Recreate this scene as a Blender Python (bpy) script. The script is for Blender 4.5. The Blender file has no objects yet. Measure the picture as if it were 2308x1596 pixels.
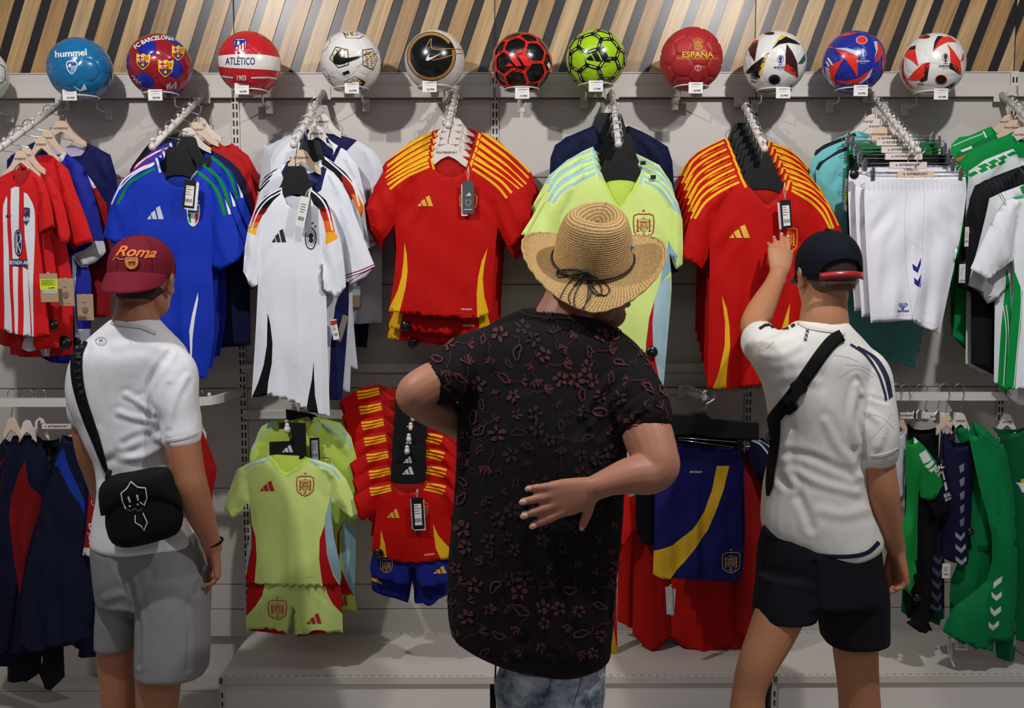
import bpy, bmesh, math, random
import numpy as np
from mathutils import Vector, Matrix, geometry
R = math.radians
rng = random.Random(7)
scene = bpy.context.scene
COL = scene.collection

# ------------------------------------------------------------ camera
FPX, PITCH, YAW, ROLL = 2244.0, .0925, -.002, -.002
CAM = np.array([.056, -3.91, 1.68])
_F = np.array([-math.sin(YAW)*math.cos(PITCH), math.cos(YAW)*math.cos(PITCH), -math.sin(PITCH)])
_R = np.array([math.cos(YAW), math.sin(YAW), 0.0])
_U = np.cross(_R, _F)
_R2 = math.cos(ROLL)*_R + math.sin(ROLL)*_U
_U2 = -math.sin(ROLL)*_R + math.cos(ROLL)*_U
cd = bpy.data.cameras.new('camera'); cam = bpy.data.objects.new('camera', cd); COL.objects.link(cam)
cd.sensor_width = 36; cd.lens = 36*FPX/2308; cd.clip_end = 50
cam.matrix_world = Matrix([[_R2[i], _U2[i], -_F[i], CAM[i]] for i in range(3)] + [[0, 0, 0, 1]])
scene.camera = cam

# ------------------------------------------------------------ world, lights, exposure
w = bpy.data.worlds.new('world'); scene.world = w; w.use_nodes = True
w.node_tree.nodes['Background'].inputs[0].default_value = (.82, .86, 1, 1)
w.node_tree.nodes['Background'].inputs[1].default_value = .10
scene.view_settings.view_transform = 'Standard'; scene.view_settings.look = 'None'
scene.view_settings.gamma = 1; scene.view_settings.use_curve_mapping = False
scene.view_settings.exposure = 0.0
def spot(x, y, z, tx, ty, tz, power, size=R(80), rad=.04, blend=.6, color=(1, .97, .94)):
    l = bpy.data.lights.new('ceiling_spot', 'SPOT'); l.energy = power; l.spot_size = size; l.spot_blend = blend
    l.shadow_soft_size = rad; l.color = color
    o = bpy.data.objects.new('ceiling_spot', l); COL.objects.link(o); o.location = (x, y, z)
    o.rotation_euler = (Vector((tx, ty, tz))-Vector((x, y, z))).to_track_quat('-Z', 'Y').to_euler()
    return o
def area(x, y, z, sx, sy, power, color=(1, .97, .93), rot=(0, 0, 0)):
    l = bpy.data.lights.new('fill_light', 'AREA'); l.shape = 'RECTANGLE'; l.size = sx; l.size_y = sy; l.energy = power; l.color = color
    o = bpy.data.objects.new('fill_light', l); COL.objects.link(o); o.location = (x, y, z); o.rotation_euler = rot
    return o
spot(-1.26, -2.0, 3.2, -1.2, 0, 1.75, 114, R(130), .035, .5)
spot(1.23, -2.0, 3.2, 1.2, 0, 1.75, 114, R(130), .035, .5)
spot(-3.75, -2.0, 3.2, -3.3, 0, 1.75, 44, R(120), .035, .5)  # outer spots assumed from the row's spacing, added to light the wall ends
spot(3.73, -2.0, 3.2, 3.3, 0, 1.75, 44, R(120), .035, .5)  # same at the right end: assumed, added to light the edge
area(0, -1.9, 3.7, 3.6, .25, 10)  # unseen fill lamp, added to lift the shaded wall
area(0, -4.7, 3.3, 4.5, .6, 18, rot=(R(22), 0, 0))  # fill lamp added behind the camera to brighten plinth fronts and backs

# ------------------------------------------------------------ helpers
def ray(px, py):
    d = _F*FPX + _R2*(px-1154) - _U2*(py-798)
    return d/np.linalg.norm(d)
def P(px, py, Y):
    "world point seen at a photo pixel on the plane Y"
    d = ray(px, py); t = (Y-CAM[1])/d[1]
    return CAM + d*t
def proj(p):
    d = np.asarray(p, float)-CAM; z = d@_F
    return 1154+FPX*(d@_R2)/z, 798-FPX*(d@_U2)/z
def lin(c):
    out = []
    for v in c[:3]:
        v = v/255
        out.append(v/12.92 if v <= .04045 else ((v+.055)/1.055)**2.4)
    return tuple(out)+(1,)
_M = {}
def mat(name, c, rough=.6, metal=0, bump=0, bscale=300, sheen=0, coat=0, spec=.5, aniso=None):
    if name in _M: return _M[name]
    m = bpy.data.materials.new(name); m.use_nodes = True; nt = m.node_tree; b = nt.nodes['Principled BSDF']
    b.inputs['Base Color'].default_value = lin(c); b.inputs['Roughness'].default_value = rough
    b.inputs['Metallic'].default_value = metal; b.inputs['Specular IOR Level'].default_value = spec
    if sheen: b.inputs['Sheen Weight'].default_value = sheen; b.inputs['Sheen Roughness'].default_value = .4
    if coat: b.inputs['Coat Weight'].default_value = coat; b.inputs['Coat Roughness'].default_value = .10
    tc = nt.nodes.new('ShaderNodeTexCoord'); n = nt.nodes.new('ShaderNodeTexNoise')
    mp = nt.nodes.new('ShaderNodeMapping')
    if aniso: mp.inputs['Scale'].default_value = aniso
    nt.links.new(tc.outputs['Object'], mp.inputs[0]); nt.links.new(mp.outputs[0], n.inputs['Vector'])
    n.inputs['Scale'].default_value = bscale
    mix = nt.nodes.new('ShaderNodeMixRGB'); mix.blend_type = 'MULTIPLY'; mix.inputs[0].default_value = .10
    mix.inputs[1].default_value = lin(c); nt.links.new(n.outputs['Fac'], mix.inputs[2])
    nt.links.new(mix.outputs[0], b.inputs['Base Color'])
    if bump:
        bp = nt.nodes.new('ShaderNodeBump'); bp.inputs['Strength'].default_value = bump; bp.inputs['Distance'].default_value = .002
        nt.links.new(n.outputs['Fac'], bp.inputs['Height']); nt.links.new(bp.outputs[0], b.inputs['Normal'])
    _M[name] = m
    return m
_fab = {}
def fab(c, rough=.68, sheen=.0):
    "polyester knit: fine weave bump and soft creases"
    k = (tuple(c), rough)
    if k in _fab: return _fab[k]
    m = bpy.data.materials.new('fabric'); m.use_nodes = True; nt = m.node_tree; b = nt.nodes['Principled BSDF']
    b.inputs['Roughness'].default_value = rough; b.inputs['Sheen Weight'].default_value = sheen; b.inputs['Sheen Roughness'].default_value = .35
    b.inputs['Specular IOR Level'].default_value = .16
    tc = nt.nodes.new('ShaderNodeTexCoord')
    mp = nt.nodes.new('ShaderNodeMapping'); mp.inputs['Scale'].default_value = (12, 12, 6); mp.inputs['Rotation'].default_value = (0, .5, 0)
    n1 = nt.nodes.new('ShaderNodeTexNoise'); n1.inputs['Scale'].default_value = 1; n1.inputs['Detail'].default_value = 3; n1.inputs['Distortion'].default_value = .6
    n2 = nt.nodes.new('ShaderNodeTexNoise'); n2.inputs['Scale'].default_value = 420; n2.inputs['Detail'].default_value = 1
    nt.links.new(tc.outputs['Object'], mp.inputs[0]); nt.links.new(mp.outputs[0], n1.inputs['Vector']); nt.links.new(tc.outputs['Object'], n2.inputs['Vector'])
    b1 = nt.nodes.new('ShaderNodeBump'); b1.inputs['Strength'].default_value = .28; b1.inputs['Distance'].default_value = .018
    b2 = nt.nodes.new('ShaderNodeBump'); b2.inputs['Strength'].default_value = .25; b2.inputs['Distance'].default_value = .0012
    nt.links.new(n1.outputs['Fac'], b1.inputs['Height']); nt.links.new(n2.outputs['Fac'], b2.inputs['Height'])
    nt.links.new(b1.outputs[0], b2.inputs['Normal']); nt.links.new(b2.outputs[0], b.inputs['Normal'])
    mix = nt.nodes.new('ShaderNodeMixRGB'); mix.blend_type = 'MULTIPLY'; mix.inputs[0].default_value = .12
    mix.inputs[1].default_value = lin(c); nt.links.new(n2.outputs['Fac'], mix.inputs[2]); nt.links.new(mix.outputs[0], b.inputs['Base Color'])
    _fab[k] = m
    return m
def tag(o, label=None, cat=None, group=None, kind=None):
    if label: o['label'] = label
    if cat: o['category'] = cat
    if group: o['group'] = group
    if kind: o['kind'] = kind
    return o
def empty(name, loc, label=None, cat=None, group=None, rot=0):
    o = bpy.data.objects.new(name, None); COL.objects.link(o); o.location = tuple(loc); o.rotation_euler = (0, 0, rot)
    o.empty_display_size = .02
    return tag(o, label, cat, group)
def mesh_obj(name, verts, faces, mats, parent=None, smooth=True, mi=None, normals=None):
    "verts in world coordinates; the object is parented without moving it"
    me = bpy.data.meshes.new(name); me.from_pydata([tuple(v) for v in verts], [], [tuple(int(i) for i in f) for f in faces])
    if not isinstance(mats, (list, tuple)): mats = [mats]
    for m in mats: me.materials.append(m)
    if mi is not None and len(me.polygons) == len(mi): me.polygons.foreach_set('material_index', np.asarray(mi, 'i'))
    me.polygons.foreach_set('use_smooth', [smooth]*len(me.polygons))
    me.update()
    if normals is not None and len(normals) == len(me.vertices):
        me.normals_split_custom_set_from_vertices([tuple(n) for n in normals])
    o = bpy.data.objects.new(name, me); COL.objects.link(o)
    if parent is not None:
        me.transform(pmat(parent).inverted()); o.parent = parent
    return o
def pmat(o):
    m = Matrix.LocRotScale(o.location, o.rotation_euler, o.scale)
    if o.parent: m = pmat(o.parent) @ m
    return m
def to_local(o):
    "move the origin of a top-level mesh to its centre bottom"
    v = np.array([x.co for x in o.data.vertices]); c = (v.min(0)+v.max(0))/2; c[2] = v[:, 2].min()
    o.data.transform(Matrix.Translation(-Vector(c))); o.location = c
    return o
class MB:
    "collects simple solids in world coordinates into one mesh"
    def __init__(s): s.v = []; s.f = []; s.m = []; s.cur = 0
    def add(s, v, f):
        b = len(s.v); s.v += [tuple(x) for x in v]; s.f += [tuple(i+b for i in q) for q in f]; s.m += [s.cur]*len(f); return s
    def box(s, x0, x1, y0, y1, z0, z1):
        v = [(x, y, z) for x in (x0, x1) for y in (y0, y1) for z in (z0, z1)]
        return s.add(v, [(0, 1, 3, 2), (4, 6, 7, 5), (0, 4, 5, 1), (2, 3, 7, 6), (0, 2, 6, 4), (1, 5, 7, 3)])
    def tube(s, pts, r, n=10, closed=False, caps=True, rz=None):
        pts = [np.array(p, float) for p in pts]; N = len(pts); rad = r if hasattr(r, '__len__') else [r]*N
        up = None; rings = []
        for i in range(N):
            a = pts[i-1] if (i > 0 or closed) else pts[i]; b = pts[(i+1) % N] if (i < N-1 or closed) else pts[i]
            t = b-a; t = t/(np.linalg.norm(t)+1e-12)
            if up is None: up = np.cross(t, [0, 0, 1.0]) if abs(t[2]) < .9 else np.cross(t, [1.0, 0, 0])
            up = up-t*(up@t); up /= np.linalg.norm(up)+1e-12; sd = np.cross(t, up)
            rings.append([pts[i]+rad[i]*(math.cos(q)*up+math.sin(q)*sd*(rz or 1)) for q in np.linspace(0, 2*math.pi, n, endpoint=False)])
        v = [p for q in rings for p in q]; f = []
        for i in range(N if closed else N-1):
            j = (i+1) % N
            for k in range(n): f.append((i*n+k, i*n+(k+1) % n, j*n+(k+1) % n, j*n+k))
        if caps and not closed: f.append(tuple(range(n))[::-1]); f.append(tuple((N-1)*n+k for k in range(n)))
        return s.add(v, f)
    def sphere(s, c, r, n=14, m=9, sc=(1, 1, 1)):
        v = [(c[0], c[1], c[2]+r*sc[2])]
        for i in range(1, m):
            a = math.pi*i/m
            v += [(c[0]+r*sc[0]*math.sin(a)*math.cos(q), c[1]+r*sc[1]*math.sin(a)*math.sin(q), c[2]+r*sc[2]*math.cos(a)) for q in np.linspace(0, 2*math.pi, n, endpoint=False)]
        v.append((c[0], c[1], c[2]-r*sc[2])); f = [(0, 1+k, 1+(k+1) % n) for k in range(n)]
        for i in range(m-2):
            for k in range(n): f.append((1+i*n+k, 1+(i+1)*n+k, 1+(i+1)*n+(k+1) % n, 1+i*n+(k+1) % n))
        L = len(v)-1; f += [(L, 1+(m-2)*n+(k+1) % n, 1+(m-2)*n+k) for k in range(n)]
        return s.add(v, f)
    def build(s, name, mats, parent=None, smooth=False, bevel=0, sub=0):
        o = mesh_obj(name, s.v, s.f, mats, parent, smooth, s.m if isinstance(mats, (list, tuple)) else None)
        if bevel:
            b = o.modifiers.new('bevel', 'BEVEL'); b.width = bevel; b.segments = 2; b.limit_method = 'ANGLE'
        if parent is None: to_local(o)
        return o
def smooth_line(pts, n=6, closed=False):
    "Catmull-Rom through the points"
    p = [np.array(q, float) for q in pts]; N = len(p); out = []
    rngi = range(N) if closed else range(N-1)
    for i in rngi:
        a = p[i-1] if (i > 0 or closed) else 2*p[0]-p[1]; b = p[i]; c = p[(i+1) % N]; d = p[(i+2) % N] if (i < N-2 or closed) else 2*p[-1]-p[-2]
        for k in range(n):
            t = k/n
            out.append(.5*((2*b)+(-a+c)*t+(2*a-5*b+4*c-d)*t*t+(-a+3*b-3*c+d)*t**3))
    if not closed: out.append(p[-1])
    return out
def inside(pts, poly):
    pts = np.asarray(pts); x, y = pts[:, 0], pts[:, 1]; poly = np.asarray(poly, float); r = np.zeros(len(pts), bool)
    x0, y0 = poly[-1]
    for x1, y1 in poly:
        c = ((y1 > y) != (y0 > y))
        if y1 != y0: r ^= c & (x < (x0-x1)*(y-y1)/(y0-y1)+x1)
        x0, y0 = x1, y1
    return r
def dist(pts, segs):
    pts = np.asarray(pts, float); segs = np.asarray(segs, float)
    if len(segs) == 0: return np.full(len(pts), 1e3)
    a = segs[:, 0]; b = segs[:, 1]; ab = b-a; L = (ab**2).sum(1)+1e-12; out = np.full(len(pts), 1e9)
    for i in range(0, len(pts), 4000):
        q = pts[i:i+4000, None, :]-a[None]; t = np.clip((q*ab[None]).sum(2)/L, 0, 1)
        out[i:i+4000] = np.sqrt(((q-t[..., None]*ab[None])**2).sum(2)).min(1)
    return out
def densify(poly, step, closed=True):
    out = []; N = len(poly)
    for i in range(N if closed else N-1):
        a = np.array(poly[i], float); b = np.array(poly[(i+1) % N], float); n = max(1, int(np.linalg.norm(b-a)/step))
        out += [a+(b-a)*k/n for k in range(n)]
    if not closed: out.append(np.array(poly[-1], float))
    return out
def cdt(polys, step, jitter=.15):
    "constrained triangulation of the area of the polygons with their edges kept"
    vs = []; es = []; lo = np.array([1e9, 1e9]); hi = -lo
    for pl in polys:
        d = densify(pl, step); b = len(vs); vs += [tuple(x) for x in d]; es += [(b+i, b+(i+1) % len(d)) for i in range(len(d))]
        lo = np.minimum(lo, np.min(d, 0)); hi = np.maximum(hi, np.max(d, 0))
    nx = int((hi[0]-lo[0])/step)+1; ny = int((hi[1]-lo[1])/step)+1
    g = np.array([[lo[0]+(i+.5*(j % 2))*step, lo[1]+j*step] for i in range(nx) for j in range(ny)])
    ins = np.zeros(len(g), bool)
    for pl in polys: ins |= inside(g, pl)
    g = g[ins]
    if len(g):
        A = np.array(vs); segs = np.array([(A[a], A[b]) for a, b in es]); g = g[dist(g, segs) > step*.4]
    r = geometry.delaunay_2d_cdt([Vector(v) for v in vs]+[Vector(v) for v in g], es, [], 0, step*1e-3)
    V = np.array([tuple(v) for v in r[0]]); T = np.array([f for f in r[2] if len(f) == 3])
    return V, T
_tc = {}
def text2d(s, bold=0.0, shear=0.0):
    "triangulated lettering, height of capitals about .7"
    k = (s, bold, shear)
    if k in _tc: return _tc[k]
    c = bpy.data.curves.new('t', 'FONT'); c.body = s; c.align_x = 'CENTER'; c.align_y = 'CENTER'; c.offset = bold; c.shear = shear; c.resolution_u = 3; c.fill_mode = 'FRONT'
    o = bpy.data.objects.new('t', c); COL.objects.link(o)
    dg = bpy.context.evaluated_depsgraph_get(); e = o.evaluated_get(dg); me = e.to_mesh()
    v = np.array([tuple(x.co)[:2] for x in me.vertices]) if len(me.vertices) else np.zeros((0, 2)); f = [tuple(p.vertices) for p in me.polygons]
    e.to_mesh_clear(); bpy.data.objects.remove(o); bpy.data.curves.remove(c)
    _tc[k] = (v, f)
    return _tc[k]
def stroke(pts, w, closed=False):
    "list of quads/polygons making a line of width w"
    p = [np.array(q, float) for q in pts]; out = []; N = len(p); L = []; Rr = []
    for i in range(N):
        a = p[i-1] if (i > 0 or closed) else p[i]; b = p[(i+1) % N] if (i < N-1 or closed) else p[i]
        t = b-a; n = np.array([-t[1], t[0]])/(np.linalg.norm(t)+1e-12)*w/2; L.append(p[i]+n); Rr.append(p[i]-n)
    for i in range(N if closed else N-1):
        j = (i+1) % N; out.append([L[i], L[j], Rr[j], Rr[i]])
    return out
def band(pts, w):
    p = [np.array(q, float) for q in pts]; o = []
    for i in range(len(p)):
        a = p[max(i-1, 0)]; b = p[min(i+1, len(p)-1)]; t = b-a; n = np.array([-t[1], t[0]])/(np.linalg.norm(t)+1e-12)*w; o.append(p[i]+n)
    return [tuple(q) for q in p]+[tuple(q) for q in o[::-1]]
def circle(cx, cy, r, n=24, ry=None): return [(cx+r*math.cos(a), cy+(ry or r)*math.sin(a)) for a in np.linspace(0, 2*math.pi, n, endpoint=False)]

class Decal:
    "flat print in its own 2D coordinates, later laid on a surface by a mapping function"
    def __init__(s): s.v = []; s.f = []; s.m = []; s.l = []; s.k = 0; s.last = None
    def poly(s, pl, m, step=None):
        if step:
            V, T = cdt([pl], step)
            if len(T):
                T = T[inside(V[T].mean(1), pl)]
            s.raw(V, T, m)
        elif len(pl) < 4: s.raw(pl, [tuple(range(len(pl)))], m)
        else: s.raw(pl, geometry.tessellate_polygon([[Vector((x, y, 0)) for x, y in pl]]), m)
        return s
    def raw(s, V, T, m):
        b = len(s.v); s.v += [tuple(x) for x in V]; s.f += [tuple(int(i)+b for i in t) for t in T]; s.m += [m]*len(T); s.k += 0 if (s.m and s.last is m) else 1; s.last = m; s.l += [s.k]*len(V)
    def line(s, pts, w, m, closed=False, step=None):
        if step: pts = densify(pts, step, closed)
        for q in stroke(pts, w, closed): s.raw(q, [(0, 1, 2, 3)], m)
        return s
    def text(s, t, cx, cy, h, m, bold=0.0, shear=0.0, ang=0, sx=1, arc=None):
        v, f = text2d(t, bold, shear)
        if not len(v): return s
        v = v*h/.7*np.array([sx, -1]); c, q = math.cos(ang), math.sin(ang)
        if arc:
            a = v[:, 0]/arc; rr = arc-v[:, 1]*(-1)*-1; v = np.stack([rr*np.sin(a), arc-rr*np.cos(a)], 1)
        v = np.stack([v[:, 0]*c-v[:, 1]*q+cx, v[:, 0]*q+v[:, 1]*c+cy], 1); s.raw(v, f, m)
        return s
    def moved(s, sx, cx, cy, sy=None, ang=0):
        d = Decal(); c, q = math.cos(ang), math.sin(ang); sy = sy or sx
        d.v = [((x*sx)*c-(y*sy)*q+cx, (x*sx)*q+(y*sy)*c+cy) for x, y in s.v]; d.f = s.f; d.m = s.m; d.l = s.l; d.k = s.k; d.last = s.last
        return d
    def build(s, name, fn, parent, lift=.0012, maxlen=0):
        "fn maps an (n,2) array to world points and outward normals; later polygons are raised a little"
        if not s.v: return None
        if maxlen:
            V = [np.array(v, float) for v in s.v]; nf = []; nm = []; LL = list(s.l)
            st = [(tuple(f[i] for i in t), m) for f, m in zip(s.f, s.m) for t in [(0, k, k+1) for k in range(1, len(f)-1)]]
            k = 0
            while k < len(st):
                f, m = st[k]; k += 1
                L = [np.linalg.norm(V[f[i]]-V[f[(i+1) % 3]]) for i in range(3)]; i = int(np.argmax(L))
                if L[i] > maxlen:
                    V.append((V[f[i]]+V[f[(i+1) % 3]])/2); LL.append(LL[f[i]]); n = len(V)-1; a, b, c = f[i], f[(i+1) % 3], f[(i+2) % 3]
                    st.append(((a, n, c), m)); st.append(((n, b, c), m))
                else: nf.append(f); nm.append(m)
            s.l = LL
            s.v, s.f, s.m = V, nf, nm
        V = np.array(s.v, float); W, Nn = fn(V); mats = []; mi = []
        for m in s.m:
            if m not in mats: mats.append(m)
        mi = [mats.index(m) for m in s.m]
        lv = lift+.00025*np.minimum(np.array(s.l), 12)
        W = W+Nn*lv[:, None]
        F = []
        for f in s.f:
            a = [np.asarray(W[i]) for i in f[:3]]
            n = np.zeros(3)
            P0 = [W[i] for i in f]
            for i in range(len(P0)): n += np.cross(P0[i]-P0[0], P0[(i+1) % len(P0)]-P0[0])
            F.append(f if n@Nn[f[0]] > 0 else f[::-1])
        return mesh_obj(name, W, F, mats, parent, True, mi, Nn)
# ------------------------------------------------------------ the setting
def tint_mat(name, c, c2, rough, scale, coat=0):
    m = mat(name, c, rough, coat=coat); nt = m.node_tree; b = nt.nodes['Principled BSDF']
    tc = nt.nodes.new('ShaderNodeTexCoord'); n = nt.nodes.new('ShaderNodeTexNoise'); n.inputs['Scale'].default_value = scale; n.inputs['Detail'].default_value = 5
    mx = nt.nodes.new('ShaderNodeMixRGB'); mx.inputs[1].default_value = lin(c); mx.inputs[2].default_value = lin(c2)
    nt.links.new(tc.outputs['Object'], n.inputs['Vector']); nt.links.new(n.outputs['Fac'], mx.inputs[0]); nt.links.new(mx.outputs[0], b.inputs['Base Color'])
    return m
WALL = tint_mat('painted_panel', (206, 201, 196), (197, 191, 186), .42, 2.5)
WHITE = tint_mat('white_steel', (214, 209, 204), (207, 201, 196), .35, 6)
PLINTH = tint_mat('plinth_steel', (214, 207, 201), (205, 198, 193), .4, 4)
KICK = tint_mat('kick_steel', (236, 230, 226), (230, 224, 220), .4, 4)
BLACK = mat('black_slot', (12, 12, 13), .6)
def wood_mat(i):
    m = bpy.data.materials.new('wood_print'); m.use_nodes = True; nt = m.node_tree; b = nt.nodes['Principled BSDF']; L = nt.links.new
    tc = nt.nodes.new('ShaderNodeTexCoord'); mp = nt.nodes.new('ShaderNodeMapping'); mp.inputs['Rotation'].default_value = (0, R(-19.3), 0)
    mp.inputs['Location'].default_value = (i*3.1, 0, i*1.7)
    L(tc.outputs['Object'], mp.inputs[0])
    m2 = nt.nodes.new('ShaderNodeMapping'); m2.inputs['Scale'].default_value = (34, 1, 1.6); L(mp.outputs[0], m2.inputs[0])
    n1 = nt.nodes.new('ShaderNodeTexNoise'); n1.inputs['Scale'].default_value = 1.3; n1.inputs['Detail'].default_value = 6; n1.inputs['Distortion'].default_value = 1.2; L(m2.outputs[0], n1.inputs['Vector'])
    m3 = nt.nodes.new('ShaderNodeMapping'); m3.inputs['Scale'].default_value = (160, 1, 5); L(mp.outputs[0], m3.inputs[0])
    n2 = nt.nodes.new('ShaderNodeTexNoise'); n2.inputs['Scale'].default_value = 2; n2.inputs['Detail'].default_value = 3; L(m3.outputs[0], n2.inputs['Vector'])
    cr = nt.nodes.new('ShaderNodeValToRGB'); e = cr.color_ramp.elements
    base = [(196, 163, 118), (186, 150, 104), (202, 172, 130), (178, 142, 99)][i % 4]
    e[0].position = .3; e[0].color = lin([x*.80 for x in base]); e[1].position = .68; e[1].color = lin([min(255, x*1.06) for x in base])
    L(n1.outputs['Fac'], cr.inputs[0])
    mx = nt.nodes.new('ShaderNodeMixRGB'); mx.blend_type = 'MULTIPLY'; mx.inputs[0].default_value = .3
    L(cr.outputs[0], mx.inputs[1]); L(n2.outputs['Fac'], mx.inputs[2]); L(mx.outputs[0], b.inputs['Base Color'])
    b.inputs['Roughness'].default_value = .34; b.inputs['Specular IOR Level'].default_value = .42
    return m
WOOD = [wood_mat(i) for i in range(4)]
DARK = mat('dark_strip', (38, 36, 39), .33, spec=.5)
FLOORM = tint_mat('floor_vinyl', (190, 184, 178), (150, 144, 139), .4, 3.5)
ZW = 2.405           # lower edge of the wood panels
XL, XR = -2.6, 3.1

fl = MB().box(-3.2, 3.6, -5.2, .1, -.05, 0).build('floor', FLOORM); tag(fl, kind='structure')
mb = MB()
for k in range(12):
    y = -.25*k-.13
    mb.box(-3.2, 3.6, y, y+.004, 0, .0006)
ln = mb.build('floor_joint', mat('joint', (95, 90, 86), .7), fl)
# back wall: a sheet behind, horizontal panels per bay in front of it
wb = MB().box(-3.2, 3.6, .03, .1, 0, 3.6).build('wall_back', WALL); tag(wb, kind='structure')
for nm, x0, x1 in (('wall_left', -3.3, -3.2), ('wall_right', 3.6, 3.7)):
    tag(MB().box(x0, x1, -5.2, .1, 0, 3.6).build(nm, WALL), kind='structure')
def zat(py, px=1113, Y=0): return P(px, py, Y)[2]
joints = [zat(y) for y in (222, 400, 641, 874, 1099, 1316, 1372)]+[.17]
bays = [(-3.0, -2), (-2, -1), (-1, 0), (0, 1), (1, 2), (2, 3)]
for a, b in bays:
    for i in range(len(joints)-1):
        z1, z0 = joints[i], joints[i+1]
        p = MB().box(a+.0155, b-.0155, 0, .03, z0+.0015, z1-.0015).build('panel', WALL, wb, bevel=.002)
    MB().box(a+.016, b-.016, 0, .03, joints[0]+.0015, ZW-.002).build('panel', WALL, wb, bevel=.002)
# diagonal wood look boards above
wu = MB().box(-3.0, 3.3, .012, .03, ZW, 3.5).build('wall_upper', DARK); tag(wu, kind='structure')
def clip(poly, a, b, c, keep):
    out = []
    for i in range(len(poly)):
        p, q = poly[i-1], poly[i]; dp = a*p[0]+b*p[1]-c; dq = a*q[0]+b*q[1]-c
        if (dp*keep >= 0): 
            if not (dq*keep >= 0): t = dp/(dp-dq); out.append((p[0]+t*(q[0]-p[0]), p[1]+t*(q[1]-p[1])))
            else: out.append(q)
        elif dq*keep >= 0: t = dp/(dp-dq); out.append((p[0]+t*(q[0]-p[0]), p[1]+t*(q[1]-p[1]))); out.append(q)
    return out
SL = .35; per = .1035; wdk = .040
for bi, (a, b) in enumerate([(-3, -2), (-2, -1), (-1, 0), (0, 1), (1, 2), (2, 3.3)]):
    zb = ZW if bi < 5 else ZW-.055
    n0 = int((a-1.2)/per)-2
    for k in range(n0, n0+40):
        x = k*per+.035
        pl = [(x+wdk, zb), (x+per, zb), (x+per+1.15*SL, zb+1.15), (x+wdk+1.15*SL, zb+1.15)]
        pl = clip(pl, 1, 0, a+.0015, 1)
        if len(pl) > 2: pl = clip(pl, 1, 0, b-.0015, -1)
        if len(pl) < 3: continue
        if max(p[0] for p in pl)-min(p[0] for p in pl) < .004: continue
        m = MB(); n = len(pl)
        m.add([(p[0], .008, p[1]) for p in pl]+[(p[0], .013, p[1]) for p in pl], [tuple(range(n)), tuple(range(n, 2*n))[::-1]]+[(i, i+n, (i+1) % n+n, (i+1) % n) for i in range(n)])
        # orient
        m.build('wood_plank', WOOD[(k*7+bi) % 4], wu)
MB().box(2.0, 3.3, .012, .03, ZW-.055, ZW).build('lower_board', DARK, wu)
for x in (-2, -1, 0, 1, 2):
    MB().box(x-.0015, x+.0015, .006, .012, ZW, 3.5).build('seam', BLACK, wu)
MB().box(-3, 2.0, 0, .02, ZW-.006, ZW).build('lower_trim', WHITE, wu)

# slotted uprights
for i, x in enumerate((-2, -1, 0, 1, 2, 3)):
    u = empty('slotted_upright', (x, 0, .0), ['slotted white wall upright beyond the left edge', 'slotted white wall upright between blue and white jerseys', 'slotted white wall upright between red jerseys and lime jerseys', 'slotted white wall upright left of the turquoise hoodie', 'slotted white wall upright at the far right green jerseys', 'slotted white wall upright beyond the right edge'][i], 'upright', 'slotted uprights of the wall')
    MB().box(x-.015, x+.015, -.006, .03, .17, ZW).build('post', WHITE, u)
    m = MB(); z = .25
    while z < ZW-.02:
        for dx in (-.0065, .0065): m.box(x+dx-.003, x+dx+.003, -.0068, -.0058, z, z+.021)
        z += .032
    o = m.build('slot', BLACK, u); o['kind'] = 'stuff'
# horizontal rails
def rail(z0, z1, a, b, lab, y=-.03):
    t = empty('wall_rail', ((a+b)/2, y, z0), lab, 'rail')
    MB().box(a, b, y, 0, z0, z1).build('rail_bar', WHITE, t, bevel=.003)
    MB().box(a, b, y-.004, y, z0, z0+.008).build('rail_lip', WHITE, t)
    return t
ZR0, ZR1 = zat(222), zat(197)
for i, (a, b) in enumerate(bays[1:5]+[(2, 3)]):
    rail(ZR0, ZR1, a+.004, b-.004, ['white upper rail behind the blue and striped jerseys', 'white upper rail behind the white jerseys', 'white upper rail above the lime jerseys', 'white upper rail above the white shorts', 'white upper rail at the far right edge'][i])
for a, b, lab in ((-1, 0, 'white middle rail behind the long white jersey hem'), (0, 1, 'white middle rail behind the man in the straw hat'),):
    rail(zat(836), zat(818), a+.004, b-.004, lab)
rail(zat(940), zat(921), -1+.004, 0-.004, 'white lower rail above the lime baby kits')
rail(zat(885), zat(876), 0+.004, 1-.004, 'white lower rail above the blue shorts')
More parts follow.
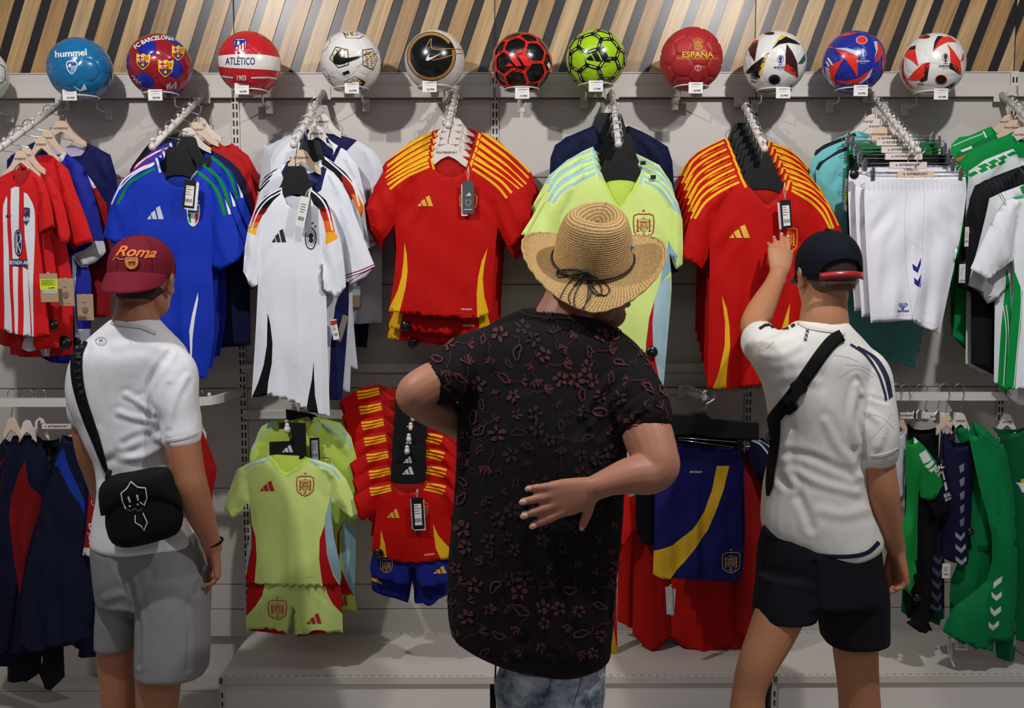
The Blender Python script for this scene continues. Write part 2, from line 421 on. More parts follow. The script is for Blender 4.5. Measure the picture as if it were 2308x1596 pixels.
# plinths
DP = .44; ZP = .19
for i, (a, b) in enumerate(((-1, 0), (0, 1), (1, 2), (2, 3))):
    t = empty('display_plinth', ((a+b)/2, -DP/2, 0), ['low white plinth under the lime baby kits', 'low white plinth behind the man in the straw hat', 'low white plinth under the green jackets', 'low white plinth past the right edge'][i], 'plinth', 'low white plinths along the wall')
    MB().box(a+.003, b-.003, -DP, -.0, ZP-.03, ZP).build('shelf_top', PLINTH, t, bevel=.002)
    MB().box(a+.02, b-.02, -DP+.012, -.02, 0, ZP-.03).build('kick_board', KICK, t)
    m = MB(); x = a+.02
    while x < b-.03: m.box(x, x+.012, -DP+.006, -DP+.009, ZP, ZP+.0004); x += .028
    m.build('front_slots', BLACK, t)['kind'] = 'stuff'
    m = MB(); x = a+.02
    while x < b-.03: m.box(x, x+.012, -.022, -.019, ZP, ZP+.0004); x += .028
    m.build('back_slots', BLACK, t)['kind'] = 'stuff'
    m = MB(); z = .01
    m.box(a+.0035, a+.02, -DP+.006, -DP+.022, 0, ZP-.03); m.cur = 1
    while z < ZP-.06: m.box(a+.009, a+.014, -DP+.0045, -DP+.0065, z, z+.02); z += .033
    m.build('corner_post', [WHITE, BLACK], t)
    MB().tube([(a+.006, -DP-.002, ZP-.002), (a+.006, -DP-.004, ZP-.022), (a+.014, -DP-.004, ZP-.022), (a+.014, -DP-.002, ZP-.002)], .002, 6).build('clip', BLACK, t)
# ------------------------------------------------------------ balls on ring holders
phi = (1+5**.5)/2
_ico = np.array([(s1*a, s2*b, c) for a, b, c in [(0, 1, phi)] for s1 in (1,) for s2 in (1, -1)]+[(0, s, -phi) for s in (1, -1)]+[(s, t*phi, 0) for s in (1, -1) for t in (1, -1)]+[(s*phi, 0, t) for s in (1, -1) for t in (1, -1)], float)
_ico /= np.linalg.norm(_ico, axis=1)[:, None]
def trunc_ico():
    V = _ico; N = 12; ed = min(np.linalg.norm(V[i]-V[j]) for i in range(N) for j in range(i))
    adj = [[j for j in range(N) if j != i and abs(np.linalg.norm(V[i]-V[j])-ed) < .01] for i in range(N)]
    faces = []
    for i in range(N):
        a = V[i]; nb = adj[i]; x = V[nb[0]]-a*(a@V[nb[0]]); x /= np.linalg.norm(x); y = np.cross(a, x)
        nb = sorted(nb, key=lambda j: math.atan2(V[j]@y, V[j]@x))
        faces.append((5, [V[i]*2/3+V[j]/3 for j in nb]))
    for i in range(N):
        for j in adj[i]:
            for k in adj[i]:
                if i < j < k and k in adj[j]:
                    A, B, C = V[i], V[j], V[k]
                    faces.append((6, [A*2/3+B/3, A/3+B*2/3, B*2/3+C/3, B/3+C*2/3, C*2/3+A/3, C/3+A*2/3]))
    return faces
TI = trunc_ico()
def frame_to(c):
    "rotation whose +Z axis looks at the camera from c, X to image right"
    z = CAM-c; z /= np.linalg.norm(z); x = np.cross([0, 0, 1.0], z); x /= np.linalg.norm(x); y = np.cross(z, x)
    return np.stack([x, y, z], 1)
def ball_map(c, rad):
    def fn(V):
        W = []; Nn = []
        for px, py in V:
            d = ray(px, py); oc = CAM-c; b = d@oc; q = b*b-(oc@oc-rad*rad)
            if q < 0:
                p = CAM-d*b-c; p = p/np.linalg.norm(p)
            else: p = (CAM+d*(-b-math.sqrt(q))-c)/rad
            W.append(c+p*rad); Nn.append(p)
        return np.array(W), np.array(Nn)
    return fn
RB = .115
def shiny(name, c, rough=.22): return mat(name, c, rough, bump=.12, bscale=500, coat=.35)
def ball(px, py, r, label, colfn, seam, rot=0, tilt=(0, 0), groove=.0022, nsub=5):
    Y = -.20; c = P(px, py, Y); rad = r*(c-CAM)@_F/FPX
    t = empty('football', c-np.array([0, 0, rad]), label, 'ball', 'footballs along the top of the wall')
    M = frame_to(c) @ np.array(Matrix.Rotation(tilt[0], 3, 'X') @ Matrix.Rotation(tilt[1], 3, 'Y') @ Matrix.Rotation(rot, 3, 'Z'))
    sm = MB(); sm.sphere(c, rad-.0035, 32, 20); sm.build('seams', seam, t, smooth=True)
    for fi, (n, pl) in enumerate(TI):
        if nsub == 0: continue
        cen = sum(pl)/n; vs = []; fs = []; idx = {}
        for k in range(n):
            A, B = pl[k], pl[(k+1) % n]
            for i in range(nsub+1):
                for j in range(i+1):
                    q = cen*(1-i/nsub)+(A*(1-(j/i if i else 0))+B*(j/i if i else 0))*(i/nsub)
                    key = tuple(np.round(q, 5))
                    if key not in idx:
                        e = i/nsub; idx[key] = len(vs); u = q/np.linalg.norm(q)
                        vs.append(c+M@u*(rad-(groove if i == nsub else 0)))
            g = lambda i, j: idx[tuple(np.round(cen*(1-i/nsub)+(A*(1-(j/i if i else 0))+B*(j/i if i else 0))*(i/nsub), 5))]
            for i in range(nsub):
                for j in range(i+1):
                    fs.append((g(i, j), g(i+1, j), g(i+1, j+1)))
                    if j < i: fs.append((g(i, j), g(i+1, j+1), g(i, j+1)))
        # pull the rim in a touch so that a groove is left between panels
        nu = M@(cen/np.linalg.norm(cen))
        if np.cross(vs[fs[0][1]]-vs[fs[0][0]], vs[fs[0][2]]-vs[fs[0][0]])@nu < 0: fs = [f[::-1] for f in fs]
        mesh_obj('panel', vs, fs, colfn(n, fi, nu), t)
    return t, c, rad, ball_map(c, rad)
def ring_holder(px, c, rad, side, price, tx, ty, label):
    rr = .062; zc = c[2]-math.sqrt(rad*rad-(rr-.0025)**2); cx = c[0]
    t = empty('ball_ring_holder', (cx, -.03, zc-.08), label, 'ball holder', 'ring holders under the footballs')
    MB().tube([(cx+rr*math.cos(a), c[1]+rr*math.sin(a), zc-.0035) for a in np.linspace(0, 2*math.pi, 36, endpoint=False)], .0028, 8, True).build('ring', WHITE, t, smooth=True)
    x = cx+side*.03
    MB().tube([(x, c[1]+.058, zc-.004), (x, c[1]+.064, zc-.035), (x, -.034, zc-.035)], .003, 8).build('support_arm', WHITE, t, smooth=True)
    z1 = zc-.035
    MB().box(x-.014, x+.014, -.036, -.030, z1-.025, z1+.022).build('bracket', WHITE, t, bevel=.002)
    yy = c[1]-rr-.006; q = P(tx, ty, yy); hw, hh = .0255, .0195
    MB().box(q[0]-hw, q[0]+hw, yy-.0006, yy, q[2]-hh, q[2]+hh).build('price_label', PAPER, t)
    d = Decal(); red = mat('print_red', (200, 40, 45), .6); blue = mat('print_blue', (35, 50, 130), .6); ink = INK
    d.text('INTER', -.009, -.0125, .0036, red, .02); d.text('SPORT', .006, -.0125, .0036, blue, .02); d.text('CART', .019, -.0125, .003, ink)
    d.text('BALON FUTBOL TALLA', 0, -.004, .002, ink); d.text(price, .004, .0105, .0068, ink, .015)
    d.build('lettering', lambda V: (np.stack([q[0]+V[:, 0], np.full(len(V), yy-.0007), q[2]-V[:, 1]], 1), np.tile([0, -1.0, 0], (len(V), 1))), t, .0003)
    return t
PAPER = mat('paper', (232, 230, 228), .6); INK = mat('ink', (22, 22, 26), .6)
W_ = shiny('ball_white', (228, 225, 222)); K_ = shiny('ball_black', (14, 14, 16)); 
def crest_barca():
    d = Decal(); Yl = shiny('p_yellow', (235, 195, 35)); Rd = shiny('p_red', (190, 25, 35)); Bl = shiny('p_blue', (20, 50, 140)); Wh = W_
    sh = smooth_line([(-1, -1), (-.5, -.8), (0, -1.05), (.5, -.8), (1, -1), (1.02, -.3), (.9, .4), (.45, .85), (0, 1.15), (-.45, .85), (-.9, .4), (-1.02, -.3)], 3, True)
    d.poly(sh, Yl, .3); d.poly([(-.82, -.72), (-.04, -.72), (-.04, -.15), (-.82, -.15)], Wh)
    d.poly([(-.55, -.72), (-.33, -.72), (-.33, -.15), (-.55, -.15)], Rd); d.poly([(-.82, -.53), (-.04, -.53), (-.04, -.34), (-.82, -.34)], Rd)
    for k in range(3): d.poly([(.14+k*.25, -.72), (.26+k*.25, -.72), (.26+k*.25, -.15), (.14+k*.25, -.15)], Rd)
    d.poly([(-.85, .12), (.85, .12), (.7, .5), (.4, .75), (0, .98), (-.4, .75), (-.7, .5)], Bl, .3)
    for x in (-.58, -.1, .38): d.poly([(x, .12), (x+.2, .12), (x+.2, .62), (x, .62)], Rd)
    d.poly(circle(0, .5, .2, 10), Yl); d.text('FCB', 0, -.02, .2, INK, .02, sx=1.7)
    return d
def crest_atm(simple=False):
    d = Decal(); Rd = shiny('p_red', (190, 25, 35)); Bl = shiny('p_blue', (20, 50, 140))
    sh = smooth_line([(-1, -1.1), (0, -1.2), (1, -1.1), (1, .3), (.7, .8), (0, 1.3), (-.7, .8), (-1, .3)], 3, True)
    d.poly(sh, Bl, .4); d.poly([(x*.86, y*.88) for x, y in sh], W_, .4)
    for k in range(3): d.poly([(-.45+k*.5, .95-k*.05-(.1 if k != 1 else -.1)), (-.22+k*.5, 1.0-(.1 if k != 1 else -.1)), (-.2+k*.5, -.1-k*.35), (-.45+k*.5, .05-k*.35)], Rd)
    d.poly([(-.86, -.95), (.86, -.98), (.86, -.75), (-.86, .45)], Bl); d.poly([(-.5, -.75), (-.15, -.75), (-.1, -.2), (-.5, 0)], W_)
    return d
def crest_spain(c, c2=None):
    "shield with crown, two pillars and quarters, drawn in line"
    d = Decal(); w_ = .07
    sh = smooth_line([(-1, -1.15), (0, -1.3), (1, -1.15), (1, .4), (.85, .85), (0, 1.4), (-.85, .85), (-1, .4)], 2, True)
    if c2: d.poly(sh, c2, .4)
    d.line(sh, .11, c, True)
    for s in (-1, 1):
        d.poly([(s*.62-.07, -.45), (s*.62+.07, -.45), (s*.62+.07, .5), (s*.62-.07, .5)], c); d.poly([(s*.62-.15, .5), (s*.62+.15, .5), (s*.62+.15, .62), (s*.62-.15, .62)], c)
        d.poly([(s*.62-.15, -.55), (s*.62+.15, -.55), (s*.62+.1, -.43), (s*.62-.1, -.43)], c); d.poly(circle(s*.62, -.68, .09, 8), c); d.line([(s*.8, -.1), (s*.45, .2)], .06, c)
    d.line([(-.38, -.35), (.38, -.35), (.38, .35), (.2, .58), (0, .66), (-.2, .58), (-.38, .35)], .06, c, True)
    d.line([(0, -.35), (0, .62)], .04, c); d.line([(-.38, .08), (.38, .08)], .05, c)
    d.poly([(-.29, -.1), (-.29, -.27), (-.2, -.18), (-.12, -.27), (-.1, -.02), (-.27, -.02)], c); d.poly([(.1, -.05), (.2, -.27), (.3, -.15), (.25, -.02)], c)
    for x in (-.27, -.15): d.line([(x, .14), (x, .45)], .05, c)
    for x in (.12, .22, .31): d.line([(x, .14), (x, .42)], .03, c)
    d.line([(-.38, -.45), (.38, -.45)], .09, c)
    for x in (-.34, -.12, .12, .34): d.line([(x, -.45), (x*1.15, -.68), (x*.5, -.85)], .05, c)
    d.poly(circle(0, -.9, .07, 8), c); d.line(circle(0, .98, .17, 14), .05, c, True); d.line([(-.15, .98), (.15, .98)], .04, c); d.line([(0, .83), (0, 1.13)], .04, c)
    for s in (-1, 1): d.poly(circle(s*.5, .92, .07, 6), c)
    st = [(.19*math.sin(i*math.pi/5)*(1 if i % 2 == 0 else .42), -1.68-.19*math.cos(i*math.pi/5)*(1 if i % 2 == 0 else .42)) for i in range(10)]
    d.poly(st, c, .5)
    return d
def three_bars(c):
    d = Decal()
    d.poly([(-1, .62), (-.72, .42), (-.58, .62)], c); d.poly([(-.62, .28), (-.3, .1), (.03, .62), (-.42, .62)], c); d.poly([(-.18, -.1), (.18, -.32), (.72, .62), (.22, .62)], c)
    d.v = [(x*.9+.1, y) for x, y in d.v]
    return d
def adi_logo(c):
    "three rising slanted bars"
    d = Decal()
    d.poly([(-1, .6), (-.62, .34), (-.47, .6)], c); d.poly([(-.5, .05), (-.1, -.2), (.28, .6), (-.28, .6)], c)
    d.poly([(.05, -.45), (.45, -.7), (1.0, .6), (.45, .6)], c)
    return d
def swoosh_pts(): return smooth_line([(-.98, .28), (-.93, -.05), (-.72, -.38), (-.55, -.5), (-.62, -.28), (-.6, -.05), (-.42, .03), (-.1, .02), (.4, -.1), (1, -.3), (.4, .02), (-.1, .24), (-.55, .42), (-.8, .43)], 3, True)
def hex_chev(c):
    d = Decal(); return d
balls = {}
# 1 blue ball
BLs = shiny('ball_azure', (24, 112, 166)); BLd = mat('seam_blue', (16, 60, 120), .4); WPr = mat('print_white', (226, 232, 238), .4)
t, c, r_, fn = ball(181, 157, 70, 'glossy azure football with white shield and hummel lettering', lambda n, i, u: BLs, BLd, rot=.35, tilt=(.12, -.1))
d = Decal(); d.text('hummel', 160, 121, 14, WPr, .028, ang=-.07, sx=1.12); d.build('lettering', fn, t, .0012, 7)
d = Decal(); sh = smooth_line([(-1, -.9), (0, -1.2), (1, -.9), (.9, .2), (.45, .85), (0, 1.2), (-.45, .85), (-.9, .2)], 3, True)
d.line(sh, .2, WPr, True); d.line([(-.9, -.1), (.9, -.25)], .12, WPr)
for k in range(4): d.line([(-.1+k*.25, -.1), (-.1+k*.25, .95-k*.2)], .1, WPr)
d.poly([(-.7, -.2), (-.55, -.7), (-.1, -.6), (-.2, -.2)], WPr); d.moved(11, 162, 152, 12).build('crest', fn, t, .0012, 7)
d = Decal(); d.poly([(164, 193), (182, 202), (190, 188), (196, 201), (180, 206)], WPr, 6); d.poly([(172, 211), (205, 214), (195, 221), (180, 220)], WPr, 6); d.build('chevron', fn, t, .0012, 7)
balls['b1'] = (181, c, r_)
# 2 red and blue ball
BR = shiny('ball_crimson', (150, 22, 38)); BB = shiny('ball_royal', (25, 40, 150))
t, c, r_, fn = ball(360, 149, 70.5, 'metallic crimson football with blue pentagons and yellow crests', lambda n, i, u: BB if n == 5 else BR, mat('seam_red', (90, 15, 25), .4), rot=.95, tilt=(-.28, .06))
for x, y, s in ((323, 138, 15), (373, 153, 16.5), (401, 119, 14)): crest_barca().moved(s, x, y, s*1.1, .05).build('crest', fn, t, .0012, 7)
d = Decal(); d.text('FC BARCELONA', 345, 88, 9, WPr, .03, arc=95, ang=-.22); d.build('lettering', fn, t, .0012, 7)
d = Decal()
for pts in ([(375, 198), (379, 187), (376, 202), (384, 186), (381, 201), (389, 191), (386, 199), (396, 184), (393, 200), (398, 190)], [(297, 170), (305, 175), (301, 180), (310, 179), (308, 186), (316, 184), (317, 190)]):
    d.line(smooth_line(pts, 3), 1.3, WPr)
d.build('signature', fn, t, .0012, 7); balls['b2'] = (360, c, r_)
# 3 red with white band
A3r = shiny('ball_red', (196, 32, 40))
t, c, r_, fn = ball(562, 143, 70, 'red football with white band lettered ATLÉTICO and 1903', lambda n, i, u: A3r, mat('seam_red2', (120, 20, 25), .4), rot=.2, tilt=(.3, 0), groove=.0016)
d = Decal(); d.poly([(491.8, 126), (520, 123), (560, 122), (600, 124), (631, 130), (631, 160), (600, 157), (560, 155), (520, 153), (493.5, 150)], W_, 6)
nv = mat('print_navy', (38, 34, 92), .5); d.text('ATLÉTICO', 542, 139, 16, nv, .02, sx=.62)
d.text('1903', 544, 176, 11, W_, .03, sx=.75); d.line([(497, 171), (526, 175)], 3.6, W_, step=5); d.line([(566, 175), (605, 174), (624, 177)], 3.6, W_, step=5)
d.build('lettering', fn, t, .0012, 7); crest_atm().moved(13.5, 542, 103, 12.5).build('crest', fn, t, .0012, 7); balls['b3'] = (562, c, r_)
# 4 white with gold patches
GO = shiny('ball_gold', (172, 128, 62))
t, c, r_, fn = ball(790.5, 140, 68, 'white football with gold patches and black curved tick', lambda n, i, u: W_, mat('seam_grey', (175, 172, 170), .4), rot=.1, tilt=(.1, .2), groove=.0012)
def patch(pl, w=1.2):
    d = Decal(); P_ = np.array(pl); q = random.Random(int(P_[0][0])); lo, hi = P_.min(0), P_.max(0)
    d.poly([tuple(x) for x in (P_-P_.mean(0))*1.03+P_.mean(0)], K_, 6); d.poly([tuple(x) for x in (P_-P_.mean(0))*.93+P_.mean(0)], W_, 6)
    y = lo[1]+3
    while y < hi[1]-3:
        x = lo[0]+3+q.random()*3
        while x < hi[0]-6:
            L = 5+q.random()*7; pts = [(x, y), (x+L*.4, y-2.6), (x+L, y-1.5), (x+L*.8, y+2), (x+L*.3, y+1.4)]
            if inside(pts, pl).all(): d.poly(pts, GO)
            x += L+1
        y += 5
    d.build('gold_patch', fn, t, .0006, 7)
patch([(757, 106), (784, 112), (786, 146), (763, 153), (743, 132)]); patch([(817, 113), (839, 110), (851, 133), (840, 158), (818, 147)])
patch([(773, 73), (800, 72), (820, 82), (808, 87), (780, 86)]); patch([(727, 152), (735, 158), (750, 190), (741, 184), (728, 165)]); patch([(776, 184), (800, 172), (822, 184), (815, 200), (780, 198)]); patch([(726, 118), (742, 88), (745, 92), (734, 112)])
d = Decal(); d.poly([(x*43+794, y*38+129) for x, y in swoosh_pts()], K_, 5); d.line([(773, 166), (787, 161)], 6.5, K_); d.line([(804, 152), (850, 118)], .9, K_, step=6); d.line([(733, 171), (756, 173)], .9, K_); d.poly([(808, 175), (824, 184), (812, 202), (806, 199), (816, 186)], K_)
d.build('curved_tick', fn, t, .0022, 7); balls['b4'] = (790, c, r_)
# 5 white with big black disc
SPK = tint_mat('speckled_white', (226, 222, 218), (205, 198, 192), .25, 250, .3)
t, c, r_, fn = ball(980, 137.5, 67.5, 'speckled white football with large black disc ringed in gold', lambda n, i, u: SPK, mat('seam_grey', (175, 172, 170), .4), groove=.0008)
d = Decal(); d.poly(circle(972, 127, 55, 40, 55), K_, 6); 
d.line([(972+50*math.cos(a), 127+50*math.sin(a)) for a in np.linspace(-.28, 5.65, 60)], 6, GO)
d.text('PHANTOM PITCH', 932, 154, 3.2, W_, ang=1.0); d.line(smooth_line([(958, 121), (962, 104), (972, 88), (972, 104), (980, 112), (1010, 110), (1040, 112), (1043, 118)], 5), 1.8, GO); d.line(smooth_line([(974, 136), (1000, 130), (1030, 121), (1044, 121)], 5), 1.8, GO)
for k in range(60):
    q = random.Random(k); a = q.uniform(-1.2, 1.9); rr = q.uniform(57, 66); 
    if 1: d.poly(circle(980+rr*math.cos(a)*.98, 137+rr*math.sin(a), .7, 5), GO)
d.build('black_disc', fn, t, .0012, 7)
d = Decal(); d.poly([(x*19+979, y*14+127-x*5) for x, y in swoosh_pts()], W_); d.build('curved_tick', fn, t, .003, 7); balls['b5'] = (980, c, r_)
def star_lines(cx, cy, r, m, w, rot, gap=True):
    "network of double lines between the vertices of a rotated icosahedral net, drawn in photo pixels"
    d = Decal(); q = np.array(Matrix.Rotation(rot[0], 3, 'X') @ Matrix.Rotation(rot[1], 3, 'Y') @ Matrix.Rotation(rot[2], 3, 'Z'))
    V = []
    for n, pl in TI:
        pass
    seen = set()
    for n, pl in TI:
        for k in range(n):
            a, b = q@(pl[k]/np.linalg.norm(pl[k])), q@(pl[(k+1) % n]/np.linalg.norm(pl[(k+1) % n]))
            key = tuple(sorted([tuple(np.round(a, 3)), tuple(np.round(b, 3))]))
            if key in seen: continue
            seen.add(key)
            if min(a[2], b[2]) < .12: continue
            pts = []
            for t_ in np.linspace(0, 1, 5):
                p = a*(1-t_)+b*t_; p /= np.linalg.norm(p); pts.append((cx+p[0]*r*.985, cy-p[1]*r*.985))
            m_ = ((a+b)/2); m_ /= np.linalg.norm(m_)
            d.line(pts, w*(.45+.55*m_[2]), m)
            if gap: d.line([tuple(np.array(pts[0])*.8+np.array(pts[-1])*.2)]+[pts[2]]+[tuple(np.array(pts[0])*.2+np.array(pts[-1])*.8)], w*.32*(.4+.6*m_[2]), gap)
    return d
AR = shiny('ball_signal', (228, 38, 28)); 
t, c, r_, fn = ball(1176, 142.5, 67, 'black football with bright red star lines and three-bar mark', lambda n, i, u: K_, K_, groove=.0006)
star_lines(1176, 142.5, 67, AR, 6.5, (.5, .15, .3), K_).build('star_line', fn, t, .0012, 7)
d = Decal(); d.poly(circle(1167, 131, 30, 20), K_, 8); d.build('black_disc', fn, t, .0016, 7)
lg = adi_logo(AR).moved(29, 1165, 131, 25, .0)
d = Decal(); d.poly([(1139, 149), (1149, 141), (1158, 149)], AR); d.poly([(1150, 132), (1160, 124), (1176, 148), (1163, 149)], AR); d.poly([(1163, 117), (1175, 111), (1196, 148), (1182, 148)], AR)
d.build('three_bars', fn, t, .003, 7)
d = Decal(); d.poly([(1231, 146), (1235, 140), (1243, 155), (1240, 163)], PAPER); d.build('sticker', fn, t, .003, 7); balls['b6'] = (1176, c, r_)
LM = shiny('ball_lime', (165, 212, 30))
t, c, r_, fn = ball(1343, 134, 66.5, 'lime green football with black and white star lines', lambda n, i, u: LM, LM, groove=.0010, rot=.3)
star_lines(1343, 134, 66.5, K_, 8, (.5, .15, .3), W_).build('star_line', fn, t, .0012, 7)
d = Decal(); d.poly(circle(1347, 123, 30, 20), LM, 8); d.build('lime_disc', fn, t, .0016, 7)
d = Decal(); d.poly([(1321, 133), (1332, 124), (1340, 137), (1328, 136)], K_); d.poly([(1334, 121), (1344, 115), (1356, 139), (1343, 138)], K_); d.poly([(1347, 112), (1360, 104), (1375, 140), (1360, 140)], K_)
d.build('three_bars', fn, t, .003, 7); balls['b7'] = (1343, c, r_)
# 8
ER = mat('ball_brick', (172, 34, 40), .5, bump=.25, bscale=700); 
t, c, r_, fn = ball(1558, 134, 70, 'matt red football with yellow ESPAÑA lettering', lambda n, i, u: ER, mat('seam_red3', (100, 18, 24), .6), rot=.52, tilt=(.02, 0), groove=.004)
YE = mat('print_gold', (222, 178, 40), .5)
d = Decal(); d.text('ESPAÑA', 1572, 124, 12, YE, .025, sx=1.12); d.text('SELECCIÓN ESPAÑOLA DE FÚTBOL', 1572, 132.5, 4.2, YE, .0, sx=.98); d.build('lettering', fn, t, .0025, 7)
crest_spain(YE).moved(8.5, 1573, 101, 9).build('crest', fn, t, .0025, 7)
d = Decal(); d.line(circle(1573, 153, 6.5, 20), 1, WPr, True); d.text('RF', 1573, 150.5, 3.2, WPr); d.text('EF', 1573, 156, 3.2, WPr); d.build('round_mark', fn, t, .0025, 7); balls['b8'] = (1558, c, r_)
def euro(px, py, r, base, label, polys, dots, trophy, tc, extra=None):
    t, c, r_, fn = ball(px, py, r, label, lambda n, i, u: base, mat('seam_grey', (175, 172, 170), .4) if base is W_ else mat('seam_dkblue', (15, 25, 90), .4), rot=.4, tilt=(.2, .3), groove=.0012)
    for pl, m in polys: d = Decal(); d.poly(pl, m, 5); d.build('colour_panel', fn, t, .0012, 7)
    for (x, y, a, b, m, rim) in dots:
        d = Decal(); d.poly(circle(x, y, a, 24, b), rim, 5); d.poly(circle(x, y, a*.85, 24, b*.85), m, 5); d.build('round_panel', fn, t, .0012, 7)
    x, y = trophy; d = Decal(); d.poly(circle(x, y-4, 4, 12, 6), tc); d.poly([(x-1.5, y+1), (x+1.5, y+1), (x+2.5, y+6), (x-2.5, y+6)], tc); d.line(circle(x, y-2, 7, 18, 9), .8, tc, True)
    d.text('UEFA', x, y+11, 3, tc, .02); d.text('EURO2024', x, y+17, 4.2, tc, .03, sx=1.05); d.text('GERMANY', x, y+22, 2, tc); d.build('lettering', fn, t, .0012, 7)
    return t, c, r_, fn
C4 = lambda L: [(1648+x/3.47, y/3.47) for x, y in L]
blk = shiny('ball_tarblack', (24, 20, 18)); yel = shiny('p_yellow', (235, 175, 35)); rd = shiny('p_flame', (226, 52, 34)); grn = shiny('p_green', (20, 90, 50)); pur = shiny('p_plum', (58, 26, 34)); pb = shiny('p_blue2', (30, 60, 150))
t, c, r_, fn = euro(1746, 141.5, 69.5, W_, 'white football with black, yellow and red triangles and dark dot', [
    (C4([(315, 385), (350, 320), (395, 272), (440, 285), (385, 300), (335, 350)]), yel), (C4([(318, 385), (370, 320), (430, 288), (500, 318), (540, 352), (450, 335), (380, 345)]), blk),
    (C4([(433, 345), (480, 410), (515, 490), (525, 610), (470, 555), (425, 500), (425, 430)]), pur), (C4([(425, 492), (480, 530), (525, 610), (460, 570), (413, 545)]), rd),
    (C4([(105, 575), (165, 510), (298, 408), (255, 500), (220, 570), (150, 575)]), blk), (C4([(298, 410), (272, 470), (240, 560), (236, 597), (215, 560), (235, 500)]), yel),
    (C4([(135, 385), (165, 340), (215, 312), (200, 390), (186, 482), (150, 430)]), pur), (C4([(165, 335), (190, 315), (214, 312), (205, 345), (180, 345)]), rd),
    (C4([(572, 420), (578, 470), (560, 495), (520, 500), (550, 455)]), grn), (C4([(445, 690), (462, 662), (478, 660), (465, 690)]), pb), (C4([(215, 705), (300, 715), (380, 700), (330, 728), (250, 725)]), shiny('p_grn2', (40, 150, 70))),
    (C4([(150, 590), (180, 560), (215, 575), (230, 612), (190, 605)]), blk)],
    [(1745.5, 179, 13.5, 11.5, K_, pb), (1734, 75.5, 12, 3.5, K_, K_)], (1759, 135), pb)
d = Decal(); d.text('adidas', 1700, 176, 4.5, INK, .03, ang=.2); d.text('2024', 1699, 184, 4.5, INK, .02, ang=.2); d.build('small_print', fn, t, .0012, 7); balls['b9'] = (1746, c, r_)
lb = shiny('p_silver', (190, 196, 215))
BBb = shiny('ball_royal2', (32, 46, 152))
t, c, r_, fn = euro(1924, 141, 69, BBb, 'royal blue football with red triangles and red dot', [
    (C4([(808, 378), (900, 375), (990, 400), (990, 440), (900, 400)]), lb), (C4([(815, 385), (900, 405), (990, 440), (988, 600), (950, 540), (900, 470)]), rd),
    (C4([(878, 462), (840, 530), (810, 600), (820, 680), (780, 640), (760, 540), (800, 500)]), rd), (C4([(738, 520), (765, 530), (790, 640), (815, 690), (770, 650), (745, 590)]), lb),
    (C4([(818, 625), (900, 632), (1000, 610), (1100, 535), (1050, 610), (990, 650), (900, 660), (850, 650)]), rd), (C4([(1105, 530), (1085, 600), (1020, 650), (990, 655), (1045, 612)]), lb),
    (C4([(1112, 325), (1140, 325), (1145, 390), (1118, 470), (1130, 400)]), lb), (C4([(1142, 328), (1175, 370), (1185, 420), (1150, 470), (1118, 498), (1140, 430)]), rd),
    (C4([(1180, 430), (1192, 440), (1196, 520), (1180, 580), (1178, 500)]), rd), (C4([(850, 285), (900, 262), (1000, 252), (940, 275), (870, 290)]), rd), (C4([(765, 365), (790, 360), (800, 378), (760, 380)]), rd),
    (C4([(752, 460), (765, 450), (800, 505), (785, 510)]), W_), (C4([(740, 485), (752, 478), (775, 515), (762, 525)]), W_)],
    [(1942, 91, 13, 9.5, rd, lb)], (1945, 121), lb)
balls['b10'] = (1924, c, r_)
t, c, r_, fn = euro(2102, 147, 70, W_, 'white football with flame red triangles and speckled black dot', [
    (C4([(1578, 405), (1600, 340), (1645, 292), (1710, 288), (1765, 330), (1690, 330), (1620, 365)]), rd), (C4([(1578, 405), (1590, 330), (1615, 283), (1660, 285), (1620, 330)]), blk),
    (C4([(1688, 342), (1740, 400), (1790, 480), (1800, 560), (1790, 585), (1740, 530), (1712, 480), (1710, 400)]), rd), (C4([(1708, 490), (1750, 505), (1795, 560), (1790, 585), (1740, 550), (1705, 535)]), blk),
    (C4([(1375, 625), (1440, 550), (1500, 500), (1555, 490), (1535, 560), (1500, 610), (1450, 630)]), rd), (C4([(1520, 500), (1556, 488), (1540, 580), (1535, 625), (1495, 640), (1470, 630), (1505, 600)]), blk),
    (C4([(1355, 440), (1375, 395), (1440, 388), (1450, 440), (1465, 520), (1410, 470)]), rd), (C4([(1380, 392), (1410, 365), (1445, 355), (1442, 388)]), blk),
    (C4([(1340, 470), (1358, 455), (1350, 560), (1380, 640), (1440, 700), (1395, 690), (1340, 610)]), rd), (C4([(1810, 410), (1820, 440), (1818, 470), (1795, 480)]), rd),
    (C4([(1665, 690), (1700, 670), (1710, 692)]), K_), (C4([(1705, 665), (1750, 640), (1735, 690), (1715, 695)]), K_)],
    [(2121, 179, 13.5, 11, K_, rd), (2083, 83, 14, 4.5, pur, rd)], (2131, 132), INK)
d = Decal(); d.poly([(2068, 133), (2094, 129), (2096, 140), (2070, 145)], PAPER); d.text('adidas', 2075, 189, 4.5, INK, .03, ang=.1); d.build('sticker', fn, t, .0012, 7); balls['b11'] = (2102, c, r_)
t, c, r_, fn = ball(-52, 168, 66, 'white and green football cut by the left edge', lambda n, i, u: W_, mat('seam_green', (40, 160, 80), .4), rot=.2)
star_lines(-52, 168, 66, shiny('p_grn2', (40, 150, 70)), 3, (.5, .15, .3), None).build('star_line', fn, t, .0012, 7); balls['b0'] = (-52, c, r_)
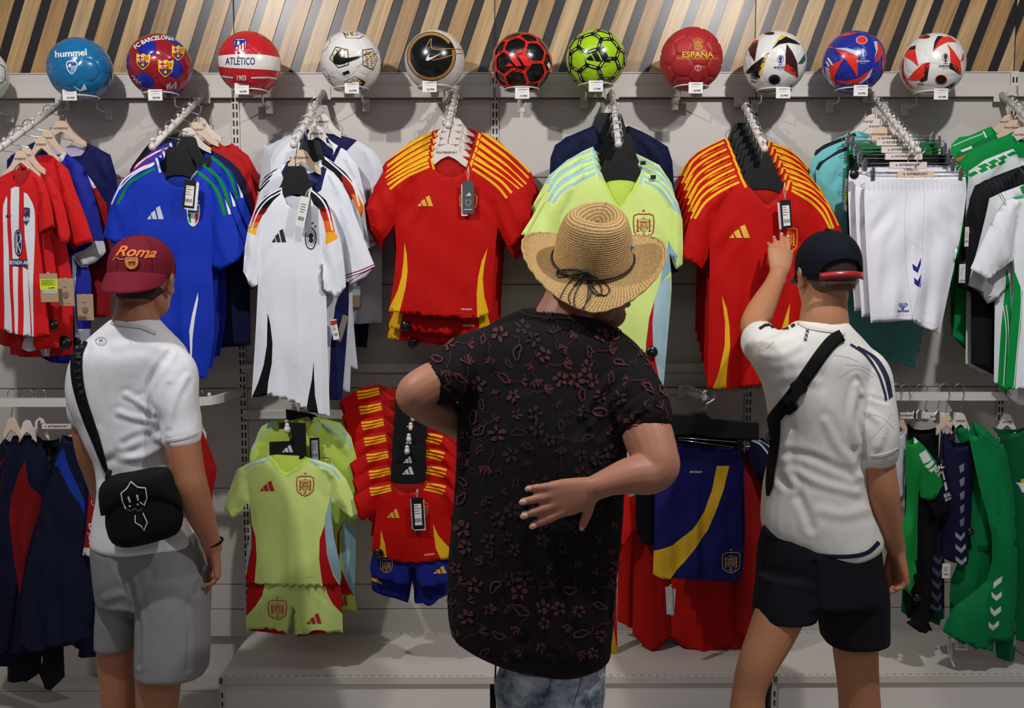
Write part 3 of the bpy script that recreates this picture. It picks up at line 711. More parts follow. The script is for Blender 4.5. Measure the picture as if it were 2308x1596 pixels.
HL = [('b0', 1, '19,99€', -60, 215), ('b1', 1, '24,99€', 157, 214), ('b2', 1, '28,99€', 350, 214), ('b3', 1, '18,99€', 545, 200), ('b4', 1, '22,99€', 793, 198), ('b5', 1, '22,99€', 968, 195), ('b6', 0, '17,99€', 1177, 210),
      ('b7', -1, '17,99€', 1343, 194), ('b8', -1, '18,99€', 1568, 198), ('b9', -1, '29,99€', 1765, 209), ('b10', -1, '24,99€', 1940, 204), ('b11', -1, '24,99€', 2121, 212)]
under = ['cut white and green football', 'azure football', 'crimson and blue football', 'red and white banded football', 'white and gold football', 'white football with black disc', 'black and red football', 'lime football', 'matt red football', 'white football with yellow triangle', 'royal blue football', 'white and flame red football']
for (k, sd, pr, tx, ty), un in zip(HL, under):
    px, c, r_ = balls[k]; ring_holder(px, c, r_, sd, pr, tx, ty, 'white wire ring and price label under the '+un)
# ------------------------------------------------------------ garments: cut out in 2D, filled, puffed into thin bags
def crop(x0, y0, s): return lambda L: [(x0+x/s, y0+y/s) for x, y in L]
c2 = crop(600, 0, 3.47); c3 = crop(1200, 0, 3.47); c4 = crop(1648, 0, 3.47); c1 = crop(0, 0, 3.47)
c5 = crop(0, 240, 2.574); c6 = crop(500, 240, 2.2167); c7 = crop(1160, 240, 2.41875); c8 = crop(1750, 240, 2.4176)
d1 = crop(0, 820, 2.057); d2 = crop(480, 820, 2.057); d3 = crop(850, 440, 2.4186); d4 = crop(850, 1000, 2.677)
d5 = crop(1350, 820, 2.057); d6 = crop(1900, 820, 2.057); d7 = crop(1600, 480, 2.574); d8 = crop(140, 500, 2.66)
class Frame:
    def __init__(s, px, py, Y, yaw=0):
        s.o = P(px, py, Y); s.x = np.array([math.cos(yaw), math.sin(yaw), 0]); s.n = np.array([math.sin(yaw), -math.cos(yaw), 0]); s.yaw = yaw
    def uv(s, px, py):
        d = ray(px, py); t = ((s.o-CAM)@s.n)/(d@s.n); p = CAM+d*t-s.o
        return (p@s.x, p[2])
    def W(s, u, w, t): return s.o+np.outer(u, s.x)+np.outer(w, [0, 0, 1.0])+np.outer(t, s.n)
def segs_of(poly, opened=()):
    out = []; n = len(poly)
    for i in range(n):
        if i in opened: continue
        out.append((poly[i], poly[(i+1) % n]))
    return out
def sm(a, n=2, closed=False):
    return [tuple(q) for q in smooth_line(a, n, closed)]
def garment(name, label, cat, C, Y, color, left, hem, right, neckf, neckb=None, sl=None, sr=None, regions=(), decals=(), group=None,
            T=.028, fold=.005, step=.013, yaw=0, inner=None, seed=0, Ts=.024, sleeve_col=None, extra=None, hemdrop=0, backhem=None):
    """left: neck -> hem down the left side, hem: points between, right: hem -> neck up the right side, neckf: right -> left front neckline.
    sl / sr = (points, first cuff edge, last cuff edge). regions = (part name, colour, polygon). decals = (name, Decal, map to photo pixels)."""
    L, H, Rr = sm(C(left)), C(hem), sm(C(right)); NF = sm(C([right[-1]]+list(neckf)+[left[0]]))[1:-1]
    NB = sm(C([right[-1]]+list(neckb)+[left[0]]))[1:-1] if neckb else []
    allp = np.array(L+Rr); cx, top = (L[0][0]+Rr[-1][0])/2, min(L[0][1], Rr[-1][1])
    fr = Frame(cx, top, Y, yaw); U = lambda A: [fr.uv(*q) for q in A]
    L, H, Rr, NF, NB = U(L), U(H), U(Rr), U(NF), U(NB)
    body = L+H+Rr+NF; nl, nh, nr = len(L), len(H), len(Rr)
    op = set(range(nl-1, nl+nh))|set(range(nl+nh+nr-1, len(body)))
    bseg = segs_of(body, op)
    bodyb = L+(U(C(backhem)) if backhem else H)+Rr+NB
    slv = []
    for s_ in (sl, sr):
        if s_ is None: continue
        pts, c0, c1_ = s_; slv.append((U(C(pts)), segs_of(U(C(pts)), set(range(c0, c1_+1)))))
    q = random.Random(seed*31+7); ph = [q.uniform(0, 6.28) for _ in range(12)]; fq = [q.uniform(.7, 1.3) for _ in range(6)]
    um0 = (L[0][0]+Rr[-1][0])/2; crease = 1.0 if seed % 3 else 0.0
    wt = max(p[1] for p in body); wb = min(p[1] for p in body); hgt = wt-wb
    def th(V):
        V = np.asarray(V, float); u, w_ = V[:, 0], V[:, 1]; r_ = np.clip((wt-w_)/hgt, 0, 1)
        d = dist(V, bseg); tb = T*(1-np.exp(-d/.028))*inside(V, body)*(.55+.45*r_)
        um = u-um0
        f = fold*(.75*np.sin(2*math.pi*u/(.085*fq[0])+ph[0]+1.3*np.sin(w_*6+ph[1]))*(.08+r_)*np.clip(r_*1.6-.15, 0, 1)+.35*np.sin(2*math.pi*u/(.046*fq[1])+w_*4+ph[2])*r_**3
                  + .7*np.exp(-((um-.002*np.sin(w_*8))/.013)**2)*np.clip(r_*3-.5, 0, 1)*(crease)
                  + .8*np.sin(2*math.pi*(w_*.62+abs(um)*1.0)/(.07*fq[2])+ph[3])*np.exp(-((r_-.30)/.10)**2)*np.clip(abs(um)/.09-.45, 0, 1)
                  + .35*np.sin(2*math.pi*(w_+um*.9*math.sin(ph[6]))/(.22*fq[3])+ph[4]))
        tb = tb+f*(1-np.exp(-d/.03))*inside(V, body)
        t = tb
        for pts, sg in slv:
            ins = inside(V, pts); d2 = dist(V, sg); ts = Ts*(1-np.exp(-d2/.02))*ins+ins*.55*fold*np.sin(2*math.pi*(u*.8+w_*.35)/(.06*fq[4])+ph[5])*(1-np.exp(-d2/.02))
            t = np.maximum(t, ts)+.25*np.minimum(t, ts)*(ts > 0)*(t > 0)
        return t
    root = empty(name, fr.o, label, cat, group)
    regs = []
    for rg in regions:
        for pl in (rg[2] if isinstance(rg[2][0][0], (list, tuple)) else [rg[2]]): regs.append((rg[0], rg[1], U(C(pl))))
    V, Tt = cdt([body]+[s_[0] for s_ in slv]+[r_[2] for r_ in regs], step)
    cen = V[Tt].mean(1); inb = inside(cen, body); ins = np.zeros(len(cen), bool); which = np.full(len(cen), -1)
    for i, (pts, sg) in enumerate(slv):
        a = inside(cen, pts); which[a & ~ins] = i; ins |= a
    keep = inb | ins; key = np.where(inb, -1, -2-which)   # -1 body, -2.. sleeves
    for i, (nm, c, pl) in enumerate(regs): key[inside(cen, pl)] = i
    t = th(V); e = .002
    # gathers past the hem: keep the outline, add slight waves there
    tu = (th(V+[e, 0])-th(V-[e, 0]))/(2*e); tw = (th(V+[0, e])-th(V-[0, e]))/(2*e); tu = np.clip(tu, -1.6, 1.6); tw = np.clip(tw, -1.6, 1.6)
    W_3 = fr.W(V[:, 0], V[:, 1], t); Nn = np.outer(-tu, fr.x)+np.outer(-tw, [0, 0, 1.0])+fr.n; Nn /= np.linalg.norm(Nn, axis=1)[:, None]
    a = V[Tt]; area2 = (a[:, 1, 0]-a[:, 0, 0])*(a[:, 2, 1]-a[:, 0, 1])-(a[:, 1, 1]-a[:, 0, 1])*(a[:, 2, 0]-a[:, 0, 0])
    Tt = np.where((area2 > 0)[:, None], Tt, Tt[:, ::-1])
    def part(nm, c, sel):
        sel = sel & keep
        if not sel.any(): return
        tt = Tt[sel]; ui, inv = np.unique(tt, return_inverse=True)
        return mesh_obj(nm, W_3[ui], inv.reshape(-1, 3), c if isinstance(c, bpy.types.Material) else fab(c), root, True, None, Nn[ui])
    part('body', color, key == -1)
    for i in range(len(slv)): part('sleeve', sleeve_col or color, key == -2-i)
    for i, (nm, c, pl) in enumerate(regs): part(nm, c, key == i)
    # the back half of the bag
    Vb, Tb_ = cdt([bodyb]+[s_[0] for s_ in slv], max(step*1.7, .02)); cb = Vb[Tb_].mean(1); kb = inside(cb, bodyb)
    for pts, sg in slv: kb |= inside(cb, pts)
    Tb_ = Tb_[kb]; a = Vb[Tb_]; ar = (a[:, 1, 0]-a[:, 0, 0])*(a[:, 2, 1]-a[:, 0, 1])-(a[:, 1, 1]-a[:, 0, 1])*(a[:, 2, 0]-a[:, 0, 0]); Tb_ = np.where((ar < 0)[:, None], Tb_, Tb_[:, ::-1])
    tb = -.45*np.maximum(th(Vb), 0)-.0005
    r_ = np.clip((wt-Vb[:, 1])/hgt, 0, 1)
    tb = tb-.010*np.exp(-((r_)/.1)**2)*(dist(Vb, bseg) > .002)
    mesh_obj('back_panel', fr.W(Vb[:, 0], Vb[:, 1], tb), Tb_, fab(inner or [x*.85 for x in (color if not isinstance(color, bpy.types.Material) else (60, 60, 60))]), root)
    def surf(Vp):
        uv = np.array([fr.uv(*q) for q in Vp]); t_ = th(uv); a_ = np.clip((th(uv+[e, 0])-th(uv-[e, 0]))/(2*e), -1.6, 1.6); b_ = np.clip((th(uv+[0, e])-th(uv-[0, e]))/(2*e), -1.6, 1.6)
        n = np.outer(-a_, fr.x)+np.outer(-b_, [0, 0, 1.0])+fr.n; n /= np.linalg.norm(n, axis=1)[:, None]
        return fr.W(uv[:, 0], uv[:, 1], t_), n
    for nm, dc, *ml in decals: dc.build(nm, surf, root, .0016, ml[0] if ml else 9)
    root['_h'] = 0; del root['_h']
    GT[root.name] = (fr, surf, th)
    return root
GT = {}
def ribs(lines, w): 
    "ribbons of width w along smoothed lines"
    out = []
    for l in lines:
        p = smooth_line(l, 4); A = []; B = []
        for i in range(len(p)):
            a = p[max(i-1, 0)]; b = p[min(i+1, len(p)-1)]; t = b-a; n = np.array([-t[1], t[0]])/(np.linalg.norm(t)+1e-9)*w/2
            A.append(tuple(p[i]+n)); B.append(tuple(p[i]-n))
        out.append(A+B[::-1])
    return out
def D(C, fn):
    "decal given in crop coordinates"
    d = Decal(); fn(d); d.v = [C([v])[0] for v in d.v]
    return d
def dup(root, vec, label, group=None, yaw=0, hide=(), sc=1.0, scz=None):
    r = root.copy(); COL.objects.link(r); r.scale = (sc, 1, scz or sc); r.location = Vector(root.location)+Vector(vec); r.rotation_euler = (0, 0, root.rotation_euler[2]+yaw); r['label'] = label
    if group: r['group'] = group
    for ch in root.children:
        if ch.name.split('.')[0] in hide: continue
        c = ch.copy(); COL.objects.link(c); c.parent = r
        for g in ch.children:
            k = g.copy(); COL.objects.link(k); k.parent = c
    return r
HW = mat('hanger_wood', (222, 196, 170), .45, bump=.1, bscale=60, aniso=(1, 1, 12)); HV = mat('hanger_white', (226, 214, 206), .4); HB = mat('hanger_black', (13, 14, 16), .5, spec=.3); CH = mat('chrome', (205, 205, 208), .18, metal=1)
CARD = mat('kraft_card', (176, 152, 122), .7); CARDK = mat('black_card', (15, 16, 18), .6, spec=.3); CARDG = mat('grey_card', (70, 74, 80), .6); CORD = mat('cotton_cord', (225, 220, 210), .7)
CURTIP = None
def slab(mbv, fr, poly, t0, t1):
    "prism of the polygon between two depths in front of the frame plane"
    n = len(poly); u = np.array([p[0] for p in poly]); w_ = np.array([p[1] for p in poly])
    A = fr.W(u, w_, np.full(n, t1)); B = fr.W(u, w_, np.full(n, t0)); v = list(A)+list(B)
    tri = geometry.tessellate_polygon([[Vector((p[0], p[1], 0)) for p in poly]]); f = []
    for a, b, c in tri:
        ar = (poly[b][0]-poly[a][0])*(poly[c][1]-poly[a][1])-(poly[b][1]-poly[a][1])*(poly[c][0]-poly[a][0])
        q = (a, b, c) if ar > 0 else (a, c, b); f.append(q); f.append(tuple(i+n for i in q[::-1]))
    A2 = sum(poly[i-1][0]*poly[i][1]-poly[i][0]*poly[i-1][1] for i in range(n))
    for i in range(n):
        j = (i+1) % n; f.append((i, i+n, j+n, j) if A2 > 0 else (i, j, j+n, i+n))
    mbv.add(v, f)
class Arm:
    def __init__(s, bx, by, tx, ty, y0=-.035, y1=-.49): s.a = P(bx, by, y0); s.b = P(tx, ty, y1); s.y0 = y0; s.y1 = y1
    def at(s, Y): t = (Y-s.y0)/(s.y1-s.y0); return s.a+(s.b-s.a)*t
def make_arm(A, label, r=.011, knobs=9, bracket=True):
    t = empty('peg_rail', A.a, label, 'rail'); d = A.b-A.a
    MB().tube([A.a+d*.0, A.a+d*.97], r, 14).sphere(A.b-d*.01, r*1.15).build('tube', WHITE, t, smooth=True)
    for k in range(knobs):
        p = A.a+d*((k+.6)/knobs)+np.array([0, 0, r]); MB().tube([p-[0, 0, .004], p+[0, 0, .006]], .003, 8).sphere(p+[0, 0, .009], .0062, 10, 7).build('knob', WHITE, t, smooth=True)
    m = MB(); m.tube([A.b-d*.01+[0, 0, 0], A.b-d*.01+[0, 0, .02]], .004, 8).sphere(A.b-d*.01+[0, 0, .024], .007, 10, 7).build('end_stop', WHITE, t, smooth=True)
    if bracket: MB().box(A.a[0]-.028, A.a[0]+.028, A.a[1], -.03, A.a[2]-.028, A.a[2]+.022).build('bracket', WHITE, t, bevel=.003)
    return t
_ang = [0]
def hook(m, top, x, armz, r=.019):
    "wire from the hanger top up and round the arm"
    h = max(armz+.012-top[2], .03); x0, y0, z0 = top
    cx, cz = x, armz+.008-r*.2
    pts = [(x0, y0, z0-.012), (x0, y0, z0+h*.18), (x0+.010, y0, cz-r*1.15)]+[(cx+r*math.cos(a), y0, cz+r*math.sin(a)) for a in np.linspace(-.75, 3.6, 14)]
    m.tube(pts, .0016, 6)
def hanger(kind, px, py, Y, arm, label, group='hangers on the pegged rails', yaw=0, scale=1.0, text=True, tx=0, wx=1.0, reach=.105):
    "px,py: top of the hump in the photo"
    fr = Frame(px, py, Y+.009, yaw)
    if kind == 'black': half = [(.030, 0), (.042, -.008), (.055, -.045), (.075, -.078), (.115, -.105), (.19, -.135)]; low = [(.19, -.155), (.11, -.128), (.06, -.108), (.03, -.099), (0, -.096)]; mt = HB; th_ = .012
    elif kind == 'card': half = [(.03, 0), (.034, -.03), (.036, -.09), (.05, -.11)]; low = [(.04, -.13), (0, -.15)]; mt = CARDK; th_ = .002
    else: half = [(.008, 0), (.024, -.007), (.038, -.026), (.062, -.052), (.11, -.079), (.195, -.115)]; low = [(.195, -.130), (.115, -.099), (.06, -.078), (.028, -.054), (0, -.040)]; mt = HW if kind == 'wood' else HV; th_ = .010
    half = sm(half, 3); low = sm(low, 3)
    def cutx(L, rc):
        o_ = []
        for i, p in enumerate(L):
            if p[0] <= rc: o_.append(p)
            if i < len(L)-1 and (p[0]-rc)*(L[i+1][0]-rc) < 0: q_ = L[i+1]; k_ = (rc-p[0])/(q_[0]-p[0]); o_.append((rc, p[1]+k_*(q_[1]-p[1])))
        return o_
    if reach: half, low = cutx(half, reach), cutx(low, reach)
    poly = [(-x, y) for x, y in half[::-1]]+half+low[:-1]+[(0, low[-1][1])]+[(-x, y) for x, y in low[:-1][::-1]]
    poly = [(x*scale*wx, y*scale) for x, y in poly]
    t = empty('clothes_hanger', fr.o, label, 'hanger', group)
    m = MB(); slab(m, fr, poly[::-1], -th_/2, th_/2); m.build('hanger_body', mt, t, bevel=.0015)
    if arm is not None:
        a = arm.at(Y); m = MB(); hook(m, fr.o, a[0], a[2]+.01); m.build('hook', CH, t, smooth=True)
    if text and kind != 'black':
        d = Decal(); d.text('INTERSPORT', tx, .029*scale, .0072*scale, mat('print_navy2', (30, 28, 60), .5), .02, sx=1.1*wx); d.poly([(tx-.043*scale, .024), (tx-.038*scale, .027), (tx-.033*scale, .023), (tx-.037*scale, .033)], mat('print_navy2', (30, 28, 60), .5))
        d.build('lettering', lambda V: (fr.W(V[:, 0], -V[:, 1], np.full(len(V), th_/2)), np.tile(fr.n, (len(V), 1))), t, .0004)
    return t
def price_tag(parent, px, py, w, h, Y, mt, cord=None, sticker=None, lines=True, ang=0, name='price_tag', extra=None):
    "card of w x h photo pixels centred at px,py hanging in front of a garment; a part of it"
    fr = Frame(px, py, Y); s = np.linalg.norm(np.array(fr.uv(px+100, py)))/100; W2, H2 = w*s/2, h*s/2; c, q = math.cos(ang), math.sin(ang)
    rot = lambda L: [(x*c-y*q, x*q+y*c) for x, y in L]
    m = MB(); slab(m, fr, rot([(-W2, -H2), (W2, -H2), (W2, H2), (-W2, H2)]), -.0004, .0004); o = m.build(name, mt, parent)
    if cord: m = MB(); p0 = fr.W(np.array([-q*(-1)*0+rot([(0, H2)])[0][0]]), np.array([rot([(0, H2)])[0][1]]), np.array([.001]))[0]; p1 = P(cord[0], cord[1], Y+.006); m.tube([p0, (p0+p1)/2+[.003, -.002, 0], p1], .0009, 5); m.tube([p0, (p0+p1)/2-[.004, .001, 0], p1], .0009, 5); m.build('cord', CORD, o, smooth=True)
    d = Decal(); ink = INK if mt not in (CARDK, CARDG) else PAPER
    if sticker:
        for (x0, y0, x1, y1, cc) in sticker: d.poly([(x0*W2, -y0*H2), (x1*W2, -y0*H2), (x1*W2, -y1*H2), (x0*W2, -y1*H2)], cc)
    if lines:
        k = random.Random(int(px)); x = -.6
        while x < .6:
            b = k.uniform(.03, .12); d.poly([(x*W2, .35*H2), ((x+b)*W2, .35*H2), ((x+b)*W2, .6*H2), (x*W2, .6*H2)], INK); x += b+k.uniform(.04, .1)
        for i in range(4): d.poly([(-.6*W2, (-.5+.17*i)*H2), (k.uniform(0, .6)*W2, (-.5+.17*i)*H2), (k.uniform(0, .6)*W2, (-.46+.17*i)*H2), (-.6*W2, (-.46+.17*i)*H2)], INK)
    if extra: extra(d, W2, H2)
    if d.v:
        d.build('print', lambda V: (fr.W(V[:, 0]*c-(-V[:, 1])*q, V[:, 0]*q+(-V[:, 1])*c, np.full(len(V), .0005)), np.tile(fr.n, (len(V), 1))), o, .0003)
    return o
def security(parent, px, py, r, Y):
    c = P(px, py, Y); s = r*(c-CAM)@_F/FPX
    MB().sphere(c, s, 18, 10, (1, .45, 1)).tube([c, c+[0, -.5*s, 0]], s*.35, 10).build('security_tag', K_, parent, smooth=True)
RED = (190, 10, 6); YEL = (240, 186, 28); LIME = (220, 243, 142); SKY = (168, 208, 218); WHT = (236, 239, 246); NAVY = (20, 24, 62); ROY = (24, 58, 178); GRN = (0, 132, 62)
# ------------------------------------------------------------ rails of the upper row
A1 = Arm(140, 232, -15, 345, y1=-.52); A2 = Arm(457, 216, 342, 333); A3 = Arm(729, 208, 661, 328); A4 = Arm(1027, 206, 1010, 284, y1=-.36); A5 = Arm(1379, 207, 1394, 326)
A6 = Arm(1671, 224, 1724, 337); A7 = Arm(1962, 214, 2070, 341); A8 = Arm(2257, 213, 2390, 335)
for A, l, k in ((A1, 'white pegged rail of the striped jersey at left', 10), (A2, 'white pegged rail of the blue jersey with green stripes', 9), (A3, 'white pegged rail of the long white jerseys', 8), (A4, 'short white pegged rail of the red childrens jerseys', 8),
                (A5, 'white pegged rail of the lime jerseys', 8), (A6, 'white pegged rail of the red adult jerseys', 8), (A7, 'white pegged rail of the white shorts', 9), (A8, 'white pegged rail at the right edge of green jerseys', 8)):
    make_arm(A, l, knobs=k)
def bars(c, x0, y0, x1, y1, C):
    "three slanted bars inside the box given in crop coordinates"
    w, h = x1-x0, y1-y0
    def fn(d):
        m = mat('print_%d_%d_%d' % tuple(c), c, .55)
        d.poly([(x0, y1), (x0+.20*w, y0+.66*h), (x0+.27*w, y1)], m); d.poly([(x0+.22*w, y0+.56*h), (x0+.46*w, y0+.33*h), (x0+.62*w, y1), (x0+.36*w, y1)], m); d.poly([(x0+.52*w, y0+.16*h), (x0+.76*w, y0), (x1, y1), (x0+.70*w, y1)], m)
    return D(C, fn)
def crest_at(c, x0, y0, x1, y1, C, c2=None):
    a, b = C([(x0, y0), (x1, y1)]); m = mat('print_%d_%d_%d' % tuple(c), c, .55)
    return crest_spain(m, fab(c2) if c2 else None).moved((b[0]-a[0])/2, (a[0]+b[0])/2, (a[1]+b[1])/2, (b[1]-a[1])/2.8)
def txt(s, x, y, h, c, C, sx=1, ang=0, bold=.02):
    (a,) = C([(x, y)]); k = C([(0, 0), (0, h)]); d = Decal(); d.text(s, a[0], a[1], k[1][1]-k[0][1], mat('print_%d_%d_%d' % tuple(c), c, .55), bold, sx=sx, ang=ang); return d
# ---- arm 4: red children's jerseys
SR4 = dict(sl=([(1045, 255), (930, 300), (820, 375), (760, 455), (720, 508), (745, 590), (800, 668), (830, 640), (862, 590), (900, 520), (960, 420)], 5, 5),
           sr=([(1235, 255), (1350, 300), (1490, 410), (1525, 480), (1545, 560), (1500, 650), (1438, 715), (1410, 670), (1378, 600), (1350, 500), (1310, 400)], 5, 5))
def red_kid():
    r = garment('football_jersey', 'front red jersey with yellow shoulder stripes on white hangers', 'jersey', c6, -.36, RED,
        [(1045, 255), (930, 300), (900, 360), (870, 500), (862, 590), (872, 700), (862, 850), (835, 1022)], [(930, 1036), (1090, 1050), (1230, 1062), (1280, 1056)], [(1350, 1030), (1352, 900), (1368, 700), (1378, 590), (1385, 450), (1350, 300), (1235, 255)],
        [(1222, 310), (1180, 345), (1130, 352), (1088, 335), (1062, 295)], [(1200, 245), (1130, 255), (1080, 245)],
        regions=[('collar', (190, 22, 18), [(1245, 255), (1236, 330), (1190, 378), (1130, 386), (1078, 362), (1048, 310), (1040, 255), (1062, 290), (1088, 335), (1130, 352), (1180, 345), (1222, 310)]),
                 ('collar_bar', YEL, [(1040, 262), (1048, 258), (1066, 312), (1057, 318)]), ('collar_bar', YEL, [(1240, 285), (1250, 262), (1258, 272), (1246, 308)]),
                 ('side_panel', YEL, [(915, 680), (926, 740), (931, 820), (922, 900), (905, 970), (885, 1040), (820, 1040), (850, 980), (880, 920), (900, 850), (910, 770)]),
                 ('side_panel', YEL, [(1328, 708), (1312, 790), (1304, 860), (1312, 950), (1342, 1060), (1278, 1070), (1274, 940), (1282, 850), (1300, 770)]),
                 ('stripe', YEL, ribs([[(1030, 264), (960, 295), (890, 330), (815, 370)], [(1034, 282), (960, 315), (890, 352), (829, 392)], [(1038, 300), (980, 326), (910, 362), (842, 415)]], 13)),
                 ('stripe', YEL, ribs([[(1262, 258), (1340, 305), (1420, 355), (1486, 410)], [(1258, 284), (1330, 330), (1400, 380), (1448, 434)], [(1252, 312), (1310, 350), (1380, 405), (1424, 460)]], 13))],
        decals=[('three_bar_mark', bars((236, 180, 50), 980, 447, 1058, 500, c6)), ('lettering', txt('AEROREADY', 1225, 1012, 9, (225, 215, 210), c6, sx=.75)), ('crest', crest_at((236, 180, 50), 1192, 440, 1272, 520, c6))],
        inner=(170, 18, 15), seed=4, **SR4)
    return r
r = red_kid(); fr4 = GT[r.name][0]
price_tag(r, *c6([(1212, 468)])[0], 14, 70, -.398, PAPER, None, None, False)
price_tag(r, *c6([(1231, 455)])[0], 26, 72, -.402, CARDG, c6([(1232, 300)])[0], None, False, extra=lambda d, W, H: (adi_logo(PAPER), d.raw([(x*W*.5, y*H*.16-.2*H) for x, y in adi_logo(PAPER).v], adi_logo(PAPER).f, PAPER), d.line([(x*W*.42, y*H*.17+.33*H) for x, y in [(-1, -1), (1, -1), (1, .4), (0, 1.2), (-1, .4)]], .0012, PAPER, True), d.poly([(-.7*W, .72*H), (.7*W, .72*H), (.7*W, .76*H), (-.7*W, .76*H)], PAPER)))
o = A4.at(-.36); nth = ['second', 'third', 'fourth', 'fifth', 'sixth']
for i, Y in enumerate((-.305, -.25, -.19, -.13)):
    v = A4.at(Y)-o; dup(r, v, nth[i]+' red striped jersey from the front on the white hangers', 'red childrens jerseys', yaw=(-.03, .03, -.04, .05)[i], hide=('price_tag', 'security_tag'), sc=(1.05, 1.1, 1.13, 1.15)[i], scz=(1.17, 1.30, 1.36, 1.40)[i])
r['group'] = 'red childrens jerseys'
for i, (x, y) in enumerate(((918, 1098), (955, 1180))): security(bpy.data.objects['football_jersey.00%d' % (i+1)], *c6([(x, y)])[0], 12.5, -.335+.055*i)
h = hanger('white', *c2([(1423, 1130)])[0], -.365, A4, 'frontmost white hanger holding the red childrens jersey')
for i, Y in enumerate((-.305, -.25, -.19, -.13)):
    dup(h, A4.at(Y)-A4.at(-.365), nth[i]+' white hanger behind the frontmost red childrens jersey', yaw=.05*(i % 2))

# ---- arm 2: blue jersey group
BLU = (22, 54, 182)
def sleeve(p, a, b): return (p, a, b)
b1 = garment('football_jersey', 'bright blue jersey with green and white shoulder stripes, front of its arm', 'jersey', c5, -.40, BLU,
    [(918, 285), (800, 350), (745, 450), (710, 560), (700, 700), (715, 900), (700, 1200), (690, 1560)], [(900, 1570), (1050, 1578), (1150, 1580)], [(1200, 1575), (1240, 1340), (1238, 1100), (1230, 900), (1236, 700), (1260, 560), (1240, 440), (1150, 368)],
    [(1130, 420), (1090, 455), (1050, 470), (1000, 452), (955, 400)], [(1120, 360), (1040, 370), (960, 330)],
    sl=([(918, 285), (800, 345), (700, 430), (655, 520), (640, 570), (597, 755), (680, 800), (735, 770), (760, 700), (775, 600), (800, 480)], 5, 6),
    sr=([(1150, 368), (1270, 465), (1335, 600), (1380, 720), (1432, 832), (1380, 900), (1275, 952), (1232, 915), (1230, 760), (1225, 600), (1220, 480)], 4, 6),
    regions=[('collar', (22, 52, 168), [(1165, 350), (1150, 420), (1110, 465), (1050, 488), (1000, 478), (950, 430), (925, 345), (915, 285), (935, 350), (975, 430), (1020, 462), (1060, 470), (1110, 440), (1140, 390)]),
        ('stripe', (196, 34, 50), ribs([[(905, 318), (820, 352), (740, 398), (690, 450)]], 7)), ('stripe', WHT, ribs([[(900, 330), (800, 375), (720, 430), (680, 510), (650, 568)], [(938, 385), (925, 340), (908, 300)]], 13)),
        ('stripe', WHT, ribs([[(893, 342), (830, 372), (770, 410), (700, 480)]], 8)), ('stripe', GRN, ribs([[(903, 362), (830, 400), (755, 455), (720, 520), (692, 572)]], 15)),
        ('stripe', GRN, ribs([[(1150, 380), (1205, 425), (1262, 490), (1290, 560), (1312, 632)]], 17)), ('stripe', WHT, ribs([[(1168, 368), (1230, 405), (1290, 480), (1315, 550), (1336, 626)]], 12)),
        ('side_panel', WHT, [(1157, 1078), (1158, 1120), (1142, 1220), (1128, 1350), (1124, 1480), (1118, 1500), (1112, 1300), (1125, 1210), (1140, 1140)])],
    decals=[('three_bar_mark', bars((200, 205, 215), 862, 578, 962, 656, c5)), ('crest', D(c5, lambda d: (d.poly(sm([(1096, 575), (1130, 560), (1166, 572), (1164, 650), (1150, 685), (1130, 698), (1108, 682), (1096, 640)], 2, True), PAPER), d.poly([(1101, 580), (1161, 578), (1160, 618), (1101, 618)], mat('p_az', (30, 70, 170), .5)), d.poly([(1101, 622), (1118, 622), (1118, 682), (1106, 668)], mat('p_gr', (0, 120, 60), .5)), d.poly([(1142, 622), (1160, 622), (1156, 664), (1143, 682)], mat('p_rd', (190, 30, 45), .5)), d.text('ITALIA', 1131, 600, 17, PAPER, .03, sx=.7), *[d.poly([(x+6*math.sin(i*math.pi/5)*(1 if i % 2 == 0 else .42), 552-6*math.cos(i*math.pi/5)*(1 if i % 2 == 0 else .42)) for i in range(10)], PAPER) for x in (1112, 1128, 1145, 1161)])))],
    inner=(20, 48, 150), seed=11)
for dx, dy, mt in ((16, 12, PAPER), (10, 6, PAPER), (0, 0, CARDK)):
    price_tag(b1, *c5([(1098+dx, 508+dy)])[0], 27, 62, -.452-(.003 if mt is CARDK else 0)-dx*.0001, mt, c5([(1145, 372)])[0] if mt is CARDK else None, [(-.6, .6, .75, -.85, PAPER)] if mt is CARDK else None, mt is CARDK, ang=-.12)
b2 = dup(b1, A2.at(-.345)-A2.at(-.40), 'second bright blue jersey with green and white stripes, behind the front one', yaw=-.05, hide=('price_tag',))
b3 = dup(b1, A2.at(-.28)-A2.at(-.40), 'third blue jersey with green stripe, just ahead of the dark navy shirt', yaw=.04, hide=('price_tag',))
price_tag(b3, *c5([(1210, 318)])[0], 14, 18, -.36, CARDK, None, None, False)
wn = MB()
def plain(name, label, C, Y, col, left, hem, right, neckf=None, neckb=None, sl=None, sr=None, step=.02, **k):
    if neckf is None:
        a, b = right[-1], left[0]; neckf = [(a[0]*.75+b[0]*.25, a[1]+30), (a[0]*.25+b[0]*.75, a[1]+30)]
    if neckb is None: neckb = [((neckf[0][0]), neckf[0][1]-14), (neckf[-1][0], neckf[-1][1]-14)]
    return garment(name, label, k.pop('cat', 'jersey'), C, Y, col, left, hem, right, neckf, neckb, sl=sl, sr=sr, step=step, **k)
plain('football_jersey', 'dark navy shirt between the blue jerseys and the red ones', c5, -.23, NAVY, [(1060, 215), (930, 250), (850, 330), (800, 500), (810, 1350)], [(1000, 1380), (1300, 1395)], [(1455, 1385), (1450, 1000), (1445, 600), (1420, 420), (1340, 320), (1225, 252)],
      sr=([(1225, 252), (1340, 320), (1420, 430), (1455, 560), (1470, 760), (1395, 800), (1360, 600)], 4, 4), seed=21)
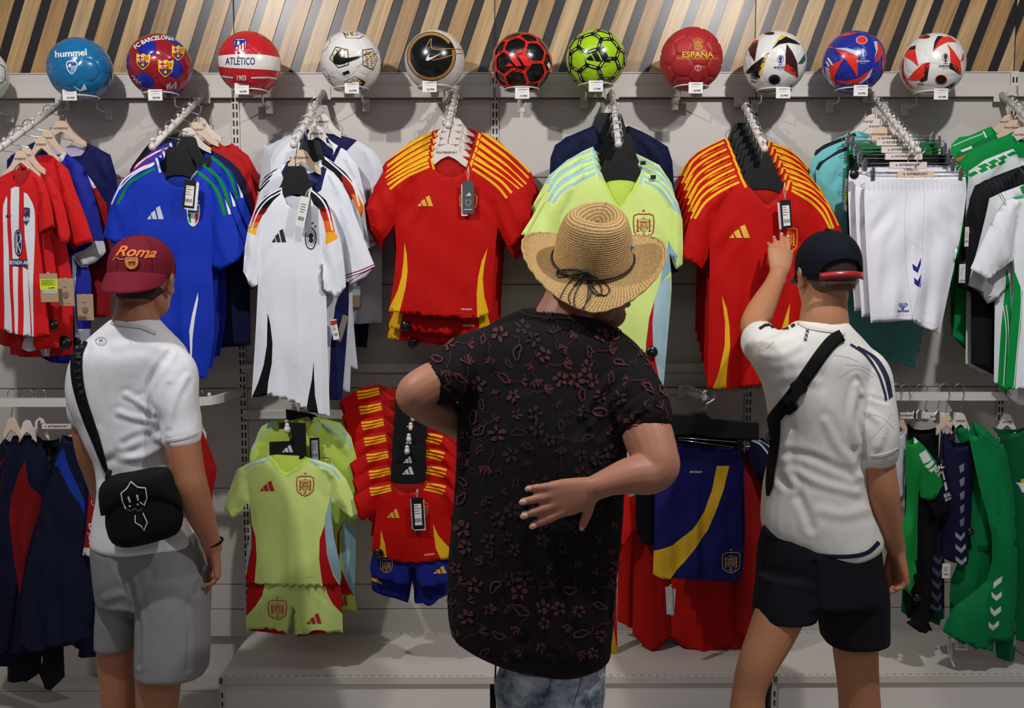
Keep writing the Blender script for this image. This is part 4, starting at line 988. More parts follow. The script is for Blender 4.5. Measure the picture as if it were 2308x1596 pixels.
plain('football_jersey', 'plain red shirt on wooden hanger behind the navy shirt', c5, -.17, (178, 24, 26), [(1100, 190), (960, 250), (900, 400), (900, 1100)], [(1200, 1120)], [(1440, 1110), (1450, 700), (1440, 400), (1380, 290), (1262, 205)],
      sr=([(1262, 205), (1380, 285), (1450, 380), (1500, 560), (1520, 700), (1430, 720), (1400, 560)], 4, 4), seed=22)
plain('football_jersey', 'rearmost red shirt on white hanger beside the slotted upright', c5, -.11, (186, 26, 30), [(1180, 200), (1040, 250), (980, 400), (980, 1050)], [(1200, 1070)], [(1470, 1060), (1480, 700), (1480, 400), (1440, 290), (1345, 212)],
      sr=([(1345, 212), (1440, 285), (1492, 380), (1510, 560), (1520, 660), (1450, 700), (1430, 500)], 4, 4), seed=23)
plain('football_jersey', 'black training top peeking left above the blue jersey', c5, -.20, (16, 17, 24), [(1040, 150), (900, 200), (830, 255), (800, 400), (800, 900)], [(1000, 910)], [(1280, 900), (1290, 500), (1240, 300), (1120, 190)],
      sl=([(1040, 150), (900, 195), (835, 250), (765, 345), (740, 560), (800, 600), (850, 450)], 4, 4), seed=24)
plain('football_jersey', 'navy training top at the left edge above the blue jersey', c5, -.26, (18, 24, 44), [(1010, 200), (880, 250), (800, 300), (780, 450), (790, 1000)], [(1000, 1010)], [(1300, 1000), (1300, 500), (1240, 330), (1120, 250)],
      sl=([(1010, 200), (870, 250), (800, 300), (755, 365), (740, 600), (790, 640), (830, 450)], 4, 4), seed=25)
for k, (x, y, Y, kd, lb) in enumerate(((1388, 1150, -.405, 'black', 'front black hanger inside the bright blue jersey'), (1450, 1068, -.345, 'black', 'second black hanger inside the blue jerseys'), (1470, 1000, -.26, 'white', 'white hanger of the navy shirt beside blue jerseys'), (1535, 955, -.19, 'wood', 'wooden hanger of the plain red shirt'), (1560, 918, -.12, 'white', 'rearmost white hanger above the red shirt'))):
    hanger(kd, *c1([(x, y)])[0], Y, A2, lb, wx=.85, reach=.095)

# ---- arm 1: striped red and white jerseys at the left edge
SRED = (206, 26, 30)
a1 = garment('football_jersey', 'red and white striped jersey with navy sponsor badge at the left edge', 'jersey', c5, -.50, SRED,
    [(75, 370), (20, 410), (-60, 460), (-120, 600), (-100, 900), (-90, 1290)], [(50, 1305), (160, 1330), (215, 1342)], [(288, 1322), (262, 1050), (232, 820), (218, 640), (250, 520), (240, 440), (172, 362)],
    [(165, 395), (140, 440), (115, 458), (92, 430), (80, 395)], [(160, 350), (120, 372), (90, 362)],
    sl=([(75, 370), (-20, 420), (-110, 500), (-180, 740), (-90, 790), (-60, 640)], 3, 3),
    sr=([(172, 362), (240, 415), (272, 480), (300, 580), (318, 700), (270, 722), (228, 748), (222, 660), (225, 520)], 4, 5),
    regions=[('sleeve_cuff', (150, 16, 20), [(330, 690), (228, 760), (226, 728), (270, 708), (330, 672)]),
        ('white_stripe', (220, 222, 228), [(35, 575), (52, 520), (58, 540), (60, 700), (72, 900), (98, 1330), (48, 1330), (46, 1000), (36, 760)]),
        ('white_stripe', (220, 222, 228), [(75, 478), (100, 466), (124, 470), (126, 700), (124, 900), (130, 1340), (114, 1340), (98, 1000), (84, 760), (78, 600)]),
        ('white_stripe', (220, 222, 228), [(150, 500), (170, 508), (196, 560), (206, 600), (208, 760), (206, 1000), (212, 1352), (205, 1352), (190, 1100), (175, 900), (158, 760)]),
        ('white_stripe', (220, 222, 228), [(150, 930), (178, 950), (188, 1150), (197, 1345), (158, 1345), (158, 1150)]),
        ('collar', (170, 20, 24), [(75, 370), (95, 425), (115, 455), (140, 438), (165, 395), (172, 362), (182, 375), (172, 420), (140, 460), (112, 470), (85, 440), (66, 380)])],
    decals=[('curved_tick', D(c5, lambda d: d.poly([(x*19+72, y*17+637) for x, y in swoosh_pts()], mat('p_nv', (26, 40, 120), .5)))),
        ('crest', D(c5, lambda d: (d.poly([(147, 592), (165, 586), (183, 592), (182, 660), (165, 692), (148, 660)], mat('p_nv2', (24, 34, 80), .5)), *[d.poly([(152+k*9, 640+(k % 2)*6), (157+k*9, 640+(k % 2)*6), (157+k*9, 668), (152+k*9, 664)], PAPER) for k in range(4)], d.poly([(152, 600), (178, 600), (150, 630)], mat('p_rd', (190, 30, 45), .5))))),
        ('sponsor_badge', D(c5, lambda d: (d.poly(sm([(103, 740), (125, 715), (146, 740), (146, 840), (126, 868), (104, 840)], 3, True), mat('p_nv2', (24, 34, 80), .5)), d.line([(116, 845), (116, 745), (134, 745), (138, 770), (132, 790), (118, 792), (138, 845)], 5, PAPER), d.line(sm([(108, 745), (125, 724), (141, 745), (141, 835), (126, 858), (109, 836)], 2, True), 2, PAPER, True)))),
        ('sponsor_lettering', D(c5, lambda d: (d.poly([(85, 885), (175, 888), (174, 930), (86, 925)], mat('p_nv2', (24, 34, 80), .5)), d.text('RIYADH AIR', 130, 907, 22, PAPER, .02, sx=.62))))],
    inner=(170, 40, 40), seed=31, T=.03)
YS = mat('fluo_sticker', (216, 232, 40), .6)
price_tag(a1, *c5([(285, 1052)])[0], 40, 64, -.55, CARD, c5([(280, 960)])[0], [(-1, .62, .98, -.14, YS), (-.75, -.16, .85, -.38, PAPER)], False, ang=.02, extra=lambda d, W, H: (d.text('64,99€', .3*W, .02*H, .005, INK, .03), *[d.line([(-.85*W, -H*(.53-.08*k)), ((.8-.3*(k % 2))*W, -H*(.53-.08*k))], .0012, INK) for k in range(5)], *[d.line([((-.7+.14*k)*W, .19*H), ((-.7+.14*k)*W, .34*H)], .0014, INK) for k in range(11)]))
def krafttag(d, W, H):
    d.poly([(x*W*.28, y*H*.09-.36*H) for x, y in swoosh_pts()], INK); d.line([(x*W*.3, y*H*.2+.28*H) for x, y in [(-1, -1), (0, -1.25), (1, -1), (1, .2), (0, 1.2), (-1, .2)]], .0018, INK, True)
    for k in (-.15, 0, .15): d.line([(k*W, .12*H), (k*W, .44*H)], .0016, INK)
    d.line([(-.6*W, .84*H), (.6*W, .84*H)], .0009, mat('p_or', (200, 90, 60), .6))
a2 = plain('football_jersey', 'second red jersey behind the striped one, darker red cuff', c5, -.435, SRED, [(120, 345), (40, 400), (0, 500), (0, 1380)], [(180, 1420)], [(345, 1395), (330, 1000), (290, 700), (300, 520), (215, 350)],
    sr=([(215, 350), (300, 410), (350, 500), (385, 620), (408, 738), (400, 800), (350, 780), (310, 712), (280, 560)], 4, 6), seed=32, regions=[('sleeve_cuff', (150, 16, 20), [(415, 745), (400, 810), (310, 722), (312, 695), (350, 745), (402, 775)]), ('white_stripe', (215, 215, 220), [(165, 1340), (215, 1335), (210, 1430), (150, 1400)])])
price_tag(a2, *c5([(382, 1077)])[0], 36, 62, -.50, CARD, c5([(380, 995)])[0], None, False, extra=krafttag)
security(a2, *c5([(305, 1268)])[0], 13, -.475)
a3 = plain('football_jersey', 'third red jersey from the front with dark red cuff beside blue sleeve', c5, -.37, SRED, [(200, 290), (100, 340), (60, 450), (60, 1440)], [(200, 1455)], [(425, 1440), (418, 1000), (380, 760), (375, 500), (310, 292)],
    sr=([(310, 292), (395, 365), (435, 480), (500, 650), (545, 782), (415, 828), (372, 700), (340, 500)], 4, 4), seed=33, regions=[('sleeve_cuff', (150, 16, 20), [(550, 785), (540, 805), (414, 838), (412, 805), (538, 762)]), ('white_stripe', (215, 215, 220), [(260, 1370), (310, 1375), (300, 1460), (250, 1460)])], neckb=[(280, 280), (240, 280)])
security(a3, *c5([(375, 1372)])[0], 17, -.42)
a4 = plain('football_jersey', 'royal blue jersey with white cuff behind the red jerseys', c5, -.30, (30, 40, 150), [(240, 270), (160, 330), (120, 500), (150, 1400)], [(320, 1480)], [(520, 1500), (530, 1000), (480, 850), (440, 560), (370, 260)],
    sr=([(370, 260), (480, 345), (520, 430), (570, 600), (615, 840), (570, 905), (490, 925), (435, 860), (420, 600)], 4, 6), seed=34,
    regions=[('sleeve_cuff', (215, 216, 224), [(545, 782), (600, 780), (630, 850), (560, 925), (480, 935), (425, 870), (450, 850), (500, 835), (550, 800)]), ('side_panel', (215, 216, 224), [(430, 880), (455, 920), (450, 1100), (465, 1290), (530, 1290), (530, 1520), (460, 1520), (440, 1100)]), ('collar', (215, 216, 224), [(350, 250), (372, 245), (392, 262), (365, 320), (345, 310)])])
price_tag(a4, *c5([(495, 1165)])[0], 37, 59, -.37, CARD, c5([(492, 1090)])[0], None, False, extra=krafttag)
security(a4, *c5([(445, 1365)])[0], 10, -.35)
a5 = plain('football_jersey', 'dark red jersey half hidden between blue and navy ones', c5, -.22, (150, 18, 24), [(330, 300), (250, 360), (200, 500), (200, 1200)], [(400, 1230)], [(640, 1220), (640, 900), (610, 700), (560, 500), (440, 310)],
    sr=([(440, 310), (540, 440), (620, 570), (632, 700), (640, 880), (590, 900), (560, 640)], 4, 4), seed=35, regions=[('shoulder_edge', (215, 216, 224), [(455, 320), (475, 320), (560, 470), (545, 478)])])
a6 = plain('football_jersey', 'rearmost navy jersey with pale lilac collar on wooden hanger', c5, -.12, (20, 26, 84), [(200, 205), (60, 290), (40, 400), (60, 1000)], [(300, 1010)], [(620, 1000), (640, 600), (660, 400), (635, 285), (510, 212)],
    sr=([(510, 212), (640, 280), (675, 400), (690, 600), (610, 640), (590, 450)], 3, 3), sl=([(200, 205), (62, 285), (35, 390), (0, 600), (80, 640), (110, 450)], 3, 3), seed=36,
    neckf=[(470, 285), (300, 285)], neckb=[(495, 236), (280, 236)], inner=(196, 180, 214))
for k, (x, y, Y, kd, lb) in enumerate(((162, 1178, -.50, 'wood', 'front wooden hanger of the striped jersey'), (205, 1150, -.445, 'wood', 'second wooden hanger at left, behind the front one'), (325, 1068, -.36, 'wood', 'wooden hanger of the third red jersey at left'), (375, 1018, -.30, 'wood', 'wooden hanger of the royal blue jersey'), (480, 945, -.15, 'wood', 'rearmost wooden hanger above the navy jersey'))):
    hanger(kd, *c1([(x, y)])[0], Y, A1, lb, wx=.6 if Y < -.2 else .85)
# ---- arm 6: red adult jerseys
f1 = garment('football_jersey', 'front red adult jersey with yellow stripes that the youth touches', 'jersey', c7, -.43, RED,
    [(1238, 385), (1120, 445), (1062, 560), (1050, 680), (1062, 780), (1062, 1000), (1050, 1535)], [(1200, 1540), (1365, 1512), (1500, 1520)], [(1620, 1510), (1640, 1200), (1640, 950), (1640, 780), (1655, 600), (1610, 460), (1475, 398)],
    [(1450, 470), (1400, 520), (1372, 540), (1330, 500), (1280, 440)], [(1450, 420), (1350, 445), (1280, 410)],
    sl=([(1238, 385), (1090, 450), (1000, 530), (955, 610), (925, 720), (903, 822), (960, 845), (1020, 885), (1050, 830), (1065, 720), (1090, 600)], 5, 6),
    sr=([(1475, 398), (1620, 450), (1730, 560), (1785, 680), (1850, 900), (1740, 940), (1650, 900), (1640, 700), (1610, 560)], 4, 5),
    regions=[('collar', (186, 20, 16), [(1225, 385), (1255, 380), (1290, 445), (1335, 505), (1372, 530), (1400, 515), (1445, 470), (1470, 395), (1500, 400), (1470, 490), (1410, 545), (1370, 560), (1325, 530), (1270, 465)]),
        ('collar_bar', YEL, [(1224, 380), (1236, 374), (1262, 440), (1250, 446)]), ('collar_bar', YEL, [(1490, 400), (1503, 406), (1484, 462), (1474, 455)]),
        ('stripe', YEL, ribs([[(1212, 390), (1110, 440), (1020, 500), (958, 610)], [(1222, 412), (1120, 462), (1035, 525), (978, 612)]], 13)),
        ('stripe', YEL, ribs([[(1512, 420), (1620, 462), (1700, 530), (1762, 650)], [(1508, 440), (1610, 490), (1680, 555), (1728, 665)], [(1505, 458), (1600, 515), (1665, 580), (1712, 668)]], 13)),
        ('side_panel', YEL, [(1124, 1032), (1150, 1100), (1164, 1200), (1166, 1300), (1150, 1420), (1142, 1550), (1070, 1550), (1110, 1440), (1138, 1300), (1142, 1180)]),
        ('side_panel', YEL, [(1492, 1072), (1450, 1200), (1440, 1400), (1460, 1530), (1530, 1530), (1500, 1400), (1478, 1250)])],
    decals=[('three_bar_mark', bars((232, 180, 60), 1162, 645, 1275, 718, c7)), ('crest', crest_at((225, 170, 40), 1440, 660, 1530, 800, c7))], inner=(170, 18, 15), seed=6)
GREYW = mat('grey_paper', (205, 200, 205), .6)
for dx, dy, w_, h_, mt, Y in ((-14, 6, 24, 60, GREYW, -.487), (0, 0, 24, 64, CARDK, -.490)):
    price_tag(f1, *c7([(1480+dx, 588+dy)])[0], w_, h_, Y, mt, c7([(1472, 415)])[0] if mt is CARDK else None, [(-.65, .62, .65, -.8, PAPER)] if mt is CARDK else None, mt is CARDK, ang=.10)
o = A6.at(-.43)
for i, Y in enumerate((-.38, -.33, -.28, -.22, -.16, -.10)):
    dup(f1, A6.at(Y)-o, ['second', 'third', 'fourth', 'fifth', 'sixth', 'rearmost'][i]+' red adult jersey from the front on black hangers', 'red adult jerseys', yaw=(-.04, .03, -.03, .03, 0, .02)[i], hide=('price_tag',))
f1['group'] = 'red adult jerseys'
nth7 = ['second', 'third', 'fourth', 'fifth', 'sixth', 'rearmost']
h = hanger('black', *c3([(1790, 1258)])[0], -.43, A6, 'frontmost black hanger in the red adult jersey')
for i, Y in enumerate((-.38, -.33, -.28, -.22, -.16, -.10)): dup(h, A6.at(Y)-o, nth7[i]+' black hanger of the red adult jerseys', yaw=.04*(i % 2))
# ---- arm 5: lime jerseys
e1 = garment('football_jersey', 'front lime adult jersey with pale blue shoulder stripes and red crest', 'jersey', c7, -.44, LIME,
    [(445, 310), (330, 370), (260, 470), (240, 600), (250, 800), (250, 1100), (240, 1500)], [(450, 1540), (640, 1530), (760, 1500)], [(812, 1520), (835, 1250), (855, 1000), (850, 860), (838, 740), (845, 580), (800, 420), (692, 350)],
    [(640, 450), (600, 510), (572, 547), (540, 500), (500, 420)], [(660, 395), (570, 350), (480, 345)],
    sl=([(445, 310), (300, 385), (200, 470), (150, 560), (95, 660), (36, 752), (120, 775), (216, 772), (240, 700), (262, 600)], 5, 6),
    sr=([(692, 350), (820, 415), (890, 520), (915, 620), (918, 760), (915, 860), (880, 892), (845, 800), (838, 700), (830, 560)], 5, 6),
    regions=[('collar', (200, 228, 96), [(430, 318), (470, 310), (520, 435), (570, 532), (640, 440), (675, 345), (700, 352), (665, 450), (575, 560), (545, 550), (490, 440)]),
        ('stripe', SKY, ribs([[(392, 305), (300, 350), (200, 430), (140, 556)], [(432, 335), (330, 375), (235, 440), (185, 520)], [(440, 365), (350, 410), (260, 460), (205, 530)], [(436, 312), (452, 350), (468, 395)]], 16)),
        ('stripe', SKY, ribs([[(705, 352), (800, 395), (870, 470), (915, 605)], [(702, 380), (790, 420), (850, 490), (900, 590)], [(705, 410), (780, 450), (835, 510), (872, 570)], [(700, 360), (690, 395), (678, 430)]], 15)),
        ('side_panel', (150, 190, 204), [(840, 735), (860, 780), (885, 812), (870, 880), (850, 900), (818, 935), (800, 960), (785, 990), (800, 900), (822, 830)]),
        ('side_panel', (176, 210, 222), [(785, 975), (800, 950), (850, 930), (850, 1030), (835, 1300), (820, 1540), (760, 1530), (770, 1430), (745, 1300), (740, 1150), (755, 1060)]),
        ('side_panel', (190, 22, 30), [(757, 1055), (745, 1180), (750, 1320), (790, 1510), (740, 1520), (705, 1400), (712, 1280), (728, 1150)])],
    decals=[('crest', crest_at((190, 50, 44), 647, 583, 752, 722, c7))], inner=(196, 224, 92), seed=5)
d = Decal(); gp = mat('print_gray', (96, 116, 60), .6)
q = c7([(510, 405), (580, 405), (580, 480), (510, 480)])
frE = GT[e1.name][0]
m = MB()
lab = Decal(); a, b = c7([(545, 420), (545, 465)])
lab.line(c7([(508, 405), (578, 405), (578, 485), (508, 485)]), .8, gp, True); lab.line(c7([(508, 430), (578, 430)]), .8, gp); lab.line(c7([(548, 405), (548, 430)]), .8, gp)
lab.text('S', *c7([(527, 418)])[0], 6, gp); lab.text('USA', *c7([(563, 418)])[0], 4, gp); lab.text('T  T  U  I', *c7([(545, 446)])[0], 5, gp)
def backmap(V):
    uv = np.array([frE.uv(*q_) for q_ in V]); return frE.W(uv[:, 0], uv[:, 1], np.full(len(uv), -.0105)), np.tile(frE.n, (len(uv), 1))
lab.build('size_print', backmap, e1, .001)
security(e1, *c7([(747, 1340)])[0], 14, -.475)
o = A5.at(-.44)
for i, Y in enumerate((-.375, -.31)): dup(e1, A5.at(Y)-o+np.array([-.004*(i+1), 0, .0]), ['second lime adult jersey from the front', 'third lime adult jersey, nearest the navy jacket'][i], yaw=(.04, -.03)[i], hide=('security_tag',))
hL = hanger('black', *c3([(690, 1172)])[0], -.44, A5, 'frontmost black hanger in the lime jersey above the straw hat', scale=1.05)
for i, Y in enumerate((-.375, -.31)): dup(hL, A5.at(Y)-o, ['second black hanger in the lime jerseys', 'third black hanger in the lime jerseys'][i])
plain('training_jacket', 'dark navy training jacket behind the lime jerseys', c7, -.20, (16, 22, 58), [(440, 100), (330, 150), (240, 200), (215, 400), (230, 1000)], [(500, 1020)], [(840, 1000), (850, 400), (830, 240), (740, 160), (620, 105)], [(580, 190), (520, 215), (470, 180)], [(560, 130), (480, 125)],
    sl=([(440, 100), (300, 160), (220, 210), (195, 280), (180, 600), (160, 900), (240, 920), (280, 500)], 5, 5), sr=([(620, 105), (740, 160), (835, 220), (860, 300), (880, 600), (890, 900), (800, 920), (780, 500)], 5, 5),
    regions=[('collar', (12, 16, 44), [(440, 95), (470, 130), (480, 180), (520, 215), (580, 190), (590, 130), (610, 95), (640, 110), (620, 200), (530, 250), (450, 200), (425, 110)])], seed=7, cat='jacket')
hanger('black', *c3([(598, 884)])[0], -.205, A5, 'black hanger of the dark navy training jacket', scale=1.1)
tg = bpy.data.objects['training_jacket']; price_tag(tg, *c3([(772, 1185)])[0], 14, 26, -.235, PAPER, c3([(752, 1085)])[0], [(-.9, .95, .9, .1, mat('tag_grey', (120, 125, 135), .6))], False)
for x, y in ((865, 1275), (945, 1385)): price_tag(e1, *c3([(x, y)])[0], 12, 9, -.46 if x > 900 else -.40, CARDK, None, None, False)
# ---- arm 3: long white jerseys
GW = (234, 238, 248)
g1 = garment('football_jersey', 'long white jersey with black to orange shoulders, front of its arm', 'jersey', c6, -.44, GW,
    [(300, 402), (235, 450), (200, 530), (188, 640), (186, 720), (180, 900), (165, 1200), (148, 1455)], [(240, 1440), (330, 1462), (400, 1500), (470, 1530)], [(540, 1546), (528, 1200), (522, 950), (505, 720), (520, 600), (505, 470), (445, 402)],
    [(425, 470), (390, 510), (360, 515), (330, 490), (305, 440)], [(430, 440), (370, 450), (315, 425)],
    sl=([(300, 402), (215, 448), (165, 510), (132, 600), (115, 700), (106, 825), (150, 905), (178, 890), (186, 780), (192, 650), (215, 540)], 5, 6),
    sr=([(445, 402), (520, 468), (562, 560), (595, 680), (612, 800), (620, 900), (575, 958), (508, 912), (505, 780), (508, 650), (500, 540)], 5, 7),
    regions=[('shoulder_panel', (18, 18, 20), [(305, 398), (303, 432), (262, 470), (235, 505), (215, 520), (160, 520), (150, 530), (180, 470), (230, 430)]),
        ('shoulder_panel', (110, 20, 22), [(235, 505), (220, 530), (205, 545), (150, 545), (160, 512), (215, 512)]), ('shoulder_panel', (205, 44, 30), [(212, 530), (195, 570), (186, 585), (140, 585), (150, 540), (208, 540)]),
        ('shoulder_panel', (240, 120, 30), [(195, 570), (182, 600), (176, 615), (130, 615), (138, 580), (190, 578)]), ('shoulder_panel', (250, 190, 50), [(180, 608), (172, 645), (145, 632), (122, 625), (130, 610)]),
        ('stripe', GW, ribs([[(298, 408), (230, 448), (175, 505), (140, 600)]], 8)), ('stripe', GW, ribs([[(300, 425), (240, 462), (190, 520), (150, 620)]], 7)),
        ('shoulder_panel', (18, 18, 20), [(430, 400), (448, 398), (520, 462), (545, 500), (530, 530), (490, 515), (462, 490), (448, 460)]),
        ('shoulder_panel', (110, 20, 22), [(485, 505), (545, 498), (552, 530), (498, 535)]), ('shoulder_panel', (205, 44, 30), [(492, 528), (552, 525), (562, 575), (512, 580)]),
        ('shoulder_panel', (240, 110, 28), [(508, 572), (562, 570), (576, 630), (524, 640)]), ('shoulder_panel', (250, 176, 44), [(522, 632), (576, 625), (580, 660), (550, 680), (522, 692)]),
        ('stripe', GW, ribs([[(455, 400), (505, 445), (540, 500), (575, 640)], [(450, 420), (500, 465), (530, 520), (556, 620)]], 8)),
        ('side_panel', (18, 18, 20), [(234, 1028), (250, 1090), (262, 1180), (258, 1280), (240, 1370), (232, 1470), (145, 1470), (185, 1380), (215, 1290), (232, 1190)]),
        ('side_panel', (18, 18, 20), [(464, 1268), (466, 1350), (470, 1440), (490, 1545), (430, 1510), (440, 1440), (455, 1360)]),
        ('collar', (232, 234, 240), [(300, 402), (306, 440), (330, 490), (360, 515), (390, 510), (425, 470), (445, 402), (452, 410), (430, 490), (395, 522), (355, 525), (322, 500), (294, 440)])],
    decals=[('three_bar_mark', bars((20, 20, 22), 255, 612, 327, 678, c6)), ('crest', D(c6, lambda d: (d.line(sm([(449, 605), (468, 625), (474, 660), (465, 700), (449, 712), (430, 700), (422, 660), (430, 622)], 2, True), 5, INK, True), d.line(sm([(449, 622), (463, 640), (465, 665), (458, 688), (449, 695), (438, 688), (432, 662), (436, 636)], 2, True), 2, INK, True), d.poly([(449, 630), (462, 645), (456, 655), (460, 672), (449, 685), (438, 672), (442, 655), (436, 645)], INK),
        *[d.poly([(x+7*math.sin(i*math.pi/5)*(1 if i % 2 == 0 else .42), y-7*math.cos(i*math.pi/5)*(1 if i % 2 == 0 else .42)) for i in range(10)], INK) for x, y in ((440, 580), (458, 584), (471, 600), (433, 596))])))],
    inner=(200, 204, 214), seed=41)
price_tag(g1, *c6([(430, 540)])[0], 15, 80, -.49, mat('tag_grey', (120, 125, 135), .6), None, None, False, ang=.0)
price_tag(g1, *c6([(403, 525)])[0], 21, 68, -.494, PAPER, c6([(438, 410)])[0], None, True, ang=-.22)
g2 = plain('football_jersey', 'white jersey with navy collar and navy side, second on its arm', c6, -.375, GW, [(330, 280), (260, 330), (230, 500), (260, 1440)], [(420, 1460), (540, 1465)], [(600, 1467), (632, 1050), (632, 890), (610, 700), (650, 560), (600, 400), (505, 298)],
    [(470, 400), (420, 440), (350, 400)], [(450, 330), (380, 330)],
    sr=([(505, 298), (585, 360), (630, 440), (680, 580), (725, 700), (766, 802), (720, 850), (640, 895), (615, 860), (600, 700), (580, 520)], 5, 7), seed=42,
    regions=[('collar', (28, 30, 84), [(330, 270), (350, 400), (420, 440), (470, 400), (505, 298), (525, 310), (500, 420), (470, 440), (420, 470), (340, 440), (300, 330)]), ('side_panel', (22, 26, 74), [(600, 900), (640, 870), (640, 1000), (605, 1480), (540, 1480), (548, 1200), (570, 1000)]),
        ('cuff_stripe', (150, 30, 60), ribs([[(612, 846), (700, 818), (762, 790)]], 6)), ('cuff_stripe', (40, 44, 130), ribs([[(618, 858), (705, 830), (765, 800)]], 5)), ('cuff_stripe', (150, 30, 60), ribs([[(632, 884), (680, 850), (764, 806)]], 5))], inner=(60, 62, 110))
price_tag(g2, *c6([(565, 1115)])[0], 14, 46, -.42, PAPER, None, [(-1, .9, 1, .5, mat('p_rd', (190, 30, 45), .5))], True, ang=.15)
price_tag(g2, *c6([(600, 1110)])[0], 13, 62, -.41, mat('kraft_dark', (120, 108, 92), .7), None, None, False, ang=-.3)
plain('football_jersey', 'white jersey with black and orange shoulder, behind the navy collared one', c6, -.32, GW, [(380, 240), (300, 300), (220, 350), (180, 500), (200, 1250)], [(420, 1300), (600, 1420)], [(640, 1426), (650, 1100), (660, 800), (700, 700), (690, 480), (600, 320), (512, 248)],
    sl=([(380, 240), (300, 295), (215, 350), (180, 420), (165, 500), (140, 620), (190, 640), (215, 500)], 5, 6), sr=([(512, 248), (600, 315), (670, 380), (710, 480), (725, 620), (742, 700), (700, 740), (660, 640), (640, 480)], 4, 6), seed=43,
    regions=[('shoulder_panel', (18, 18, 20), [(500, 245), (600, 310), (650, 370), (620, 400), (560, 330), (500, 290)]), ('shoulder_panel', (170, 30, 26), [(600, 340), (650, 370), (680, 450), (650, 470), (610, 390)]), ('shoulder_panel', (240, 120, 30), [(650, 440), (680, 440), (710, 500), (700, 560), (672, 500)]),
        ('shoulder_panel', (18, 18, 20), [(390, 235), (300, 290), (200, 360), (175, 420), (190, 430), (260, 360), (330, 310)]), ('stripe', GW, ribs([[(330, 285), (240, 345), (185, 400)], [(340, 300), (260, 350), (190, 410)]], 6)), ('shoulder_panel', (220, 80, 30), [(178, 430), (190, 430), (170, 500), (150, 540), (165, 470)]),
        ('stripe', GW, ribs([[(515, 258), (600, 330), (660, 400), (690, 500)]], 7))])
plain('football_jersey', 'white jersey with navy collar and striped cuff, fourth on its arm', c6, -.25, GW, [(420, 110), (340, 150), (260, 220), (240, 400), (260, 1200)], [(450, 1260), (600, 1300)], [(680, 1312), (660, 1100), (650, 800), (690, 600), (680, 350), (610, 230), (530, 165)],
    [(560, 230), (520, 260), (440, 200)], [(540, 150), (450, 120)],
    sr=([(530, 165), (620, 220), (680, 300), (715, 450), (745, 600), (768, 690), (735, 712), (700, 690), (670, 500), (650, 360)], 5, 7), seed=44,
    regions=[('collar', (24, 26, 78), [(410, 100), (440, 200), (520, 260), (560, 240), (585, 190), (560, 165), (600, 200), (560, 290), (480, 300), (410, 220), (380, 150)]), ('cuff_stripe', (150, 30, 60), ribs([[(700, 676), (768, 668)]], 5)), ('cuff_stripe', (40, 44, 130), ribs([[(700, 684), (768, 677)]], 4))], inner=(30, 32, 80))
plain('football_jersey', 'rearmost white jersey with navy collar and red cross inside, against the wall', c6, -.16, (216, 220, 230), [(430, 130), (330, 150), (230, 200), (205, 280), (200, 1100)], [(450, 1100)], [(800, 1080), (800, 500), (805, 320), (765, 230), (665, 165)],
    [(620, 220), (560, 225), (500, 190)], [(600, 145), (500, 130)],
    sl=([(430, 130), (330, 145), (215, 205), (200, 300), (175, 480), (160, 600), (240, 620), (270, 400)], 5, 6), sr=([(665, 165), (765, 225), (805, 310), (806, 430), (815, 560), (740, 600), (735, 400)], 4, 5), seed=45,
    regions=[('collar', (24, 26, 78), [(640, 145), (678, 168), (625, 225), (560, 240), (500, 200), (500, 180), (560, 215), (610, 200)])], decals=[], inner=(30, 32, 84))
plain('training_shorts', 'dark navy shorts hem below the white jerseys', c6, -.13, (14, 18, 44), [(640, 800), (640, 960), (640, 1190)], [(680, 1198)], [(724, 1206), (744, 960), (744, 800)], [(700, 800), (680, 800)], [(700, 799), (680, 799)], seed=46, cat='shorts')
ts = bpy.data.objects['training_shorts']; price_tag(ts, *c6([(672, 950)])[0], 22, 48, -.20, CARD, None, [(-.9, .95, .9, .7, mat('p_sky', (120, 180, 220), .5)), (-.9, .68, .9, .1, PAPER)], False)
for k, (x, y, Y, kd, lb) in enumerate(((230, 1300, -.44, 'black', 'front black hanger of the long white jersey'), (275, 1172, -.38, 'wood', 'wooden hanger of the white jersey with navy side'), (345, 1095, -.325, 'black', 'black hanger between the white jerseys'), (395, 985, -.25, 'white', 'white hanger of the fourth white jersey'), (440, 893, -.165, 'white', 'rearmost white hanger of the white jerseys, nearest the wall'))):
    hanger(kd, *c2([(x, y)])[0], Y, A3, lb, wx=.8, reach=.085)
d = Decal(); d.line(c2([(490, 1078), (562, 1100)]), 2, mat('p_rd', (190, 30, 45), .5)); d.line(c2([(530, 1075), (520, 1105)]), 2, mat('p_rd', (190, 30, 45), .5))
